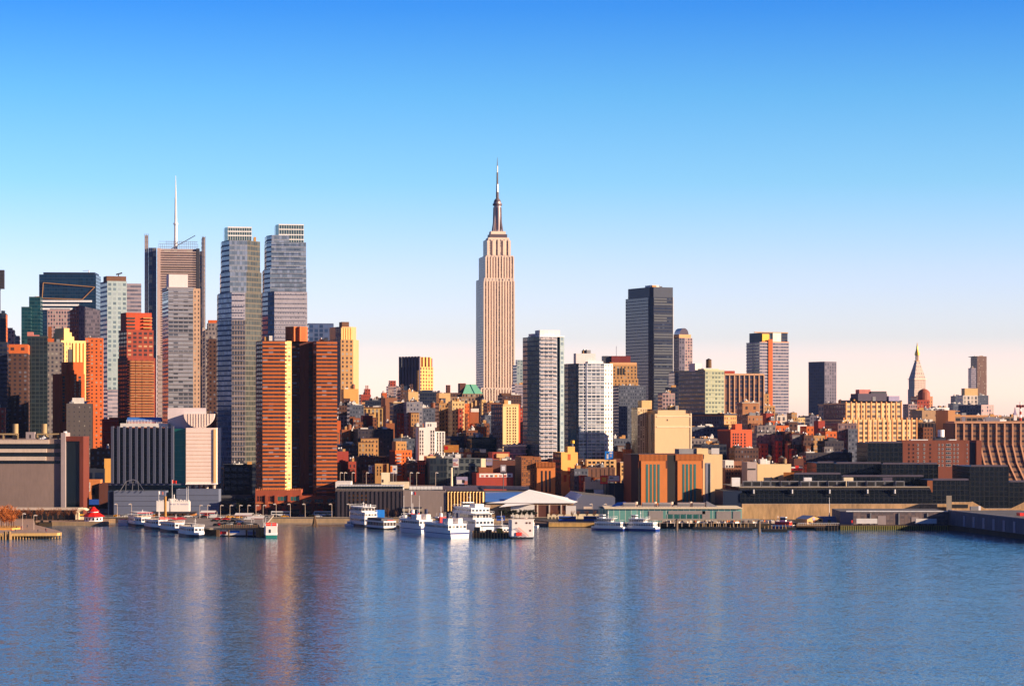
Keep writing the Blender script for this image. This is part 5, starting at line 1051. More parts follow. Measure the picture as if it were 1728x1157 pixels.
    m = b.mb('roof_tank'); x = b.ax(1588, 6); m.cyl(x, 6, b.z(737)+.01, b.z(725), 2.3, 2.3, 16, 'white'); b.done()
    T('brick_building', 'mauve windowed wing left of the wide red brown brick apartment house', 1518, 1520, 1546, 748, 1720, 'f_pinkdark', 3.6, 3.6, dep=14, un=1)
pl('rib_pale', (.66, .38, .24), .8, 0, .05); pl('brick_house', (.27, .09, .055), .85, 0, .08)
curved_office()
# red and orange corner house
b = B('apartment_building', 'red orange brick corner house with a raised block and a shaded left side', 1233, 1660, th=22, cat='apartment block')
b.blk('wall', 1233, 1269, 727, ['red_orange', 'red_orange', 'red_orange', 'shaded_brick_side'], L=1223, dep=20); b.ph(1241, 1252, 715, 'red_orange', 2, 6); b.wins((1237.5, 1241.5, 1245.5, 1251, 1257), seq(730, 775, 9), 1.0, 1.5, 'dark_brick'); b.units(2); b.done()
pl('red_orange', (.62, .13, .05), .85, 0, .06)
# ---- cream wall block and ornate neighbour
def cream_wall():
    b = B('storage_building', 'large blank cream wall building with two pale string courses and rooftop hut', 1106, 1600, th=12, cat='building')
    b.poly('wall', [(1098, 10), (1105, 0), (1166.5, 0)], 34, 698, ['f_ornate', 'cream_wall', 'cream_wall', 'cream_wall', 'cream_wall'], 3.6, 6, None); b.blk('wall', 1110, 1157, 693, 'cream_wall', dep=30, dy=.6, bot=698, par=.5)
    m = b.mb('string_course')
    for py in (702.5, 720): m.box(b.ax(1108), b.ax(1166), -.35, -.01, b.z(py+.8), b.z(py-.8), 'cream_bright')
    m.box(b.ax(1165), b.ax(1167), -.4, 20, 0, b.z(697), 'cream_bright'); m.box(b.ax(1126)-.4, b.ax(1126)+.4, -.06, -.01, b.z(710), b.z(707), 'black')
    b.last = (b.ax(1112), b.ax(1155), 1, 26, b.z(693)); b.ph(1131, 1145, 684, 'cream', 3, 7); b.units(5); b.done()
    b = B('brick_building', 'ornate mottled cream building with a stepped top beside the large blank cream wall', 1077, 1615, th=12, cat='building')
    b.blk('wall', 1076, 1092, 690, 'f_mottle', 1.6, 1.6, dep=16); b.blk('roof_block', 1083, 1100, 678, 'cream', dep=10, dy=1, bot=690); b.blk('recess', 1092.2, 1105, 700, 'f_darkgreen', 3, 3, dep=14, dy=3); b.units(2); b.done()
fac('f_mottle', (.72, .56, .34), (.50, .36, .20), (.34, .24, .14), .5, .5, .3, bcol=(.85, .7, .45)); fac('f_ornate', (.70, .50, .30), (.20, .14, .10), (.05, .04, .05), .5, .8, .1); pl('cream_wall', (.80, .58, .36), .85, 0, .04, .03)
cream_wall()
# ================================================================== setting: river, land, quays
def water():
    m, nt, p = _base('river_water'); MATS['river_water'] = m
    p.inputs['Base Color'].default_value = (.045, .13, .24, 1); p.inputs['Roughness'].default_value = .12; p.inputs['IOR'].default_value = 1.33
    t = _n(nt, 'ShaderNodeTexCoord'); acc = None
    for sx, sy, sc, amp in ((.5, 1, .07, .05), (.6, 1, .33, .26), (.8, 1, 1.5, .68)):     # swell, waves, ripples as slopes of the surface
        mp = _n(nt, 'ShaderNodeMapping'); mp.inputs['Scale'].default_value = (sx, sy, 1); mp.inputs['Rotation'].default_value = (0, 0, R_(8+20*sc))
        nt.links.new(t.outputs['Object'], mp.inputs[0]); n = _n(nt, 'ShaderNodeTexNoise'); n.inputs['Scale'].default_value = sc; n.inputs['Detail'].default_value = 3; n.inputs['Roughness'].default_value = .6
        nt.links.new(mp.outputs[0], n.inputs[0])
        a = _n(nt, 'ShaderNodeVectorMath', operation='SUBTRACT'); nt.links.new(n.outputs['Color'], a.inputs[0]); a.inputs[1].default_value = (.5, .5, .5)
        c = _n(nt, 'ShaderNodeVectorMath', operation='MULTIPLY'); nt.links.new(a.outputs[0], c.inputs[0]); c.inputs[1].default_value = (amp*.8, amp, 0)
        if acc: d = _n(nt, 'ShaderNodeVectorMath', operation='ADD'); nt.links.new(acc, d.inputs[0]); nt.links.new(c.outputs[0], d.inputs[1]); acc = d.outputs[0]
        else: acc = c.outputs[0]
    # wind lanes: large soft patches of calmer and rougher water
    n = _n(nt, 'ShaderNodeTexNoise'); mp = _n(nt, 'ShaderNodeMapping'); mp.inputs['Scale'].default_value = (.22, 1, 1); nt.links.new(t.outputs['Object'], mp.inputs[0]); nt.links.new(mp.outputs[0], n.inputs[0]); n.inputs['Scale'].default_value = .022; n.inputs['Detail'].default_value = 3
    k = _math(nt, 'ADD', _math(nt, 'MULTIPLY', n.outputs[0], .9), .55)
    e = _n(nt, 'ShaderNodeVectorMath', operation='SCALE'); nt.links.new(acc, e.inputs[0]); nt.links.new(k, e.inputs['Scale'])
    f = _n(nt, 'ShaderNodeVectorMath', operation='ADD'); nt.links.new(e.outputs[0], f.inputs[0]); f.inputs[1].default_value = (0, 0, 1)
    g = _n(nt, 'ShaderNodeVectorMath', operation='NORMALIZE'); nt.links.new(f.outputs[0], g.inputs[0]); nt.links.new(g.outputs[0], p.inputs['Normal'])
    b = MB(); b.face([(-9000, -400, 0), (9000, -400, 0), (9000, 16000, 0), (-9000, 16000, 0)], 'river_water'); tag(b.build('water'), 'blue rippled river water', kind='structure')
water()
def setting(name, b, label): return tag(b.build(name), label, kind='structure')
def W(px, Y): return (X(px, Y), Y)
coast = [(-6000, 1383), W(258, 1383), W(900, 1383), W(900, 1372), W(928, 1345), W(1252, 1345), W(1252, 1322), W(1416, 1318), W(1418, 1300), W(1600, 1300), W(1728, 1196), W(2300, 1060), (6000, 1000), (6000, 15500), (-6000, 15500)]
b = MB(); b.prism(coast, -1, GZ, ['seawall']*4+['quay_dark']*7+['seawall']*4, top='ground_mat'); setting('ground', b, 'flat city ground behind a pale concrete sea wall')
pl('quay_dark', (.07, .055, .04), .95, 0, .4, .3); pl('seawall', (.50, .36, .22), .9, 0, .25, .2); pl('ground_mat', (.09, .08, .075), .95, 0, .2)  # dark quay walls stand for the shade under the wharf edge
b = MB(); b.face([(X(-300, 1398), 1398, GZ+.008), (X(1010, 1398), 1398, GZ+.008), (X(1010, 1416), 1416, GZ+.008), (X(-300, 1416), 1416, GZ+.008)], 'asphalt'); setting('road', b, 'riverside highway asphalt')
b = MB()
for i in range(70):
    x = X(-100, 1404)+i*6
    b.face([(x, 1404, GZ+.014), (x+3, 1404, GZ+.014), (x+3, 1404.2, GZ+.014), (x, 1404.2, GZ+.014)], 'white')
setting('road_markings', b, 'dashed white lane lines')
b = MB(); b.box(X(-300, 1396), X(1010, 1396), 1395.5, 1396.3, GZ, GZ+.4, 'concrete'); tag(b.build('road_barrier'), 'low concrete barrier along the riverside highway', 'barrier')
# left park pier
b = MB(); P = [W(-140, 1192), W(96, 1200), W(104, 1206), W(101, 1222), W(60, 1292), W(56, 1383), W(-140, 1383)]; b.prism(P, 1.6, 3.0, 'pier_edge', top='pave', bot=True)
def pier_thing(name, label, mbx, cat='pier'): return tag(mbx.build(name), label, cat)
root = empty('park_pier', (0, 0, 0), 0, 'paved park pier with rounded tip and row of timber fender piles at lower left', 'pier'); b.build('deck', root)
pl('pier_edge', (.62, .42, .18), .9)
pm = MB(); pm.cyl(0, 0, -1.5, 2.6, .32, .32, 8, 'wood_light'); pm.cyl(0, 0, 2.6, 2.8, .36, .2, 8, 'wood'); p0 = None
for i in range(26):
    px = -20+i*4.9; Y = 1197+(px/104)*9-1.2
    o = pm.build('pile', root) if p0 is None else p0.copy()
    if p0 is None: p0 = o
    else: scene.collection.objects.link(o); o.parent = root
    o.location = (X(px, Y), Y, 0)
r = MB(); Y = 1199
for i in range(40): x = X(-20+i*2.9, Y+i*.15); r.box(x-.05, x+.05, Y+i*.15, Y+i*.15+.1, 3.0, 4.1, 'steel')
r.tube((X(-20, Y), Y, 4.1), (X(94, Y+6), Y+6, 4.1), .06, 'steel', 4); r.build('railing', root)
bb = MB(); bb.prism([W(-60, 1232), W(20, 1232), W(34, 1240), W(34, 1262), W(-60, 1268)], 3.0, 3.9, 'ochre', top='dry_grass'); bb.build('planter', root)
pl('dry_grass', (.60, .33, .08), .95, 0, .3, .5)
d = MB()
for (px, Y) in ((9, 1193), (16, 1193)): 
    for k in range(5): d.cyl(X(px, Y)+.5*math.cos(k*1.25), Y+.5*math.sin(k*1.25), -1.5, 4.2, .28, .26, 7, 'wood_light')
d.box(X(9, 1193), X(16, 1193), 1192.6, 1193.4, 1.6, 2.2, 'wood'); tag(d.build('dolphin_fender'), 'pair of clustered timber mooring piles at the left pier corner', 'mooring piles')
# back quay
b = MB(); b.prism([W(60, 1350), W(170, 1347), W(184, 1356), W(184, 1384), W(60, 1384)], -1, 2.2, 'seawall', top='pave'); pier_thing('quay', 'low stone quay behind the small harbour basin', b, 'quay')
b = MB(); b.prism([W(66, 1336), W(88, 1336), W(88, 1350), W(66, 1350)], -.5, 2.0, 'pile', top='wood', bot=True); b.prism([W(68, 1337), W(73, 1337), W(73, 1348), W(68, 1348)], 2.0, 3.6, 'black', top='wood'); b.prism([W(82, 1337), W(87, 1337), W(87, 1348), W(82, 1348)], 2.0, 3.4, 'black', top='wood')
tag(b.build('small_dock'), 'small dark timber dock beside the stone quay', 'dock')

# dark pier shed with pale roof edge + white arch end
b = B('pier_shed', 'long low dark pier building with pale roof edge and cream arched end', 10, 1372, th=0, cat='building')
b.blk('wall', -140, 130, 859.5, 'black', dep=18, par=0, roof='roof_grey'); b.mb('roof_edge').box(b.ax(-140), b.ax(131), -.6, 18, b.z(860)+.01, b.z(857.5), 'palewall')
m = b.mb('arch'); n = 10; x0, x1 = b.ax(128.5, -1), b.ax(151, -1); zc, zt = b.z(864), b.z(858)
pts = [(x0+(x1-x0)*i/n, zc+(zt-zc)*math.sin(math.pi*i/n)) for i in range(n+1)]
for (xa, za), (xb, zb) in zip(pts, pts[1:]): m.prism([(xa, -2), (xb, -2), (xb, 8), (xa, 8)], za-.5, zb+.3, 'cream_bright', top='cream_bright', bot=True)
for px in (129, 133): m.box(b.ax(px, -1)-.4, b.ax(px, -1)+.4, -2, 0, 0, zc, 'cream_bright')
m.box(b.ax(129), b.ax(146), -1.5, 2, 0, 1.6, 'cream_bright'); m.box(b.ax(133), b.ax(147), -1.3, -.9, b.z(869), b.z(867), 'yellow'); b.done()
# red roofed pavilion
Y = 1358; t = empty('pavilion', (X(157.5, Y), Y, 2.2), 0, 'round pavilion with a two tiered bright red roof and white walls', 'pavilion')
m = MB(); m.cyl(0, 0, 0, 2.6, 5.2, 5.2, 10, 'white'); m.build('wall', t)
for k in range(6):
    an = R_(-150+k*24); w = MB(); w.box(-.5, .5, -.06, .06, .6, 1.9, 'glass_dark'); w.build('window', t, (5.18*math.cos(an), 5.18*math.sin(an), 0), an+math.pi/2)
m = MB(); m.cyl(0, 0, 2.6, 4.9, 6.6, 3.0, 10, 'roof_red'); m.build('lower_roof', t)
m = MB(); m.cyl(0, 0, 4.9, 5.5, 2.8, 2.8, 10, 'white'); m.build('clerestory', t)
m = MB(); m.cyl(0, 0, 5.5, 7.4, 3.6, 1.2, 10, 'roof_red'); m.cyl(0, 0, 7.4, 8.0, 1.3, .8, 10, 'roof_red'); m.build('upper_roof', t)
pl('roof_red', (.72, .025, .012), .5, 0, .05)

# ferry terminal with white castellated sign storey
b = B('ferry_terminal', 'small ferry terminal with a white castellated upper storey bearing faded lettering', 264, 1376, th=4, cat='building')
b.blk('wall', 262, 330, 866, 'terminal_wall', dep=9, par=0); b.mb('canopy').box(b.ax(256), b.ax(332), -2.2, 9, b.z(865.4), b.z(863), 'steel_dark')
m = b.mb('sign_storey'); x0, x1 = b.ax(264, -1), b.ax(320, -1); z0, z1 = b.z(862.6), b.z(846); m.box(x0, x1, -1, 6, z0, z1, 'white_paint')
rn = random.Random(3)
for i in range(17):
    x = x0+(x1-x0)*i/17; m.box(x, x+(x1-x0)/17*.7, -.9, 1.5, z1+.01, z1+rn.uniform(.3, 1.3), 'white_paint')
m.box(b.ax(284, -1), b.ax(296, -1), -.8, 1.5, z1+.02, b.z(841), 'white_paint'); m.cyl(b.ax(293.5, -1), 0, z1, b.z(834), .35, .3, 8, 'white_paint')
b.wins((270, 281, 286.5, 293, 300.5, 308, 315), (869,), 1.1, 2.0, 'terminal_wall')
lt = MB(); rl = random.Random(8); xq = b.ax(286)
for wn in (6, 2, 8):                                  # the faded, unreadable line of letters
    for q in range(wn): lt.box(xq, xq+.42, -1.06, -1.005, b.z(851.3), b.z(849.2)+rl.uniform(-.15, .15), 'purple'); lt.box(xq+.1, xq+.32, -1.09, -1.065, b.z(851.0), b.z(849.9), 'white_paint'); xq += .62
    xq += .7
lt.build('lettering', b.root)
pl('terminal_wall', (.58, .28, .10), .85)
b.done(); t = MB(); Yc = 1366; t.cyl(0, 0, 0, 13.3, .75, .7, 14, 'chimney_brick'); tag(t.build('chimney_stack', None, (X(279, Yc), Yc, GZ)), 'brown and yellow round stack in front of the white castellated storey', 'chimney')
pl('chimney_brick', (.50, .28, .08), .85)

# parking pier
root = empty('parking_pier', (0, 0, 0), 0, 'concrete pier carrying parked cars beside the moored sightseeing boats', 'pier')
b = MB(); b.prism([W(354, 1226), W(441, 1226), W(452, 1300), W(462, 1392), W(262, 1392), W(262, 1372)], 3.4, 4.3, 'concrete', top='pave_grey', bot=True); b.build('deck', root)
b = MB(); b.box(X(372, 1225), X(438, 1225), 1225, 1225.6, 4.3, 6.0, 'fence_beige'); b.build('fence', root)
b = MB()
for i in range(18): x = X(373+i*3.8, 1224.8); b.box(x-.08, x+.08, 1224.7, 1224.95, 4.3, 6.1, 'wood_light')
b.build('fence_slats', root)
b = MB(); b.box(X(371, 1227), X(435, 1227), 1227, 1228, .6, 3.9, 'white_paint'); b.box(X(372, 1226.9), X(382, 1226.9), 1226.8, 1226.99, 1.1, 2.6, 'red'); b.box(X(387, 1226.9), X(404, 1226.9), 1226.8, 1226.99, 1.8, 2.9, 'blue'); b.box(X(418, 1226.9), X(432, 1226.9), 1226.8, 1226.99, 1.0, 2.3, 'purple'); b.box(X(371, 1226.9), X(435, 1226.9), 1226.75, 1226.99, 0, .6, 'black'); b.build('painted_wall', root)
for px in (366, 369, 386, 416, 428, 433): c = MB(); c.cyl(0, 0, -1, 3.4, .4, .4, 8, 'wood'); c.build('pile', root, (X(px, 1226), 1226, 0))
b = MB(); b.cyl(0, 0, -1, 4.8, 2.0, 2.0, 12, 'fender_wood'); 
for k in range(10): b.tube((2.05*math.cos(k*.63), 2.05*math.sin(k*.63), -.5), (2.05*math.cos(k*.63), 2.05*math.sin(k*.63), 4.9), .2, 'wood_light', 5)
tag(b.build('round_fender', None, (X(440, 1223), 1222, 0)), 'round timber fender cluster at the outer corner of the parking pier', 'fender')
pl('pave_grey', (.28, .24, .22), .9); pl('fence_beige', (.40, .33, .24), .85); pl('fender_wood', (.50, .26, .08), .9)
# old pile cluster
b = MB()
for k in range(7): a = k*.9; b.tube((1.6*math.cos(a), 1.6*math.sin(a), -1), (.4*math.cos(a), .4*math.sin(a), 5.2), .28, 'wood', 6)
b.cyl(0, 0, 4.6, 6.4, .5, .4, 8, 'wood'); tag(b.build('pile_cluster', None, (X(531, 1330), 1330, 0)), 'leaning cluster of old timber piles standing in the water', 'mooring piles')

# ================================================================== ribbed bus shed with roof parking
b = B('bus_depot', 'long grey bus depot with vertical ribs, golden fins and rooftop parking', 575, 1400, th=2, cat='building')
b.blk('wall', 566, 680, 827, 'depot_grey', dep=115, par=.9, roof='roof_grey'); b.blk('wall', 680.3, 753, 829, 'depot_plain', dep=110, par=.6, dy=-1, roof='roof_grey'); b.blk('wall', 753.3, 817, 829, 'depot_dark', dep=110, par=.6, roof='roof_grey')
m = b.mb('rib')
for i in range(15): x = b.ax(626+i*4); 
for i in range(16): x = b.ax(571+i*7.1); m.box(x-.5, x+.9, -.8, -.02, 0, b.z(828), 'depot_dark')
m = b.mb('gold_fin')
for i in range(12):
    x = b.ax(755+i*5.35); m.prism([(x, -1.8), (x+.25, -1.9), (x+1.3, -.02), (x, -.02)], b.z(862), b.z(829.5), 'fin_gold', top='fin_gold')
m = b.mb('lit_window')
for (px, ks) in ((590, (0, 1)), (597, (0, 1)), (604, (0, 1)), (612, (0, 1)), (618, (0, 1, 2, 3))):
    for k in ks: m.box(b.ax(px)-.9, b.ax(px)+.9, -.10, -.02, b.z(837.5+k*7), b.z(834+k*7), 'amber')
m = b.mb('entrance'); m.box(b.ax(679, -2), b.ax(714, -2), -4, -1.1, b.z(862), b.z(857), 'concrete'); m.box(b.ax(676, -2), b.ax(712, -2), -4.2, -1.1, b.z(857)+.01, b.z(855), 'navy'); m.box(b.ax(683, -2), b.ax(712, -2), -3.6, -1.1, 0, b.z(862), 'glass_dark')
m = b.mb('roof_house'); m.box(b.ax(566, 30), b.ax(592, 30), 30, 60, b.z(827), b.z(827)+4, 'white_paint'); m.box(b.ax(655, 40), b.ax(690, 40), 40, 60, b.z(827), b.z(827)+3.5, 'cream_bright'); m.box(b.ax(745, 20), b.ax(806, 20), 20, 50, b.z(829), b.z(829)+1.8, 'slate_stone')
b.mb('end_wall').box(b.ax(817.3), b.ax(819), -.6, 110, 0, b.z(829), 'steel_dark')
DEPOT_TOP = b.z(828)+GZ; b.done()
pl('depot_grey', (.16, .13, .12), .7); pl('depot_plain', (.32, .26, .24), .8, 0, .1); pl('depot_dark', (.07, .055, .07), .7); pl('fin_gold', (.88, .62, .28), .6, 0, .04); pl('amber', (.75, .30, .03), .3, .2)
# ================================================================== white roofed exhibition hall
def hall():
    b = B('exhibition_hall', 'low exhibition hall with broad white folded roof and a blue flat roof at its left', 818, 1398, th=0, cat='building')
    def P(px, Y): return X(px, Y)-b.x0, Y-b.y0
    ze = 10.9-GZ; za = 18.3-GZ
    m = b.mb('wall')
    m.prism([P(819, 1398), P(968, 1398), P(968, 1480), P(819, 1500)], 0, ze-.4, 'tan_wall', top='roof_grey')
    m.prism([P(819, 1460), P(893, 1460), P(893, 1500), P(819, 1500)], 0, 15.2-GZ, 'palewall', top='roof_grey')
    m = b.mb('white_roof')
    L_, R__, A, BR, BL = (*P(819, 1397), ze), (*P(969, 1397), ze), (*P(893, 1412), za), (*P(980, 1424), ze+.6), (*P(850, 1400), 12.0-GZ)
    m.face([L_, R__, A, BL], 'roof_hall'); m.face([R__, BR, A], 'roof_hall')
    m.box(P(862, 1397)[0], P(902, 1397)[0], -3, -1.05, 0, ze-1, 'white_paint'); m.face([(P(838, 1)[0]-0, 0, 0)]*3, 'white') if 0 else None
    g = b.mb('porch_roof'); x0, x1, x2 = P(842, 1394)[0], P(862, 1394)[0], P(901, 1394)[0]
    g.face([(x0, -6, ze-2.2), (x2, -6, ze-.2), (x2, -1, ze-.3), (x0+4, -1, ze-.3)], 'roof_hall')
    m = b.mb('blue_roof'); m.face([(*P(819, 1399), ze+.6), (*P(850, 1404), ze+.6), (*P(890, 1460), 15.3-GZ), (*P(812, 1466), 15.3-GZ)], 'roof_blue')
    m = b.mb('parapet'); 
    p, q = P(787, 1490), P(893, 1468); m.prism([p, q, (q[0], q[1]+1), (p[0], p[1]+1)], 14, 18.6-GZ, 'palewall', top='palewall')
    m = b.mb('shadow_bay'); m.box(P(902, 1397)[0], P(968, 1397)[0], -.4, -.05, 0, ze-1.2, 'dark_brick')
    for px in (906, 926, 946, 955): m.box(P(px, 1397)[0], P(px, 1397)[0]+.8, -.9, -.41, 0, ze-1.0, 'palewall')
    b.done()
    b = B('warehouse', 'slate blue warehouse with a sloped left roof corner right of the white folded roof', 967, 1412, th=0, cat='building')
    x0, x1, x2, x3 = b.ax(967), b.ax(983), b.ax(1038), b.ax(1038); z0, z1, z2 = b.z(849), b.z(834), b.z(839); m = b.mb('wall')
    m.face([(x0, 0, 0), (x2, 0, 0), (x2, 0, z2), (x1, 0, z1), (x0, 0, z0)], 'slate_wall'); m.face([(x0, 40, 0), (x0, 0, 0), (x0, 0, z0), (x0, 40, z0)], 'slate_wall'); m.face([(x2, 0, 0), (x2, 40, 0), (x2, 40, z2), (x2, 0, z2)], 'slate_wall')
    r = b.mb('roof'); r.face([(x0, 0, z0), (x1, 0, z1), (x1-6, 40, z1+1), (x0-6, 40, z0+1)], 'roof_hall'); r.face([(x1, 0, z1), (x2, 0, z2), (x2, 40, z2), (x1-6, 40, z1+1)], 'roof_grey'); r.box(b.ax(932, 30), b.ax(966, 30), 30, 31, 10, b.z(840), 'roof_hall'); b.done()
pl('roof_hall', (.96, .93, .93), .6, 0, .04); pl('tan_wall', (.50, .34, .20), .85); pl('slate_wall', (.17, .19, .27), .7, 0, .05)
hall()

# ================================================================== brick power stations
def power_station():
    b = B('power_station', 'big orange brick power station with two window panels, dark corners and a tall cream wing', 1077, 1470, th=9, cat='building')
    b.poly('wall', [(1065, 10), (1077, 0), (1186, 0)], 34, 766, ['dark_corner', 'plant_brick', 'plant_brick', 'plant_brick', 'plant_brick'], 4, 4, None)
    b.blk('cream_wing', 1186.3, 1219, 768, 'cream_wing', dep=30, dy=.5, par=.6, roof='roof_grey'); b.blk('cream_wing', 1176, 1195, 757.5, 'cream_wing', dep=14, dy=8, par=.5, bot=768); b.blk('roof_block', 1146, 1176, 758, 'grey', dep=12, dy=9, par=.3, bot=766)
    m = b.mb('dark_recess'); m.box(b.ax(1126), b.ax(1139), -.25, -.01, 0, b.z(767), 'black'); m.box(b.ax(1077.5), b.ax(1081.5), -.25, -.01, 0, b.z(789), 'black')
    m = b.mb('fin_panel')
    for (a, e) in ((1078, 1125.5), (1139.5, 1186)):
        x0, x1 = b.ax(a), b.ax(e); m.box(x0, x1, -.5, -.26, b.z(777), b.z(766.5), 'dark_brick'); n = 22
        for i in range(n): x = x0+(x1-x0)*(i+.5)/n; m.box(x-.22, x+.22, -.85, -.51, b.z(777), b.z(766.5), 'plant_orange')
        m.box(x1-.9, x1, -.8, -.55, b.z(790), b.z(777), 'dark_brick')
    m = b.mb('panel')
    for (a, e) in ((1081.5, 1125.5), (1143, 1185)): m.box(b.ax(a), b.ax(e), -.75, -.26, 0, b.z(777.3), 'plant_orange')
    for px in (1091.5, 1098, 1104.5, 1111, 1153, 1159, 1165.5, 1172):
        w = MB(); w.box(-.65, .65, -.12, 0, 0, b.z(783)-b.z(848), 'glass_strip'); w.build('window', b.root, (b.ax(px), -.76, b.z(848)))
    w = MB(); w.box(-1.6, 1.6, -.2, 0, 0, b.z(781)-b.z(850), 'steel'); w.box(.2, 1.2, -.3, -.21, 0, b.z(783)-b.z(850), 'glass_dark'); w.build('window', b.root, (b.ax(1195), .49, b.z(850)))
    b.wins((1070.5,), (800, 820, 840), 1, 5, 'dark_corner', 'glass_teal', dy=5.5) if 0 else None
    sgn = MB(); sgn.box(-2.4, 2.4, -.2, 0, .8, 4.4, 'white_paint'); sgn.tube((-1.6, 0, 0), (-1.6, 0, 1), .1, 'steel'); sgn.tube((1.6, 0, 0), (1.6, 0, 1), .1, 'steel'); tag(sgn.build('roof_sign', None, (X(1207, 1474), 1474, Z(768, 1474))), 'small white square sign on the roof of the cream wing', 'sign'); b.last = (b.ax(1080), b.ax(1180), 2, 30, b.z(766)); b.done()
    b = B('power_station', 'smaller rust brown brick power station with mottled left half and three slit windows', 882, 1500, th=9, cat='building')
    b.blk('wall', 880, 913, 772, 'f_mottle_rust', 1.3, 1.3, dep=24, L=878, par=.6); b.blk('wall', 906, 937, 781, 'plant_orange', dep=20, dy=-2, par=.4); m = b.mb('fin_panel'); x0, x1 = b.ax(904, -2), b.ax(937, -2); m.box(x0, x1, -2.4, -2.05, b.z(788), b.z(780), 'dark_brick')
    for i in range(14): x = x0+(x1-x0)*(i+.5)/14; m.box(x-.2, x+.2, -2.8, -2.41, b.z(788), b.z(780), 'plant_orange')
    for px in (914.5, 921.5, 928): w = MB(); w.box(-.5, .5, -.12, 0, 0, b.z(794)-b.z(830), 'glass_dark'); w.build('window', b.root, (b.ax(px, -2), -2.01, b.z(830)))
    b.done()
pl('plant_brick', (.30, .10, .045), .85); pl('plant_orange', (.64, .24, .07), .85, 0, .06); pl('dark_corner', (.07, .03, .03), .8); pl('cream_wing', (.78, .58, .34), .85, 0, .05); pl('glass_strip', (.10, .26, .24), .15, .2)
fac('f_mottle_rust', (.34, .13, .04), (.20, .08, .04), (.10, .05, .03), .6, .6, .5, bcol=(.42, .18, .06), gr=.7)
power_station()
def gold_wall():
    b = B('apartment_building', 'stepped golden brick wall building without windows, darker left side', 947, 1535, th=16, cat='building')
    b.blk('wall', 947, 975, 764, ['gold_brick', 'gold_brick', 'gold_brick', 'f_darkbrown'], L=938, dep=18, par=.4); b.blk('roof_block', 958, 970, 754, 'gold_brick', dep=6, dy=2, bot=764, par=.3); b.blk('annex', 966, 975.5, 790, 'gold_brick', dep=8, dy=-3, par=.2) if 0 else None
    m = b.mb('brick_panel')
    for (p0, p1, r0, r1) in ((958, 963, 766, 776), (958, 963.5, 788, 800), (951, 956, 801, 812), (960, 964, 803, 822)): m.box(b.ax(p0), b.ax(p1), -.06, -.01, b.z(r1), b.z(r0), 'orange_brick')
    x = b.ax(967, 3); m = b.mb('roof_tank'); m.tube((x, 4, b.z(754)), (x, 4, b.z(748)), .5, 'steel'); m.cyl(x, 4, b.z(748), b.z(743), 1.4, 1.2, 10, 'yellow'); b.done()
    b = B('hotel_building', 'cream grid building with dark paired windows in front of the broad white gridded tower', 990, 1560, th=4, cat='building'); b.blk('wall', 990, 1040, 776, 'cream', dep=12, par=.3); b.wins((995.5, 1002.5, 1010, 1017.5, 1026, 1033.5), (780, 786.3, 792.5), 1.8, 1.6, 'cream', style=1); b.done()
    b = B('brick_building', 'cream building with notched parapet and a pale arched front', 987, 1510, th=6, cat='building'); b.blk('wall', 987, 1026, 812, 'cream_bright', dep=12, par=0); m = b.mb('parapet')
    for px, w, h in ((987, 10, 8), (999, 3, 2.4), (1004, 3, 2.4), (1009, 3, 2.2), (1015, 9, 3)): m.box(b.ax(px), b.ax(px+w), 0, 1, b.z(812)+.01, b.z(812)+h*.38, 'cream_bright')
    m = b.mb('black_arch'); m.box(b.ax(987), b.ax(1001), -1.4, -.01, 0, b.z(825), 'black'); m = b.mb('mural'); m.box(b.ax(1002), b.ax(1018), -1.2, -.01, 0, b.z(826), 'purple'); m.box(b.ax(1002), b.ax(1018), -1.25, -1.21, b.z(832), b.z(826), 'white'); b.done()
    T('brick_building', 'dark navy roofed shop block below the red and white sign', 1026, 1028, 1066, 818, 1500, 'navy', dep=14, un=1)
    b = B('brick_building', 'orange vivid brick block with a dark roof tank right of the blue billboard', 1040, 1620, th=9, cat='building'); b.blk('wall', 1041, 1051, 764, 'orange_vivid', dep=12); b.blk('wall', 1056, 1066, 760, 'orange_vivid', dep=12, dy=2); b.blk('wall', 1051, 1056.2, 772, 'dark_brick', dep=8, dy=2.4); b.done()
    b = B('tenement', 'small cream tenement with nine dark arched windows left of the big power station', 1048, 1580, th=6, cat='tenement'); b.blk('wall', 1047, 1066, 783, 'cream', dep=12, cor=('palewall', .3, .5)); b.wins((1050.5, 1055.7, 1061), (787, 793.5, 799.5), 1.0, 1.6, 'cream'); b.blk('lower', 1034, 1048, 776, 'dark_brick', dep=10, dy=2); b.done()
    # right: tenement, cream low building
    b = B('tenement', 'brown tenement with white top left corner and rows of small dark windows', 1224, 1560, th=8, cat='tenement'); b.blk('wall', 1224, 1262, 781, 'f_brownpl', dep=14); b.blk('white_corner', 1223.8, 1238.5, 779, 'white_paint', dep=12, dy=-.4, bot=789); b.wins((1227, 1231.5, 1236, 1242, 1247, 1252, 1257), (786.5, 793, 799, 805), .8, 1.3, 'dark_brick', dy=-.45); b.done()
    b = B('warehouse', 'cream low building with two half round windows and rooftop tanks', 1278, 1520, th=9, cat='building'); b.blk('wall', 1278, 1335, 784, ['cream_wing', 'cream_wing', 'cream_wing', 'grey'], dep=34, L=1261, par=.5, roof='roof_grey'); b.blk('grey_bay', 1261, 1277, 780, 'palewall_grey', dep=14, dy=0, par=.3); m = b.mb('dark_band'); m.box(b.ax(1262), b.ax(1275), -.2, -.01, b.z(792.5), b.z(790), 'black')
    for px in (1301.5, 1310.5):
        w = MB(); n = 8; pts = [(math.cos(math.pi*i/n)*1.1, -.08, math.sin(math.pi*i/n)*1.25) for i in range(n+1)]; w.face(list(reversed(pts)), 'black'); w.build('window', b.root, (b.ax(px), -.01, b.z(808)))
    b.last = (b.ax(1282), b.ax(1328), 2, 28, b.z(784)); b.units(7); b.done()
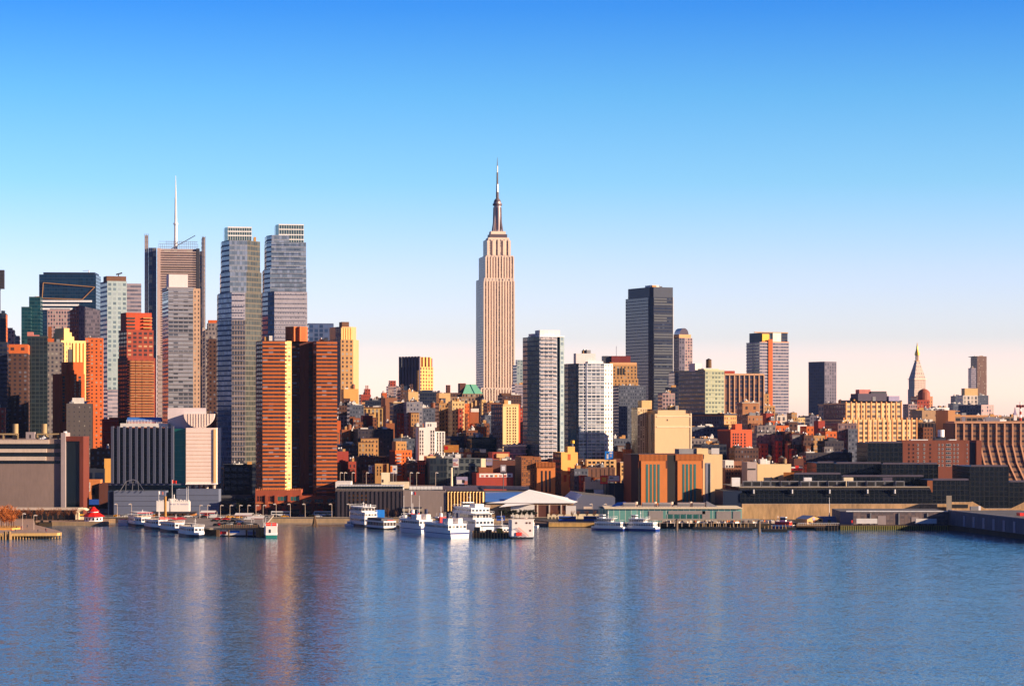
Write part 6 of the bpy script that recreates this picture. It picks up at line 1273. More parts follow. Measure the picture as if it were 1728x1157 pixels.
    s = B('shop_sign', 'white and red sign board with a red star point behind the cream low building', 1335, 1545, th=0, cat='sign', z=GZ); m = s.mb('board'); m.box(s.ax(1335), s.ax(1355), 0, .6, s.z(793), s.z(786), 'navy'); m = s.mb('panel'); m.box(s.ax(1335.5), s.ax(1344), -.1, -.01, s.z(789.5), s.z(787.5), 'white'); m.box(s.ax(1347), s.ax(1354.5), -.1, -.01, s.z(789.5), s.z(787.5), 'white'); m.box(s.ax(1335.5), s.ax(1354.5), -.1, -.01, s.z(793), s.z(791), 'red'); m.box(s.ax(1342), s.ax(1348), -.12, -.02, s.z(790), s.z(785), 'red'); m = s.mb('post'); m.box(s.ax(1337), s.ax(1353), .1, .5, 0, s.z(793)-.01, 'brown'); s.done()
pl('gold_brick', (.86, .50, .16), .85, 0, .05); pl('f_brownpl', (.36, .17, .10), .85)
gold_wall()
# ================================================================== glass ferry terminal on the right
def glass_terminal():
    b = B('glass_terminal', 'long low pale green glass ferry terminal with white roof line and rooftop air units', 1014, 1334, th=0, cat='building', z=2.6)
    b.blk('wall', 1026, 1252, 858, 'f_grn_term', 3.2, 8, dep=34, par=0, roof='roof_grey', bot=881); b.poly('wall', [(1012, 10), (1026, 0)], 34, 858, 'f_grn_term', 3.2, 8, 881)
    b.mb('roof_line').box(b.ax(1020), b.ax(1253), -1, 35, b.z(858)+.01, b.z(856.4), 'cream_bright')
    m = b.mb('metal_panel')
    for (p0, p1, r0, r1) in ((1095, 1119, 861.5, 878), (1128, 1190, 861.5, 867), (1185, 1198, 861.5, 879), (1209, 1234, 862, 879), (1237, 1250, 862, 879)): m.box(b.ax(p0), b.ax(p1), -.25, -.02, b.z(r1), b.z(r0), 'metal_beige')
    wm = MB(); wm.box(-1.3, 1.3, -.1, 0, 0, 2.8, 'glass_green'); wm.box(-1.45, -1.3, -.16, 0, -.8, 3, 'white'); f = None
    for i in range(6):
        o = wm.build('window', b.root) if f is None else f.copy()
        if f is None: f = o
        else: scene.collection.objects.link(o); o.parent = b.root
        o.location = (b.ax(1130.5+i*10.7), -.03, b.z(876.5))
    b.last = (b.ax(1030), b.ax(1240), 2, 30, b.z(856.4))
    for px in (1062, 1094, 1122, 1154, 1179):
        u = MB(); u.box(-3.4, 3.4, 0, 5, 0, 2.3, 'palewall_grey'); u.box(-3.2, 3.2, -.1, 0, .4, 1.9, 'grey'); u.cyl(3.9, 2, 0, 2.8, 1.0, .9, 10, 'palewall'); u.build('air_unit', b.root, (b.ax(px, 14), 14, b.z(856.4)+.01))
    u = MB(); x0, x1 = b.ax(1192, 14), b.ax(1212, 14); z = b.z(856.4)+.01; u.face([(x0, 14, z), (x1, 14, z), (x0, 14, z+3.3)], 'steel'); u.face([(x0, 14, z+3.3), (x1, 14, z), (x1, 20, z), (x0, 20, z+3.3)], 'steel'); u.build('roof_wedge', b.root)
    m = b.mb('plant_rail'); m.tube((b.ax(1050), 6, b.z(856)+1.2), (b.ax(1192), 6, b.z(856)+1.2), .15, 'steel_dark', 4)
    for i in range(30): x = b.ax(1050+i*4.9, 6); m.box(x-.1, x+.1, 6, 6.2, b.z(856.3), b.z(856)+1.2, 'steel')
    cp = MB(); cp.face([(b.ax(1031, 26), 26, b.z(857)), (b.ax(1045, 20), 20, b.z(857)+.5), (b.ax(1056, 20), 20, b.z(848)), (b.ax(1042, 26), 26, b.z(850))], 'blue_bright'); cp.face([(b.ax(1045, 20), 20, b.z(857)+.5), (b.ax(1056, 20), 20, b.z(857)+.5), (b.ax(1056, 20), 20, b.z(848))], 'blue'); cp.build('blue_canopy', b.root)
    b.done()
    q = MB(); q.prism([W(1010, 1318), W(1300, 1318), W(1300, 1344.9), W(1010, 1344.9)], .3, 2.55, 'quay_dark', top='concrete', bot=True); tag(q.build('terminal_deck'), 'grey concrete walkway deck in front of the glass terminal', 'deck')
    g = MB(); g.box(X(1060, 1317), X(1280, 1317), 1309, 1317.5, 4.6, 5.2, 'concrete'); 
    for i in range(18): x = X(1064+i*12.4, 1310); g.box(x-.15, x+.15, 1310, 1310.4, 1.2, 4.6, 'palewall')
    tag(g.build('gangway_roof'), 'long flat covered gangway on pale posts along the ferry slips', 'canopy')
glass_terminal()
pl('metal_beige', (.42, .38, .36), .5, .2, .06)
# retaining wall + convention centre
b = MB(); b.prism([W(1252, 1374), W(1602, 1374), W(1602, 1380), W(1252, 1380)], 0, 11.2, 'retaining', top='concrete'); b.prism([W(1602.1, 1372), W(1850, 1372), W(1850, 1380), W(1602.1, 1380)], 0, 8.6, 'retaining', top='concrete'); wall = tag(b.build('retaining_wall'), 'long stained tan retaining wall under the black glass halls', 'wall')
pl('retaining', (.60, .40, .22), .95, 0, .35, .12)
b = MB(); b.prism([W(1597, 1366), W(1606, 1366), W(1606, 1371.5), W(1597, 1371.5)], 0, 16, 'concrete', top='concrete'); b.prism([W(1606.2, 1367), W(1640, 1367), W(1640, 1371), W(1606.2, 1371)], 0, 12.5, 'retaining', top='concrete'); b.box(X(1607, 1366), X(1634, 1366), 1366.8, 1366.95, 9.2, 11.2, 'black')
b.face([(X(1640, 1367), 1367, 8.6), (X(1664, 1367), 1367, 8.6), (X(1640, 1367), 1367, 13)], 'retaining'); b.face([(X(1728, 1367), 1367, 12.5), (X(1704, 1367), 1367, 8.6), (X(1728, 1367), 1367, 8.6)], 'retaining'); b.face([(X(1728, 1367), 1367, 8.6), (X(1900, 1367), 1367, 8.6), (X(1900, 1367), 1367, 12.5), (X(1728, 1367), 1367, 12.5)], 'retaining'); tag(b.build('ramp_wall'), 'concrete ramp walls with a dark slot in front of the tall black glass hall', 'wall')
def glass_halls():
    b = B('convention_center', 'sprawling black glass convention halls stepping up in many boxy wings', 1240, 1430, th=2, cat='building')
    def wing(C, R, top, dy, L=None, dep=30, mat='f_javits', n='glass_wing'):
        b.blk(n, C, R, top, mat, 3, 3, L=L, dep=dep, dy=dy, par=0, roof='jav_roof')
        a, e, y0, y1, zt = b.last; wg = b.parts.pop(n).build(n, b.root); m = MB(); m.prism([(a+.6, y0-.01), (e-.6, y0-.01), (e-1.6, y0+5), (a+1.6, y0+5)], zt+.01, zt+1.0, 'slate_stone', top='slate_stone'); m.build('roof_edge', wg)
        g = MB(); nn = max(2, int((e-a)/6))
        for i in range(nn+1): x = a+(e-a)*i/nn; g.box(x-.1, x+.1, y0-.15, y0-.01, 0, zt, 'jav_frame')
        for i in range(int(zt/6)): g.box(a, e, y0-.12, y0-.01, zt-6*i-.16, zt-6*i, 'jav_frame')
        g.build('mullion', wg)
    b.blk('podium', 1220, 1252, 828, 'navy', dep=40, par=0)
    b.blk('base_wall', 1250, 1572, 846, 'f_javits', 3, 3, dep=90, par=0, roof='roof_dark')
    m = b.mb('curved_wall'); x0, x1 = b.ax(1249), b.ax(1572); pr = [(-.5, b.z(847)), (-.5, b.z(833)), (1.5, b.z(827)), (6, b.z(823))]
    for (y0, z0), (y1, z1) in zip(pr, pr[1:]): m.face([(x0, y0, z0), (x1, y0, z0), (x1, y1, z1), (x0, y1, z1)], 'f_javits', [(0, 0), (40, 0), (40, 2), (0, 2)])
    m.face([(x0, 6, b.z(823)), (x1, 6, b.z(823)), (x1, 90, b.z(823)), (x0, 90, b.z(823))], 'roof_grey')
    for px in (1270, 1335, 1398, 1462, 1508): c = MB(); c.box(-1.6, 1.6, -1.2, 2, -3.4, .6, 'black'); c.cyl(.3, -1.3, -2.2, .2, .7, .7, 8, 'steel'); c.build('stair_notch', b.root, (b.ax(px), 0, b.z(826)))
    g = b.mb('roof_line'); g.box(x0, x1, 5.2, 6, b.z(823)+.01, b.z(823)+.7, 'concrete')
    rn = random.Random(5); um = MB(); um.box(-2.6, 2.6, 0, 5, 0, 3.4, 'grey'); um.box(-2.2, 2.2, -.1, 0, .5, 3.0, 'black'); f = None
    for i in range(17):
        o = um.build('roof_plant', b.root) if f is None else f.copy()
        if f is None: f = o
        else: scene.collection.objects.link(o); o.parent = b.root
        px = 1262+i*16; o.location = (b.ax(px, 22), 22+rn.uniform(-2, 4), b.z(823)+.02)
    for px, w, k in ((1235, 14, 'white'), (1357, 13, 'white'), (1424, 16, 'cream_bright'), (1290, 12, 'steel_dark'), (1490, 16, 'slate_stone')): m = MB(); m.box(b.ax(px, 34), b.ax(px+w, 34), 34, 38, b.z(823)+.02, b.z(808), k); m.build('roof_shed', b.root)
    wing(1340, 1420, 800, 60, L=1321); wing(1420.3, 1560, 804, 64, dep=26); wing(1378, 1408, 781, 100, L=1376, dep=40); wing(1410, 1488, 782, 106); wing(1488.3, 1548, 783, 96); wing(1550, 1583, 783, 96); wing(1464, 1523, 747, 150, L=1435, dep=40)
    wing(1573, 1636, 810, 20, L=1566, dep=40); wing(1637, 1702, 787, 30, L=1601, dep=50); wing(1703, 1790, 813, 34, dep=40)
    m = b.mb('amber_glazing'); m.box(b.ax(1322, 70), b.ax(1340, 70), 69.2, 69.9, b.z(813), b.z(801), 'amber_dark'); m.box(b.ax(1564, 20), b.ax(1573, 20), 18.6, 19.4, b.z(832), b.z(812), 'rust')
    b.done()
pl('jav_roof', (.02, .035, .08), .5); pl('jav_frame', (.022, .028, .034), .6, 0, .05); pl('amber_dark', (.40, .16, .03), .3)
glass_halls()
# wharf sheds on the right
def wharf():
    b = B('wharf_shed', 'long grey brick wharf shed with white roof edge and pale doors, dark left end', 1440, 1306, th=-1, cat='building')
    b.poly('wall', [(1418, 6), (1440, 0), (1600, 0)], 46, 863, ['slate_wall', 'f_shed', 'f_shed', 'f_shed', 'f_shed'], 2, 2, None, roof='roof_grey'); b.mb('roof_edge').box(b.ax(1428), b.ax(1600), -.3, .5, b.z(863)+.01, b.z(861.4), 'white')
    for px, w, r0, r1, k in ((1488, 2.2, 870, 887, 'palewall_grey'), (1544, 1.9, 872, 880, 'palewall_grey')): d = MB(); d.box(-w, w, -.15, 0, 0, b.z(r0)-b.z(r1), k); d.build('door', b.root, (b.ax(px), -.02, b.z(r1)))
    for px in (1469, 1517, 1565): c = MB(); c.box(-.35, .35, -.5, 0, 0, b.z(865), 'grey'); c.build('downpipe', b.root, (b.ax(px), -.02, 0))
    b.done()
    x0, y0 = X(1600, 1306), 1306; x1, y1 = X(1790, 1150), 1150; L = math.hypot(x1-x0, y1-y0); an = math.atan2(y1-y0, x1-x0)
    r = empty('wharf_shed', (x0, y0, GZ), an, 'blue shadowed wharf shed wing with a row of tall pale doors, angling towards the river', 'building')
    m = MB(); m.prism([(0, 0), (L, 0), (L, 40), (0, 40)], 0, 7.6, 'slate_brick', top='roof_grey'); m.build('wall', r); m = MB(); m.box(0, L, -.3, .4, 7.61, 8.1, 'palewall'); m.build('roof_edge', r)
    dm = MB(); dm.box(-1.5, 1.5, -.15, 0, 0, 5.6, 'door_blue'); f = None
    for i in range(9):
        o = dm.build('door', r) if f is None else f.copy()
        if f is None: f = o
        else: scene.collection.objects.link(o); o.parent = r
        o.location = (L*(.16+i*.092), -.02, .2)
    m = MB(); m.box(-2.4, 2.4, -.3, 2, 0, 1.6, 'red'); tag(m.build('red_container', None, (X(1724, 1215), 1222, GZ+8.11), an), 'red box on the roof at the right end of the wharf shed', 'container')
    m = MB(); m.box(-2, 2, 0, 3, 0, 2.0, 'grey'); m.box(2.2, 3.4, 0, 2, 0, 2.2, 'white'); tag(m.build('roof_unit', None, (X(1648, 1290), 1296, GZ+8.11)), 'grey and white machine box on the wharf shed roof', 'roof unit')
    for px, Y, lb in ((1463, 1298, 'white trailer parked before the grey brick wharf shed, left of the pale door'), (1563, 1297, 'pale blue white trailer in the shade of the angled wharf wing')):
        t = empty('trailer', (X(px, Y), Y, GZ), 0, lb, 'trailer', 'trailers on the wharf'); m = MB(); m.box(-5.6, 5.6, 0, 2.6, .9, 3.5, 'white_paint'); m.build('box', t)
        for sx in (-4.2, -3.1, 4): w = MB(); w.tube((sx, .05, .45), (sx, .35, .45), .45, 'rubber', 10); w.build('wheel', t)
    pm = MB(); pm.cyl(0, 0, -1.5, 2.3, .25, .25, 7, 'pile_green'); f = None; root = empty('wharf_piling', (0, 0, 0), 0, 'row of weathered greenish timber piles under the right hand wharf edge', 'piling')
    for i in range(60):
        t_ = i/59; px = 1419+t_*180; Y = 1296.9
        o = pm.build('pile', root) if f is None else f.copy()
        if f is None: f = o
        else: scene.collection.objects.link(o); o.parent = root
        o.location = (X(px, Y), Y, 0)
    m = MB(); m.box(X(1418, 1298), X(1600, 1298), 1297.2, 1299.9, 1.9, 2.4, 'wood'); m.build('edge_beam', root)
    m = MB(); m.box(-.35, .35, -.35, .35, 1.4, 2.8, 'red_bright'); m.box(-.08, .08, -.08, .08, 0, 1.4, 'steel'); tag(m.build('channel_marker', None, (X(1438, 1297.8), 1298.2, 2.4)), 'small red marker on a post at the wharf corner', 'marker')
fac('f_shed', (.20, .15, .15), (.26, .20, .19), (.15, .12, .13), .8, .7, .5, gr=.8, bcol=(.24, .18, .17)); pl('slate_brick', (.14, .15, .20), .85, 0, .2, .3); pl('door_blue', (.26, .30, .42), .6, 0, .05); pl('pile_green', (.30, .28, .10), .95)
wharf()
# yellow boat house, quonset, club mast
b = B('boat_house', 'yellow gabled boat house with a round emblem and white roof slope', 1362, 1312, th=24, cat='boat house'); a, e, d = 0, b.ax(1388.5), 12; hz = b.z(875.5); rz = b.z(870.5); m = b.mb('wall')
m.prism([(0, 0), (e, 0), (e, d), (0, d)], 0, hz, 'shed_yellow', top='shed_yellow'); m.face([(0, 0, hz), (e, 0, hz), (e*.45, 0, rz)], 'shed_yellow'); r = b.mb('roof'); r.face([(0, -.4, hz-.05), (e*.45, -.4, rz+.1), (e*.45, d, rz+.1), (0, d, hz-.05)], 'white_paint'); r.face([(e*.45, -.4, rz+.1), (e+.3, -.4, hz-.1), (e+.3, d, hz-.1), (e*.45, d, rz+.1)], 'roof_grey')
m = b.mb('emblem'); m.tube((e*.42, -.02, hz+.1), (e*.42, -.1, hz+.1), .85, 'purple', 14); m = b.mb('door'); m.box(e*.38, e*.60, -.08, -.01, 0, 2.2, 'dark_brick'); m = b.mb('window'); m.box(e*.75, e*.93, -.08, -.01, 1.4, 2.4, 'glass_dark'); b.done()
Y = 1316; q = empty('quonset_hut', (X(1386, Y), Y, GZ), R_(10), 'blue grey curved roof hut beside the yellow boat house', 'hut'); m = MB(); n = 10; Rr = 4.1
arc = [(0, Rr+1-Rr*math.cos(math.pi*i/n), Rr*.95*math.sin(math.pi*i/n)) for i in range(n+1)]
for i in range(n): p, p2 = arc[i], arc[i+1]; m.face([(0, p[1], p[2]), (9.3, p[1], p[2]), (9.3, p2[1], p2[2]), (0, p2[1], p2[2])], 'hut_blue')
for x in (0, 9.3): m.face([(x, p[1], p[2]) for p in arc], 'hut_blue')
m.build('shell', q); m = MB(); m.box(4, 5.6, .7, 1.0, 0, 2, 'glass_dark'); m.build('door', q)
pl('shed_yellow', (.72, .48, .22), .8); pl('hut_blue', (.26, .28, .42), .6, .1, .05)
m = MB(); m.cyl(0, 0, 0, 11, .22, .1, 8, 'white'); m.cyl(0, 0, 0, 1.5, .5, .4, 8, 'steel'); tag(m.build('flag_mast', None, (X(1399.5, 1327), 1327, GZ+3)), 'tall white mast rising behind the blue grey curved hut', 'mast')
b = MB(); b.prism([W(1344, 1300), W(1416, 1300), W(1416, 1322), W(1344, 1320)], 1.5, 2.4, 'wood', top='wood_light', bot=True); tag(b.build('boardwalk'), 'timber boardwalk in front of the yellow boat house', 'boardwalk')
rail = MB()
for i in range(24): x = X(1347+i*3, 1300.5); rail.box(x-.06, x+.06, 1300.4, 1300.6, 2.4, 3.6, 'white')
rail.box(X(1346, 1300.5), X(1416, 1300.5), 1300.4, 1300.6, 3.5, 3.65, 'white'); tag(rail.build('boardwalk_fence'), 'white picket rail along the timber boardwalk', 'fence')
for px, w, lb in ((1405, 20, 'square black timber dolphin at the left end of the wharf shed'), (1384, 15, 'low black floating dock in front of the yellow boat house')):
    m = MB(); ww = w/F*1290; m.box(-ww/2, ww/2, 0, 5, -.6, 2.6 if w > 16 else 1.8, 'black'); 
    for k in range(4): x = -ww/2+ww*(k+.5)/4; m.tube((x, -.1, -.8), (x, -.1, 3.0 if w > 16 else 2.4), .2, 'pile', 6)
    tag(m.build('dock_block', None, (X(px, 1290), 1290, 0)), lb, 'dock')
# floating black pontoons and slip piles
for px0, px1, Y, lb in ((1170, 1228, 1300, 'black floating pontoon just right of the second blue hulled ferry'), (1229, 1270, 1292, 'black floating pontoon between the two tall slip piles'), (1287, 1329, 1276, 'nearest black floating pontoon with short timber posts'), (1322, 1343, 1298, 'black pontoon beneath the red and blue tug')):
    m = MB(); m.box(X(px0, Y), X(px1, Y), Y, Y+5, -.4, 1.5, 'black'); t = tag(m.build('pontoon'), lb, 'pontoon', 'floating pontoons')
    k = MB()
    for i in range(int((px1-px0)/6)): x = X(px0+3+i*6, Y+2); k.tube((x, Y+1, 1.5), (x, Y+1, 3.0+(i*7 % 3)*.3), .16, 'wood_light', 5)
    o = k.build('post', t)
for i, (px, Y) in enumerate(((1142, 1296), (1281, 1272))):
    m = MB(); m.cyl(0, 0, -1, 5.4 if i == 0 else 5.8, .75, .75, 10, 'pile_pale'); m.cyl(0, 0, 5.4+.4*i, 6.0+.4*i, .9, .3, 10, 'steel_dark'); tag(m.build('slip_pile', None, (X(px, Y), Y, 0)), ('thick slip pile beside the second blue hulled ferry', 'thick slip pile left of the nearest floating pontoon')[i], 'pile')
pl('pile_pale', (.22, .16, .11), .9)
# wooden public pier 930-1030
b = MB(); b.prism([W(926, 1330), W(1032, 1330), W(1032, 1345.5), W(926, 1345.5)], .2, 2.3, 'pier_plank', top='wood_light', bot=True)
t = tag(b.build('timber_pier'), 'sunlit yellow timber pier edge left of the glass terminal', 'pier'); m = MB()
for i in range(36): x = X(927+i*2.95, 1330.3); m.box(x-.07, x+.07, 1330.2, 1330.4, 2.3, 3.3, 'steel_dark')
m.box(X(927, 1330), X(1031, 1330), 1330.2, 1330.4, 3.2, 3.3, 'steel_dark'); m.build('railing', t)
pl('pier_plank', (.62, .40, .15), .9, 0, .3, .4)
b = MB(); b.prism([W(845, 1342), W(925, 1336), W(925, 1372), W(845, 1372)], .1, 1.9, 'navy', top='wood', bot=True); tag(b.build('landing_stage'), 'dark landing stage in shade left of the sunlit timber pier', 'pier')
# blue fence/buses with market behind pier
for i, (px0, px1, Y) in enumerate(((943, 972, 1352), (985, 1012, 1353), (838, 852, 1356))):
    m = MB(); m.box(X(px0, Y), X(px1, Y), Y, Y+2.4, GZ+.5 if 0 else GZ, GZ+2.6, 'blue'); m.box(X(px0, Y)+.3, X(px1, Y)-.3, Y-.05, Y-.01, GZ+1.1, GZ+2.0, 'hull_navy')
    tag(m.build('blue_container', None), ('blue container behind the left half of the timber pier', 'blue container behind the right half of the timber pier', 'short blue container right of the tall white ferry')[i], 'container', 'blue waterfront containers')
b = B('concession_row', 'row of cream waterfront kiosks with a dark roof behind the blue containers', 925, 1380, th=0, cat='kiosk'); b.blk('wall', 924, 1012, 868, 'cream_bright', dep=5, par=.2); b.blk('wall', 962, 1010, 859, 'navy', dep=4, dy=5, par=0); b.blk('tent', 955, 972, 853, 'white_paint', dep=4, dy=2, par=0); b.mb('roof_hut').box(b.ax(985, 6), b.ax(999, 6), 6, 9, b.z(859), b.z(855), 'palewall'); b.wins(seq(926, 955, 5), (874,), 1.2, 1.6, 'cream_bright'); b.done()
# dockside clutter
cm = [MB(), MB(), MB()]; cm[0].box(-.9, .9, -.5, .5, 0, 1.3, 'palewall'); cm[0].box(-.7, .7, -.4, .4, 1.3, 1.6, 'white'); cm[1].box(-1.2, 1.2, -.6, .6, 0, .9, 'white'); cm[1].box(-.5, .5, -.5, .5, .9, 1.8, 'wood_light'); cm[2].box(-.5, .5, -.5, .5, 0, 1.9, 'steel_dark'); cm[2].box(-.35, .35, -.52, -.5, .6, 1.6, 'orange')
CLUTTER = []; rc = random.Random(21); first = [None]*3
for i in range(44):
    k = rc.randrange(3); px = 1120+i*4.6+rc.uniform(-1, 1); Y = 1320+rc.uniform(0, 6); nm = ('dock_crate', 'dock_locker', 'machine_box')[k]
    if first[k] is None: o = first[k] = cm[k].build(nm)
    else: o = first[k].copy(); scene.collection.objects.link(o)
    o.location = (X(px, Y), Y, 2.56); o.rotation_euler = (0, 0, rc.uniform(-.4, .4)); CLUTTER.append((o, ('pale crate with white lid', 'low white locker with wooden box', 'dark machine box with orange plate')[k], px))
for i in range(3):                                     # foam streaks left on the river
    m = MB(); r = random.Random(i)
    for q in range(26): x = X((1292, 1342, 1398)[i], 1177)+q*.55+r.uniform(-.3, .3); y = 1177-i*3+r.uniform(-1.2, 1.2)*(1-abs(q-13)/18); m.face([(x, y, .03), (x+r.uniform(.5, 1.4), y+.1, .03), (x+r.uniform(.5, 1.2), y+r.uniform(.4, .9), .03), (x+.1, y+.5, .03)], 'white')
    tag(m.build('foam'), 'broken white foam streak on the river', kind='stuff')
# billboards
def board(name, label, px0, px1, r0, r1, Y, bot, k, extra=None, post='steel_dark', frame=True):
    t = empty(name, (X((px0+px1)/2, Y), Y, Z(bot, Y)), 0, label, 'billboard'); w = (px1-px0)/F*Y/2; z0 = Z(r1, Y)-Z(bot, Y); z1 = Z(r0, Y)-Z(bot, Y)
    m = MB(); m.box(-w, w, 0, .5, z0, z1, k); m.build('panel', t)
    if frame: m = MB(); m.box(-w-.15, w+.15, .51, .8, z0-.15, z1+.15, 'steel_dark'); m.build('back_frame', t)
    m = MB()
    for q in extra or []:
        a0, a1, c0, c1, kk = q; m.box(-w+2*w*a0, -w+2*w*a1, -.08, -.01, z0+(z1-z0)*c0, z0+(z1-z0)*c1, kk)
    if m.f: m.build('artwork', t)
    if z0 > .2:
        m = MB()
        for x in ((0,) if post == 'one' else (-w*.6, w*.6)): m.tube((x, .65, -1), (x, .65, z0), .3, 'steel_dark', 6)
        m.build('post', t)
    return t
board('billboard', 'orange billboard with a red block of text above the gridded loft building', 749, 774, 750.5, 763, 1560, 772, 'orange_board', [(.05, .28, .35, .85, 'red'), (.3, .62, .65, .75, 'ochre'), (.3, .55, .45, .52, 'ochre'), (.8, .95, .1, .2, 'red')])
board('billboard', 'tall white billboard with blue and red lettering lines on the gridded loft building', 764, 774, 772, 788, 1522, 800, 'white_paint', [(.1, .9, .72, .86, 'purple'), (.1, .8, .60, .68, 'purple'), (.1, .5, .38, .5, 'pink'), (.1, .9, .18, .34, 'pink')])
board('billboard', 'low lilac billboard with a dark round shape at street level', 770, 789, 804, 817, 1500, 824, 'purple', [(.05, .5, .1, .6, 'white_paint'), (.5, .75, .2, .6, 'black'), (.7, 1, .0, .45, 'pink')])
board('billboard', 'white billboard with a red diagonal and blue spot, left of the cream tenement', 622, 632, 785, 798, 1532, 815, 'white_paint', [(.15, .42, .5, .7, 'blue'), (.6, .95, .05, .95, 'pink'), (0, 1, 0, .08, 'purple')])
board('billboard', 'white billboard with a blue spot and orange edge, right of the cream tenement', 659, 670, 785, 799, 1532, 815, 'white_paint', [(.5, .8, .45, .65, 'blue'), (0, .3, .2, .95, 'orange'), (.1, .9, .0, .12, 'purple')])
board('billboard', 'pale lilac square billboard above the dark maroon house', 820, 831, 773, 785, 1530, 800, 'purple', [(.1, .9, .5, .85, 'palewall_grey')])
board('billboard', 'bright blue billboard on a tall pole with a white figure patch and white words', 1021, 1034.5, 761, 775, 1495, 835, 'blue_bright', [(.2, .42, .1, .7, 'white_paint'), (.25, .38, .62, .8, 'black'), (.55, .9, .68, .88, 'white_paint'), (.6, .85, .3, .55, 'purple')], post='one')
board('sign', 'orange sign box with yellow glowing centre on the cream shop building', 1013, 1025.5, 802, 816, 1492, 835, 'red_bright', [(.2, .8, .25, .8, 'orange_glow')], post='one')
board('sign', 'white and red sign with rounded ends, right of the orange sign box', 1027, 1047, 802, 812.5, 1492, 835, 'red_bright', [(.02, .9, .12, .95, 'white_paint'), (.1, .4, .5, .7, 'palewall')], post='one')
board('sign', 'square grey lattice pole sign above the wide red brick garage', 844.5, 854, 784, 796, 1470, 824, 'palewall_grey', [(.2, .8, .2, .8, 'white'), (0, 1, -.25, -.05, 'steel_dark')], post='one')
pl('orange_board', (.62, .28, .05), .7, 0, .04); pl('orange_glow', (.95, .45, .03), .5, 0, .03)  # bright colour alone makes the sign centre look lit
b = B('garage_building', 'wide red brick garage with a painted mural strip under its parapet', 805, 1500, th=9, cat='building'); b.blk('wall', 804, 866, 798, 'red_plain', dep=20, par=.2); b.blk('gable', 808, 832, 791, 'rust', dep=8, dy=2, bot=798); m = b.mb('mural'); m.box(b.ax(809), b.ax(865), -.1, -.01, b.z(805), b.z(798.5), 'white_paint')
for i in range(7): px = 812+i*7.6; m.box(b.ax(px), b.ax(px+4.5), -.15, -.11, b.z(804.5), b.z(801), ('pink', 'red_plain', 'slate_stone', 'orange')[i % 4])
b.done(); T('warehouse', 'maroon sided building with a bright cream wall panel beside the red brick garage', 790, 795, 820, 776, 1550, 'cream_bright', dep=12, un=0, th=12)
m = MB(); m.cyl(0, 0, 0, 11.5, .8, .55, 10, 'cream_bright'); tag(m.build('chimney', None, (X(762, 1496), 1496, Z(820, 1496))), 'tall slim cream chimney at the foot of the gridded loft building', 'chimney')
# ================================================================== boats
fac('f_boat', (.92, .91, .90), (.92, .91, .90), (.05, .07, .10), .72, .42, .1, amt=.04, wr=.45); fac('f_boat_open', (.90, .87, .84), (.90, .87, .84), (.06, .05, .05), .86, .6, .1, amt=.04, wr=.5)
pl('hull_white', (.92, .91, .90), .35, 0, .04); pl('canopy_red', (.80, .05, .03), .6, 0, .05); pl('funnel_dark', (.02, .03, .09), .4); pl('deck_cream', (.80, .66, .48), .7)
def outline(L, Wd, bow_near, k=1.0, y0=0.0, y1=1.0, bluff=.30):
    """half-breadths of a hull plan from the near end (y=0) to the far end"""
    n = 14; pts = []
    for i in range(n+1):
        t = i/n; s_ = 1-t if bow_near else t          # s_=1 at the bow
        w = .44+.06*min(1, s_*6) if s_ < .55 else .5*max(0.02, 1-((s_-.55)/.45)**(1/bluff if bluff < .5 else 2))
        pts.append((w*Wd*k, t*L))
    lo = [(p[0], p[1]) for p in pts if y0*L-1e-6 <= p[1] <= y1*L+1e-6]
    return [(p[0], p[1]) for p in lo]+[(-p[0], p[1]) for p in reversed(lo)]
def ccw(P):
    a = sum(P[i][0]*P[(i+1) % len(P)][1]-P[(i+1) % len(P)][0]*P[i][1] for i in range(len(P)))
    return P if a > 0 else list(reversed(P))
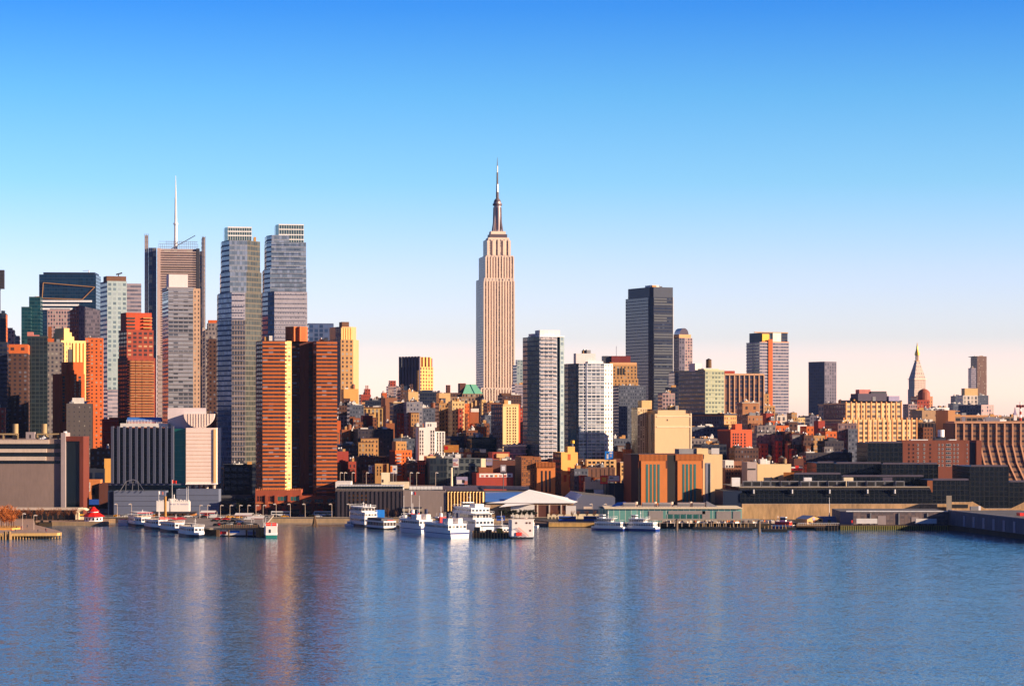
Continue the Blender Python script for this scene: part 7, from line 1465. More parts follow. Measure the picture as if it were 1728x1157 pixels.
def boat(name, label, px, wl, th, L, Wd, hh, hull, decks, bow_near=False, group=None, cat='boat', wheel=None, funnels=(), mast=None, rail=True, bluff=.30, stripe=None, Y=None):
    Y = Y or YW(wl); t = empty(name, (X(px, Y), Y, 0), R_(th), label, cat, group)
    m = MB(); a = ccw(outline(L, Wd*.9, bow_near, bluff=bluff)); b = ccw(outline(L, Wd, bow_near, bluff=bluff)); n = len(a)
    lv = [(-.6, .9, hull), (hh*.5, .97, hull), (hh*.58, .98, stripe or hull), (hh, 1.0, 'hull_white')]
    for (z0, k0, _), (z1, k1, mk) in zip(lv, lv[1:]):
        for i in range(n):
            j = (i+1) % n; m.face([(b[i][0]*k0, b[i][1], z0), (b[j][0]*k0, b[j][1], z0), (b[j][0]*k1, b[j][1], z1), (b[i][0]*k1, b[i][1], z1)], mk)
    m.face([(p[0], p[1], hh) for p in b], 'deck_cream'); m.build('hull', t)
    z = hh+.01
    for i, (y0, y1, k, h, mat, roof) in enumerate(decks):
        P = ccw(outline(L, Wd, bow_near, k, y0, y1, bluff)); m = MB(); m.prism(P, z, z+h, mat, 1.9, h, 'hull_white', seed=i); m.build('deck_house', t)
        Q = ccw(outline(L, Wd, bow_near, k+.06, max(0, y0-.02), min(1, y1+.02), bluff)); m = MB(); m.prism(Q, z+h+.01, z+h+.2, 'hull_white' if roof != 'none' else mat, top=roof if roof != 'none' else 'hull_white', bot=True); m.build('deck_roof', t)
        if rail:
            m = MB(); 
            for j in range(len(Q)):
                p, q = Q[j], Q[(j+1) % len(Q)]; m.tube((p[0], p[1], z+h+1.15), (q[0], q[1], z+h+1.15), .05, 'white', 4); m.tube((p[0], p[1], z+h+.2), (p[0], p[1], z+h+1.15), .05, 'white', 4)
            m.build('railing', t)
        z += h+.21
    if wheel:
        fy, w, d, h = wheel; m = MB(); m.box(-w/2, w/2, fy*L, fy*L+d, z, z+h*.35, 'white'); m.box(-w/2, w/2, fy*L, fy*L+d, z+h*.35, z+h*.8, 'glass_dark'); m.box(-w/2-.2, w/2+.2, fy*L-.2, fy*L+d+.2, z+h*.8, z+h, 'white'); m.build('wheelhouse', t)
    for (fx, fy, r, h, k) in funnels:
        m = MB(); m.cyl(fx, fy*L, z, z+h*.7, r, r*.95, 12, k); m.cyl(fx, fy*L, z+h*.7, z+h, r*1.0, r, 12, 'funnel_dark'); m.build('funnel', t)
    if mast:
        m = MB(); fy, h = mast; m.tube((0, fy*L, z), (0, fy*L, z+h), .12, 'white', 5); m.tube((-.8, fy*L, z+h*.7), (.8, fy*L, z+h*.7), .07, 'white', 4); m.build('mast', t)
    t['_z'] = z; return t
def add(t, part, *boxes):
    m = MB()
    for bx in boxes: m.box(*bx)
    m.build(part, t)
WB = 'f_boat'
sg = 'sightseeing boats moored along the parking pier'
for px, wl, lb, roof, can in ((246, 889, 'sightseeing boat with flat pale red edged canopy, farthest of the four moored at the left', 'white', 1), (275, 894, 'sightseeing boat with orange raft bundles on deck, second of the four moored at the left', 'deck_cream', 2), (303, 899, 'sightseeing boat with a bright red slanted awning, third of the four moored at the left', 'deck_cream', 3), (336, 907, 'sightseeing boat with open pale top deck, nearest of the four moored at the left', 'deck_cream', 4)):
    t = boat('sightseeing_boat', lb, px, wl, 22, 26, 9.6, 2.6, 'hull_navy', [(.05, .95, .94, 2.6, WB, 'deck_cream')], True, sg, mast=(.3, 4))
    z = t['_z']
    if can == 1: add(t, 'canopy', (-4.4, 4.4, 1, 20, z+2.3, z+2.6, 'canopy_red', 0, 0, 'white')); add(t, 'canopy_post', *[(x, x+.15, y, y+.15, z, z+2.3, 'white') for x in (-4, 3.9) for y in (2, 8, 14)])
    if can == 2: add(t, 'raft_bundle', (-1, 1.4, 3, 6, z, z+1.3, 'red_bright')); add(t, 'raft_bundle', (2.2, 4.4, 4, 8, z, z+1.1, 'canopy_red'))
    if can == 3:
        m = MB(); m.face([(-2, .6, z+1.4), (4.6, 1.2, z+1.8), (4.4, 12, z+2.4), (-3.4, 12, z+2.2)], 'canopy_red'); m.build('awning', t)
    if can == 4: add(t, 'deck_locker', (-2, 1, 6, 9, z, z+1.2, 'grey'))
for o in bpy.data.objects:
    if '_z' in o.keys(): del o['_z']
def bt(*a, **k):
    t = boat(*a, **k); z = t['_z']; del t['_z']; return t, z
t, z = bt('excursion_boat', 'white boat with green hull and red roof rafts at the parking pier end', 458, 907.5, 8, 22, 6.5, 2.6, 'teal_paint', [(.0, .85, .96, 3.2, 'white_paint', 'white')], False)
add(t, 'raft', (-2.6, -.2, 1, 4, z, z+1.6, 'red_bright')); add(t, 'raft', (.4, 2.6, 1, 4, z, z+1.5, 'canopy_red')); add(t, 'stern_door', (-1.2, -.3, -.1, -.01, 2.7, 4.4, 'glass_dark'))
t, z = bt('dinner_boat', 'three deck white party boat with open upper deck and a blue tarpaulin behind', 626, 889, 24, 30, 8.5, 2.4, 'hull_navy', [(.0, .9, .98, 2.7, WB, 'white'), (.0, .85, .94, 2.7, WB, 'white'), (.08, .8, .9, 2.6, 'f_boat_open', 'white')], False, mast=(.4, 2.5))
add(t, 'chimney_pipe', (-2, -1.6, 3, 3.4, z, z+1.6, 'white'), (1.5, 1.9, 5, 5.4, z, z+1.4, 'white'))
m = MB(); m.box(X(634, 1352), X(648, 1352), 1352, 1356, GZ, 8.6, 'blue_bright'); tag(m.build('tarpaulin_booth'), 'bright blue tarpaulin booth behind the three deck party boat', 'booth')
t, z = bt('yacht_boat', 'low boat with a wide black roof and open lit stern', 658, 893, 30, 26, 8.5, 1.4, 'black', [(.0, .92, .98, 3.0, 'f_boat_open', 'black')], False, rail=False)
add(t, 'roof_hood', (-3.6, 3.6, 3, 20, z, z+1.3, 'steel_dark')); add(t, 'roof_stripe', (-1, 2.6, 1, 2.4, z, z+.4, 'red'))
t, z = bt('motor_yacht', 'white motor yacht with raked bow lying broadside behind the black roofed boat', 672, 890.5, -62, 22, 6, 2.6, 'hull_navy', [(.05, .65, .86, 2.2, WB, 'white'), (.1, .5, .7, 1.8, 'white_paint', 'white')], False, mast=(.3, 4))
fg = 'white harbour cruise ships at the middle pier'
for px, wl, w_, L_, lb in ((722, 900, 9, 34, 'white cruise ship with a red wheelhouse front, left of the pair with dark blue funnels'), (776, 908, 12, 40, 'white cruise ship with broad blank stern, right of the pair with dark blue funnels')):
    t, z = bt('cruise_ship', lb, px, wl, 27, L_, w_, 4.2, 'hull_white', [(.06, .86, .9, 2.8, WB, 'white')], False, fg, 'ship', wheel=(.5, 5, 3.4, 2.8), stripe='hull_blue', bluff=.35)
    add(t, 'red_bulkhead', (-2.6, 2.2, L_*.44, L_*.47, z, z+2.9, 'canopy_red')); add(t, 'engine_casing', (-4, -1.5, 5, 12, z, z+2.6, 'white_paint')); add(t, 'engine_casing', (1.5, 4, 5, 12, z, z+2.6, 'white_paint'))
    for x in (-2.7, 2.7): m = MB(); m.cyl(x, 8, z+2.6, z+5.2, .95, .85, 12, 'funnel_dark'); m.build('funnel', t)
    m = MB(); m.cyl(0, L_*.55, z+2.8, z+4.6, .9, .8, 10, 'white'); m.tube((0, L_*.55, z+4.6), (0, L_*.55, z+8), .1, 'white', 4); m.build('radar_mast', t)
    m = MB(); m.box(-w_*.42, w_*.42, -.02, .0, 2.4, 2.9, 'hull_blue'); m.build('stern_band', t)
t, z = bt('passenger_ship', 'tall four level white passenger ship moored behind the pair of cruise ships', 818, 897, 24, 40, 12, 3.4, 'hull_white', [(.0, .94, .98, 3.0, WB, 'white'), (.02, .9, .96, 3.0, 'f_boat_open', 'white'), (.12, .82, .88, 2.6, WB, 'white')], False, None, 'ship', wheel=(.55, 6, 3, 2.4), mast=(.5, 7))
add(t, 'top_house', (-2, 3, 8, 16, z, z+1.8, 'white_paint'))
t, z = bt('work_vessel', 'square white block shaped vessel on a black hull with a red stair', 882, 908.5, 6, 26, 12.2, 1.4, 'black', [(.0, .4, 1.0, 8.0, 'white_paint', 'deck_cream')], False, None, 'vessel', rail=False)
add(t, 'bitts', (-5.6, -3.6, -.9, -.02, 1.4, 4.2, 'white')); 
for i, (x, zz) in enumerate(((-3.2, 8), (2, 8), (3.6, 8), (3.8, 4.2))): m = MB(); m.box(-.45, .45, -.08, 0, 0, .9, 'dark_brick'); m.build('window', t, (x, -.6 if 0 else -.02, zz-.6))
m = MB()
for i in range(9): m.box(-2.4+i*.6, -1.7+i*.6, -1.6, -.4, 5.4-i*.5, 5.6-i*.5, 'canopy_red')
m.build('stair', t); add(t, 'red_crate', (-3.4, -.6, -1.4, -.3, 1.5, 3.2, 'canopy_red'))
# brown working barge and cranes left of it
root = empty('work_dock', (0, 0, 0), 0, 'cluttered brown timber work dock between the cruise ship and the square white vessel', 'dock')
m = MB(); m.prism([W(797, 1212), W(866, 1212), W(866, 1226), W(797, 1240)], -.3, 2.4, 'wood', top='wood_light', bot=True); m.build('deck', root)
pm = MB(); pm.cyl(0, 0, -1, 3.6, .3, .3, 7, 'wood_light'); f = None
for i in range(14):
    o = pm.build('pile', root) if f is None else copy_tree(f, root)
    f = f or o; o.location = (X(799+i*5, 1211), 1211, 0)
add(root, 'shelter', (X(811, 1214), X(848, 1214), 1214, 1218, 5.4, 5.8, 'navy'), (X(813, 1214), X(814, 1214), 1214.2, 1214.6, 2.4, 5.4, 'steel'), (X(845, 1214), X(846, 1214), 1214.2, 1214.6, 2.4, 5.4, 'steel'))
add(root, 'crate_stack', (X(838, 1213), X(848, 1213), 1213, 1216, 2.4, 4.6, 'yellow'), (X(820, 1213), X(830, 1213), 1213, 1216, 2.4, 4.0, 'dark_brick'), (X(800, 1213), X(810, 1213), 1213, 1218, 2.4, 5.2, 'black'))
t, z = bt('tender_boat', 'small white workboat with clutter tied left of the square white vessel', 856, 903, 20, 18, 7, 1.4, 'white', [(.2, .75, .7, 2.4, WB, 'white')], False, mast=(.4, 5))
for px, Y, lb in ((1046, 1286, 'blue hulled white ferry, left of the two at the glass terminal'), (1101, 1282, 'blue hulled white ferry, right of the two at the glass terminal')):
    t, z = bt('commuter_ferry', lb, px+9, 0, -58, 20, 6.6, 2.2, 'hull_blue', [(.06, .86, .9, 2.3, WB, 'white'), (.3, .8, .7, 1.7, 'f_boat_open', 'white')], False, 'commuter ferries', 'ferry', wheel=(.62, 2.6, 2.4, 1.8), mast=(.5, 4), stripe='hull_blue', Y=Y)
    t.rotation_euler = (0, 0, R_(62)); 
t, z = bt('tug_boat', 'red and blue tug boat with a black wheelhouse beside the yellow boat house', 1340, 0, 66, 13, 5, 2.2, 'hull_blue', [(.1, .8, .8, 1.6, 'canopy_red', 'red')], False, wheel=(.35, 2.4, 3, 2.4), mast=(.7, 3), Y=1308, rail=False)
t, z = bt('red_barge', 'small white and red boat behind the stone quay beside the farthest sightseeing boat', 219, 886, 60, 9, 4, 1.4, 'hull_white', [(.1, .8, .8, 1.6, 'white_paint', 'red')], False, rail=False)
t, z = bt('orange_lifeboat', 'orange lifeboat lying on the dark landing stage', 892, 0, 60, 6, 2.4, 1.2, 'orange', [(.2, .8, .7, .9, 'orange', 'orange')], False, rail=False, Y=1350); t.location.z = 1.9

# finger pier behind the cruise ships, and small craft
fp = empty('finger_pier', (0, 0, 0), 0, 'narrow timber finger pier running back from the cruise ships to the quay', 'pier'); m = MB(); m.prism([W(742, 1246), W(756, 1246), W(760, 1384), W(738, 1384)], 1.4, 2.1, 'wood', top='wood_light', bot=True); m.build('deck', fp)
pm = MB(); pm.cyl(0, 0, -1, 3.4, .28, .26, 7, 'pile_pale'); f = None
for i in range(14):
    o = pm.build('pile', fp) if f is None else copy_tree(f, fp)
    f = f or o; o.location = (X(741 if i % 2 else 758, 1250+i*10), 1250+i*10, 0)
for px, wl, th, L_, lb in ((690, 886, 70, 9, 'small white motor boat right of the raked motor yacht'), (712, 885, 60, 8, 'small open launch behind the left cruise ship'), (838, 892, 75, 10, 'small white launch between the tall passenger ship and the white block vessel'), (908, 889, 68, 9, 'small white launch right of the square white vessel'), (599, 887, 50, 8, 'small launch left of the three deck party boat'), (1072, 889, 62, 9, 'small dark launch between the two blue hulled ferries'), (1150, 890, 66, 9, 'small white launch right of the first slip pile')):
    t, z = bt('small_boat', lb, px, wl, th, L_, 2.8, 1.0, 'hull_white' if 'dark' not in lb else 'black', [(.25, .7, .7, 1.3, WB, 'white')], False, 'small boats at the piers', rail=False, mast=(.4, 2.2))

# ================================================================== vehicles
PAINT = {'white': (.78, .78, .76), 'silver': (.42, .43, .45), 'black': (.02, .02, .022), 'red': (.60, .03, .02), 'blue': (.03, .07, .22), 'grey': (.14, .14, .15), 'yellow': (.85, .42, .03)}
for k, c in PAINT.items(): pl('car_'+k, c, .3, .1, 0)
_veh = {}
def vehicle(kind, colour):
    key = (kind, colour)
    k = 'car_'+colour
    if key in _veh: return _veh[key]
    t = empty({'car': 'parked_car', 'taxi': 'taxi', 'van': 'delivery_van', 'bus': 'coach_bus'}[kind], (0, 0, 0))
    def prof(pts, w, mk, name, inset=0):
        m = MB(); n = len(pts); l = [(x, -w/2, z) for x, z in pts]; r = [(x, w/2, z) for x, z in pts]
        m.face(l, mk); m.face(list(reversed(r)), mk)
        for i in range(n): j = (i+1) % n; m.face([l[j], l[i], r[i], r[j]], mk)
        m.build(name, t)
    if kind in ('car', 'taxi'):
        prof([(-2.2, .3), (2.2, .3), (2.25, .75), (1.1, .95), (-1.7, .98), (-2.25, .85)], 1.8, k, 'body'); prof([(-1.7, .96), (1.0, .94), (.35, 1.42), (-1.2, 1.44)], 1.6, 'glass_dark', 'window'); prof([(-1.15, 1.44), (.32, 1.43), (.25, 1.5), (-1.1, 1.5)], 1.5, k, 'roof')
        if kind == 'taxi': m = MB(); m.box(-.4, .0, -.3, .3, 1.5, 1.68, 'white'); m.build('roof_light', t)
        ws, wr = (-1.35, 1.4), .33
    elif kind == 'van':
        prof([(-2.7, .4), (2.7, .4), (2.75, 1.0), (2.0, 1.25), (1.5, 2.2), (-2.7, 2.25)], 2.0, k, 'body'); m = MB(); m.box(.9, 1.5, -1.02, 1.02, 1.3, 1.9, 'glass_dark'); m.build('window', t); ws, wr = (-1.7, 1.8), .38
    else:
        prof([(-5.6, .5), (5.6, .5), (5.7, 2.6), (5.3, 3.2), (-5.6, 3.25)], 2.55, k, 'body'); m = MB(); m.box(-5.2, 5.2, -1.29, 1.29, 1.7, 2.6, 'glass_dark'); m.box(5.6, 5.72, -1.1, 1.1, 1.3, 2.6, 'glass_dark'); m.build('window', t); ws, wr = (-3.6, 3.8), .5
    for x in ws:
        for s_ in (-1, 1): m = MB(); y = .82 if kind != 'bus' else 1.1; m.tube((x, s_*y, wr), (x, s_*(y+.16), wr), wr, 'rubber', 10); m.build('wheel', t)
    _veh[key] = t; return t
ORD = ['first', 'second', 'third', 'fourth', 'fifth', 'sixth', 'seventh', 'eighth', 'ninth', 'tenth', 'eleventh', 'twelfth', 'thirteenth', 'fourteenth', 'fifteenth', 'sixteenth', 'seventeenth', 'eighteenth', 'nineteenth', 'twentieth', 'twenty-first', 'twenty-second', 'twenty-third', 'twenty-fourth', 'twenty-fifth', 'twenty-sixth', 'twenty-seventh', 'twenty-eighth', 'twenty-ninth', 'thirtieth']
_rank = {}
def ranked(o, noun, where, px, cat, group): _rank.setdefault((noun, where), []).append((px, o, cat, group))
def finish_ranks():
    for (noun, where), L in _rank.items():
        L.sort(key=lambda q: q[0])
        for i, (px, o, cat, group) in enumerate(L):
            o['label'] = ('lone '+noun+' '+where) if len(L) == 1 else f'{ORD[i]} {noun} from the left {where}'
            o['category'] = cat; o['group'] = group
_used = set()
def put(kind, colour, px, Y, z, rz, where, group):
    src = vehicle(kind, colour)
    if (kind, colour) in _used: o = copy_tree(src)
    else: o = src; _used.add((kind, colour))
    o.location = (X(px, Y), Y, z); o.rotation_euler = (0, 0, R_(rz))
    ranked(o, {'car': f'{colour} parked car', 'taxi': 'yellow orange taxi', 'van': f'{colour} delivery van', 'bus': f'{colour} coach'}[kind], where, px, {'car': 'car', 'taxi': 'taxi', 'van': 'van', 'bus': 'bus'}[kind], group)
rn = random.Random(11)
hw = 'on the riverside highway'; cols = ['white', 'silver', 'black', 'white', 'grey', 'blue', 'red', 'white', 'silver']
px = 205
while px < 1000:
    if not (488 < px < 520) and not (625 < px < 700):
        k = rn.choice(cols); put('taxi' if rn.random() < .12 else 'car', 'yellow' if False else k, px, 1402, GZ+.01, rn.choice((0, 180)), hw, 'vehicles on the riverside highway') if rn.random() > .12 else put('taxi', 'yellow', px, 1402, GZ+.01, 0, hw, 'vehicles on the riverside highway')
    px += rn.uniform(14, 20)
px = 198
while px < 1000:
    if not (455 < px < 492) and not (528 < px < 566) and not (625 < px < 690):
        kd = rn.choice(('car', 'car', 'car', 'van', 'taxi')); put(kd, 'yellow' if kd == 'taxi' else rn.choice(('white', 'silver', 'white') if kd == 'van' else cols), px, 1409, GZ+.01, rn.choice((0, 180)), 'in the far lanes of the riverside highway', 'vehicles in the far highway lanes')
    px += rn.uniform(14, 21)
put('bus', 'white', 474, 1411, GZ+.01, 0, hw, 'vehicles on the riverside highway'); put('bus', 'white', 546, 1411.5, GZ+.01, 180, hw, 'vehicles on the riverside highway'); put('van', 'white', 590, 1410, GZ+.01, 0, hw, 'vehicles on the riverside highway')
pk = 'on the parking pier'
for px, Y, k, kd in ((362, 1300, 'black', 'car'), (378, 1296, 'black', 'car'), (392, 1290, 'black', 'car'), (405, 1288, 'blue', 'car'), (366, 1322, 'red', 'car'), (382, 1320, 'red', 'car'), (396, 1316, 'grey', 'car'), (358, 1345, 'white', 'van'), (372, 1345, 'white', 'car'), (388, 1350, 'yellow', 'taxi'), (402, 1345, 'yellow', 'taxi'), (420, 1318, 'white', 'van'), (434, 1350, 'yellow', 'taxi'), (448, 1345, 'silver', 'car'), (345, 1350, 'black', 'car'), (332, 1352, 'silver', 'car'), (318, 1358, 'white', 'car'), (412, 1370, 'silver', 'car'), (300, 1362, 'black', 'car'), (350, 1372, 'red', 'car'), (436, 1374, 'white', 'car')):
    put(kd, k, px, Y, 4.31, rn.choice((0, 180, 8)), pk, 'vehicles on the parking pier')
for i in range(13):
    px = 364+i*5.6; put('car', ('black', 'white', 'silver', 'grey', 'black', 'red')[i*5 % 6], px, 1247+(i*7 % 12), 4.31, (80, 95, 90)[i % 3], pk, 'vehicles on the parking pier')
for i, (px, py, w, k, lb) in enumerate(((350, 868, 26, 'red', 'long white tent roof with red edge at the back of the parking pier'), (410, 875, 30, 'pink', 'long white tent roof with pink edge in the middle of the parking pier'), (434, 880, 22, 'pink', 'small slanting white tent roof near the end of the parking pier'))):
    Y = (1366, 1330, 1290)[i]; t = empty('market_tent', (X(px, Y), Y, 4.3), R_(-8), lb, 'tent'); h = w/F*Y/2; m = MB(); m.face([(-h, 0, 2.3), (h, 0, 2.3), (h, 3, 3.4), (-h, 3, 3.4)], 'white_paint'); m.face([(-h, 3, 3.4), (h, 3, 3.4), (h, 6, 2.3), (-h, 6, 2.3)], 'white_paint'); m.box(-h, h, -.05, 0, 1.9, 2.3, k); m.build('roof', t)
    for x in (-h+.3, h-.3):
        for y in (.2, 5.8): m = MB(); m.tube((x, y, 0), (x, y, 2.3), .08, 'white', 5); m.build('leg', t)
dr = 'in the row on the depot roof'
for i in range(23): put('bus', 'white', 573+i*4.75, 1409, DEPOT_TOP+.9 if 0 else DEPOT_TOP, -90, dr, 'white coaches parked on the depot roof')
for i in range(9): put('van', 'white', 694+i*6.2, 1416, DEPOT_TOP, -90, 'on the right part of the depot roof', 'vans on the depot roof')
for i, k in enumerate(('silver', 'white', 'yellow', 'white', 'silver', 'black', 'white', 'red', 'white', 'silver', 'grey', 'white')): put('taxi' if k == 'yellow' else 'car', k, 590+i*13, 1446, DEPOT_TOP, 0, 'behind the coaches on the depot roof', 'cars on the depot roof')
put('taxi', 'yellow', 1590, 1640, Z(798, 1640), 0, 'beside the wide red brown brick apartment house', 'taxis') if 0 else None

# ================================================================== lamps, flags, tanks
_lamp = None
def lamp(px, Y, z, h, where, side=1):
    global _lamp
    if _lamp is None:
        t = empty('street_lamp', (0, 0, 0)); m = MB(); m.tube((0, 0, 0), (0, 0, 1), .13, 'palewall', 6, .09); m.build('pole', t); m = MB(); m.tube((0, 0, 1), (1.0, 0, 1.03), .07, 'palewall', 4); m.build('arm', t); m = MB(); m.box(.9, 1.7, -.16, .16, .985, 1.03, 'white'); m.build('lamp_head', t); _lamp = t; o = t
    else: o = copy_tree(_lamp)
    o.location = (X(px, Y), Y, z); o.scale = (side, 1, h*.8); ranked(o, 'curved street lamp', where, px, 'street lamp', 'street lamps '+where)
for px in (337, 350, 372, 388, 404, 418, 432, 444): lamp(px, 1340, 4.3, 9, 'on the parking pier', 1)
for px in (198, 222, 306, 466, 490, 515, 560, 590, 846, 876, 1000, 1024): lamp(px, 1399, GZ, 9.5, 'along the riverside highway', -1)
for px in (574, 581, 594, 618, 664, 692, 703, 735): lamp(px, 1470, DEPOT_TOP, 11, 'on the depot roof', 1)
for px in (8, 38, 57): lamp(px, 1236 if px > 20 else 1260, 3.0, 10 if px != 57 else 9, 'on the park pier', 1)
def flag(px, Y, z, h, lb, k, k2=None):
    t = empty('flagpole', (X(px, Y), Y, z), 0, lb, 'flagpole'); m = MB(); m.tube((0, 0, 0), (0, 0, h), .16, 'white', 6, .08); m.build('pole', t)
    if k:
        m = MB(); n = 5
        for i in range(n):
            x0, x1 = .1+i*.5, .1+(i+1)*.5; w = lambda x: .25*math.sin(x*2.2); m.face([(x0, w(x0), h-1.9-x0*.15), (x1, w(x1), h-1.9-x1*.15), (x1, w(x1), h-.2-x1*.15), (x0, w(x0), h-.2-x0*.15)], k if i < 3 or not k2 else k2)
        m.build('flag', t)
flag(268, 1364, GZ, 16.5, 'flagpole with a white and pink flag left of the brown stack', 'white', 'pink'); flag(290.5, 1374, GZ+8, 14.5, 'flagpole with a bright red flag above the white castellated storey', 'red_bright'); flag(317.5, 1372, GZ+5, 14, 'bare thin pole at the right end of the white castellated storey', None); flag(315, 1380, GZ+5, 13, 'shorter bare pole just left of the thin right end pole', None)
flag(694, 1392, GZ, 15.5, 'flagpole with a red and white flag in front of the plain grey depot wall', 'white', 'red'); flag(681.5, 1390, GZ, 13, 'bare pole left of the depot flagpole', None); flag(707.5, 1390, GZ, 13, 'bare pole right of the depot flagpole', None)
for i, (px, wl, top) in enumerate(((846, 905, 862), (866, 903, 866), (737, 895, 865), (760, 892, 864), (776, 890, 863), (874, 895, 870), (885, 893, 870))):
    Y = YW(wl); m = MB(); h = Z(top, Y); m.tube((0, 0, -.5), (0, 0, h), .14, 'white', 6, .07); m.tube((-.7, 0, h*.8), (.7, 0, h*.8), .06, 'white', 4); o = m.build('mast_pole', None, (X(px, Y), Y, 0)); ranked(o, 'thin white mast pole', 'among the middle pier ships', px, 'mast', 'mast poles')
for px, top, bot, Y, lb in ((596, 647, 659, 2056, 'bulbous rooftop tank on the ochre block with a blank sunlit wall'), (636, 668, 678, 2306, 'left one of two dark tanks on the long dark roofed block'), (646, 667, 678, 2306, 'right one of two dark tanks on the long dark roofed block'), (589, 713, 729, 1726, 'tall pale tank above the three stepped brown blocks'), (876, 746, 757, 1606, 'squat silver tank on the grey balconied building'), (1318, 768, 786, 1530, 'tall orange lidded tank on the cream low building'), (1297, 766, 786, 1532, 'slim brown tank at the left of the cream low building'), (1324, 771, 785, 1528, 'narrow yellow tank right of the tall orange lidded one'), (1301, 692, 701, 2006, 'red brown tank on the dark and vivid red block'), (1415, 702, 711, 2100, 'dark tank above the mauve grid loft building'), (1418, 673, 687, 2156, 'large brown tank on the white grid loft building'), (1060, 744, 762, 1630, 'brown tank above the vivid orange brick block'), (655, 722, 728, 1700, 'silver dome tank on the large dark shadowed block'), (647, 722, 728, 1702, 'second silver dome tank on the large dark shadowed block'), (1235, 726, 740, 1700, 'small tank behind the red orange corner house'), (731, 676, 692, 2090, 'grey tank behind the bright white apartment building'), (770, 671, 682, 1900, 'pale tank on the yellow stone tower'), (812, 712, 720, 1840, 'brown tank over the dark arched windows'), (1352, 768, 778, 1588, 'dark tank on the small brick block by the red and white sign')):
    water_tank(px, top, bot+1, Y, lb, rn.choice(('wood', 'wood_light', 'grey', 'rust')))

# ================================================================== trees
def tree_meshes(seed, twk, n=420, dense=.07):
    r = random.Random(seed); m = MB(); m.tube((0, 0, 0), (.02, 0, .34), .028, 'bark', 6, .02); ends = []
    for i in range(9):
        a = r.uniform(0, 6.3); e = Vector((math.cos(a)*r.uniform(.1, .3), math.sin(a)*r.uniform(.1, .3), r.uniform(.55, .9))); s_ = Vector((.02, 0, r.uniform(.26, .36))); m.tube(s_, e, .013, 'bark', 4, .004); ends += [s_.lerp(e, q) for q in (.45, .7, 1)]
    tr = m; c = MB()
    for i in range(n):
        p = r.choice(ends); d = Vector((r.gauss(0, 1), r.gauss(0, 1), r.gauss(.5, .8))).normalized()*r.uniform(.07, .2); q = p+d; w = Vector((r.gauss(0, 1), r.gauss(0, 1), r.gauss(0, 1))).normalized()*dense*.12
        c.face([p-w, p+w, q+w*.3, q-w*.3], twk)
    return tr, c
_tr = {}
def tree(px, Y, z, h, kind, where, w=1.0):
    key = (kind, int(px) % 3)
    if key not in _tr:
        twk, n, dn = {'bare': ('twig', 380, .06), 'orange': ('twig_orange', 600, .09), 'dark': ('leaf', 900, .22), 'brown': ('bark', 340, .05)}[kind]
        t = empty({'bare': 'bare_tree', 'orange': 'autumn_tree', 'dark': 'evergreen_tree', 'brown': 'bare_tree'}[kind], (0, 0, 0)); a, c = tree_meshes(hash(key[1]+5) % 97+len(kind), twk, n, dn); a.build('trunk', t); c.build('crown', t); _tr[key] = t; o = t
    else: o = copy_tree(_tr[key])
    o.location = (X(px, Y), Y, z); o.scale = (h*w, h*w, h); o.rotation_euler = (0, 0, px*1.7)
    ranked(o, {'bare': 'leafless reddish tree', 'orange': 'orange leaved small tree', 'dark': 'dark leafy tree', 'brown': 'leafless brown tree'}[kind], where, px, 'tree', 'trees '+where)
for i, px in enumerate((-6, -1, 3, 7, 11, 15, 19, 23)): tree(px, 1238+(i*7 % 20), 3.2, 9.5+(i % 3)*1.5, 'orange', 'on the park pier', .9)
for i, px in enumerate(range(26, 128, 9)): tree(px, 1364, 2.3, 6.2+(i % 3)*.8, 'bare', 'before the long dark pier building', .9)
for i, px in enumerate((472, 485, 512, 524, 534, 548, 560, 570, 586, 596, 608, 618)): tree(px, 1419, GZ, 7+(i % 3), 'brown', 'before the orange brick podium', .8)
for px in (402, 408, 414): tree(px, 1430, GZ, 9, 'dark', 'left of the orange brick podium', .9)
for i, px in enumerate((628, 642, 655, 668, 690, 720, 745, 765, 785, 806)): tree(px, 1391, GZ, 5+(i % 3)*.6, 'brown', 'before the bus depot', .9)
for i, px in enumerate((770, 790, 805, 846, 853, 861, 869, 877, 885, 893, 901)): tree(px, 1390, GZ, 5.2, 'dark', 'before the exhibition hall', 1.0)
for i, px in enumerate((958, 966, 974, 988)): tree(px, 1480, GZ+2, 8, 'bare', 'before the stepped golden wall', .9)
for i, px in enumerate((705, 714, 722)): tree(px, 1520, GZ+9, 7, 'bare', 'below the small red tenement', .9)
for i, px in enumerate((930, 940, 952, 966, 975, 990, 1003)): tree(px, 1374, GZ, 5.5, 'bare', 'behind the timber pier', .9)

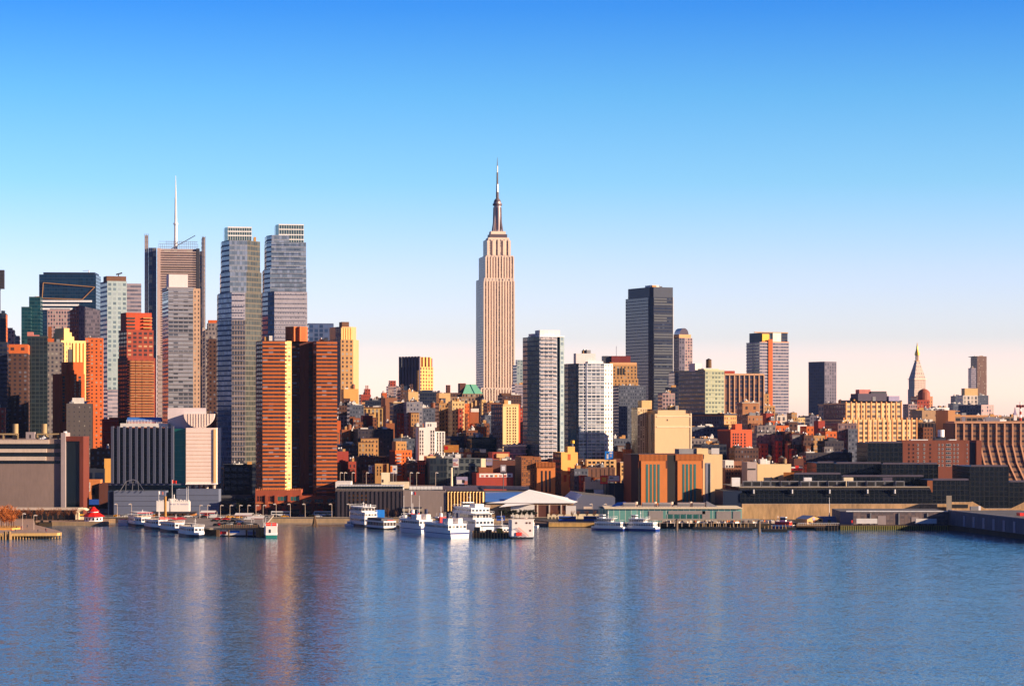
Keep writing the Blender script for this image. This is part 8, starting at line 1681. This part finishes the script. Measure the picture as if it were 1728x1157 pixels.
# ================================================================== people on the park pier
pl('coat_dark', (.05, .05, .07), .9); pl('coat_red', (.40, .05, .05), .9); pl('trousers', (.04, .045, .07), .9); pl('hair', (.04, .025, .02), .9)
def person(px, Y, coat, lb, rz, z=3.0, stride=.18):
    J = {'hip': (0, 0, .92), 'chest': (0, 0, 1.25), 'neck': (0, 0, 1.47), 'head': (0, .01, 1.60), 'top': (0, .01, 1.70), 'lh': (-.09, 0, .88), 'lk': (-.10, .10+stride*.3, .50), 'lf': (-.10, stride, .07), 'lt': (-.10, stride-.16, .04),
         'rh': (.09, 0, .88), 'rk': (.10, -.04, .50), 'rf': (.10, -stride, .07), 'rt': (.10, -stride-.16, .04), 'ls': (-.18, 0, 1.41), 'le': (-.24, .04, 1.12), 'lw': (-.24, -.06, .86), 'lp': (-.24, -.10, .77), 'rs': (.18, 0, 1.41), 're': (.24, .04, 1.12), 'rw': (.24, -.10, .88), 'rp': (.24, -.14, .79)}
    E = ['hip chest', 'chest neck', 'neck head', 'head top', 'hip lh', 'lh lk', 'lk lf', 'lf lt', 'hip rh', 'rh rk', 'rk rf', 'rf rt', 'chest ls', 'ls le', 'le lw', 'lw lp', 'chest rs', 'rs re', 're rw', 'rw rp']
    Rd = dict(hip=.14, chest=.16, neck=.06, head=.095, top=.07, lh=.10, rh=.10, lk=.065, rk=.065, lf=.045, rf=.045, lt=.035, rt=.035, ls=.075, rs=.075, le=.05, re=.05, lw=.035, rw=.035, lp=.035, rp=.035)
    ks = list(J); me = bpy.data.meshes.new('person'); me.from_pydata([J[k] for k in ks], [tuple(ks.index(q) for q in e.split()) for e in E], []); me.materials.append(M('trousers'))
    o = bpy.data.objects.new('person', me); scene.collection.objects.link(o); o.location = (X(px, Y), Y, z); o.rotation_euler = (0, 0, R_(rz)); sk = o.modifiers.new('skin', 'SKIN'); me.skin_vertices[0].data[0].use_root = True
    for i, k in enumerate(ks): me.skin_vertices[0].data[i].radius = (Rd[k], Rd[k])
    s_ = o.modifiers.new('sub', 'SUBSURF'); s_.levels = 1; s_.render_levels = 1
    m = MB(); m.cyl(0, 0, .72, 1.46, .24, .20, 12, coat); m.tube((-.19, 0, 1.42), (-.25, .02, .90), .075, coat, 8); m.tube((.19, 0, 1.42), (.25, .0, .92), .075, coat, 8); c = m.build('coat', o)
    m = MB(); m.cyl(0, .02, 1.56, 1.74, .115, .07, 10, 'hair'); m.build('hair', o); tag(o, lb, 'person', 'people on the park pier')
for a in ((28, 1238, 'coat_dark', 'person in a dark coat strolling in the middle of the park pier', 20), (37, 1242, 'coat_red', 'person in a reddish coat right of the tall lamp on the park pier', 200), (46, 1256, 'coat_dark', 'person in dark clothes walking near the back edge of the park pier', 90), (26, 1206, 'coat_dark', 'person leaning at the front railing of the park pier', 0), (64, 1204, 'coat_dark', 'person standing by the railing at two thirds of the pier length', 10), (77, 1216, 'coat_dark', 'person in black near the tip of the park pier', 150), (78, 1206, 'coat_red', 'person in a reddish coat at the railing near the pier tip', 0), (19, 1210, 'coat_red', 'person in a reddish coat at the left end of the railing', 40)): person(*a)
for o, noun, px in CLUTTER: ranked(o, noun, 'on the glass terminal deck', px, 'dock gear', 'gear on the glass terminal deck')
finish_ranks()

# ================================================================== air
m, nt, p = _base('haze_air'); nt.nodes.remove(p); v = nt.nodes.new('ShaderNodeVolumePrincipled'); v.inputs['Density'].default_value = 1.3e-5; v.inputs['Color'].default_value = (.40, .58, 1, 1); v.inputs['Anisotropy'].default_value = .2
nt.links.new(v.outputs[0], nt.nodes['Material Output'].inputs['Volume']); MATS['haze_air'] = m
b = MB(); b.box(-9500, 9500, -500, 16500, -2.0, 480, 'haze_air'); tag(b.build('haze'), 'faint evening haze over river and city', kind='stuff')
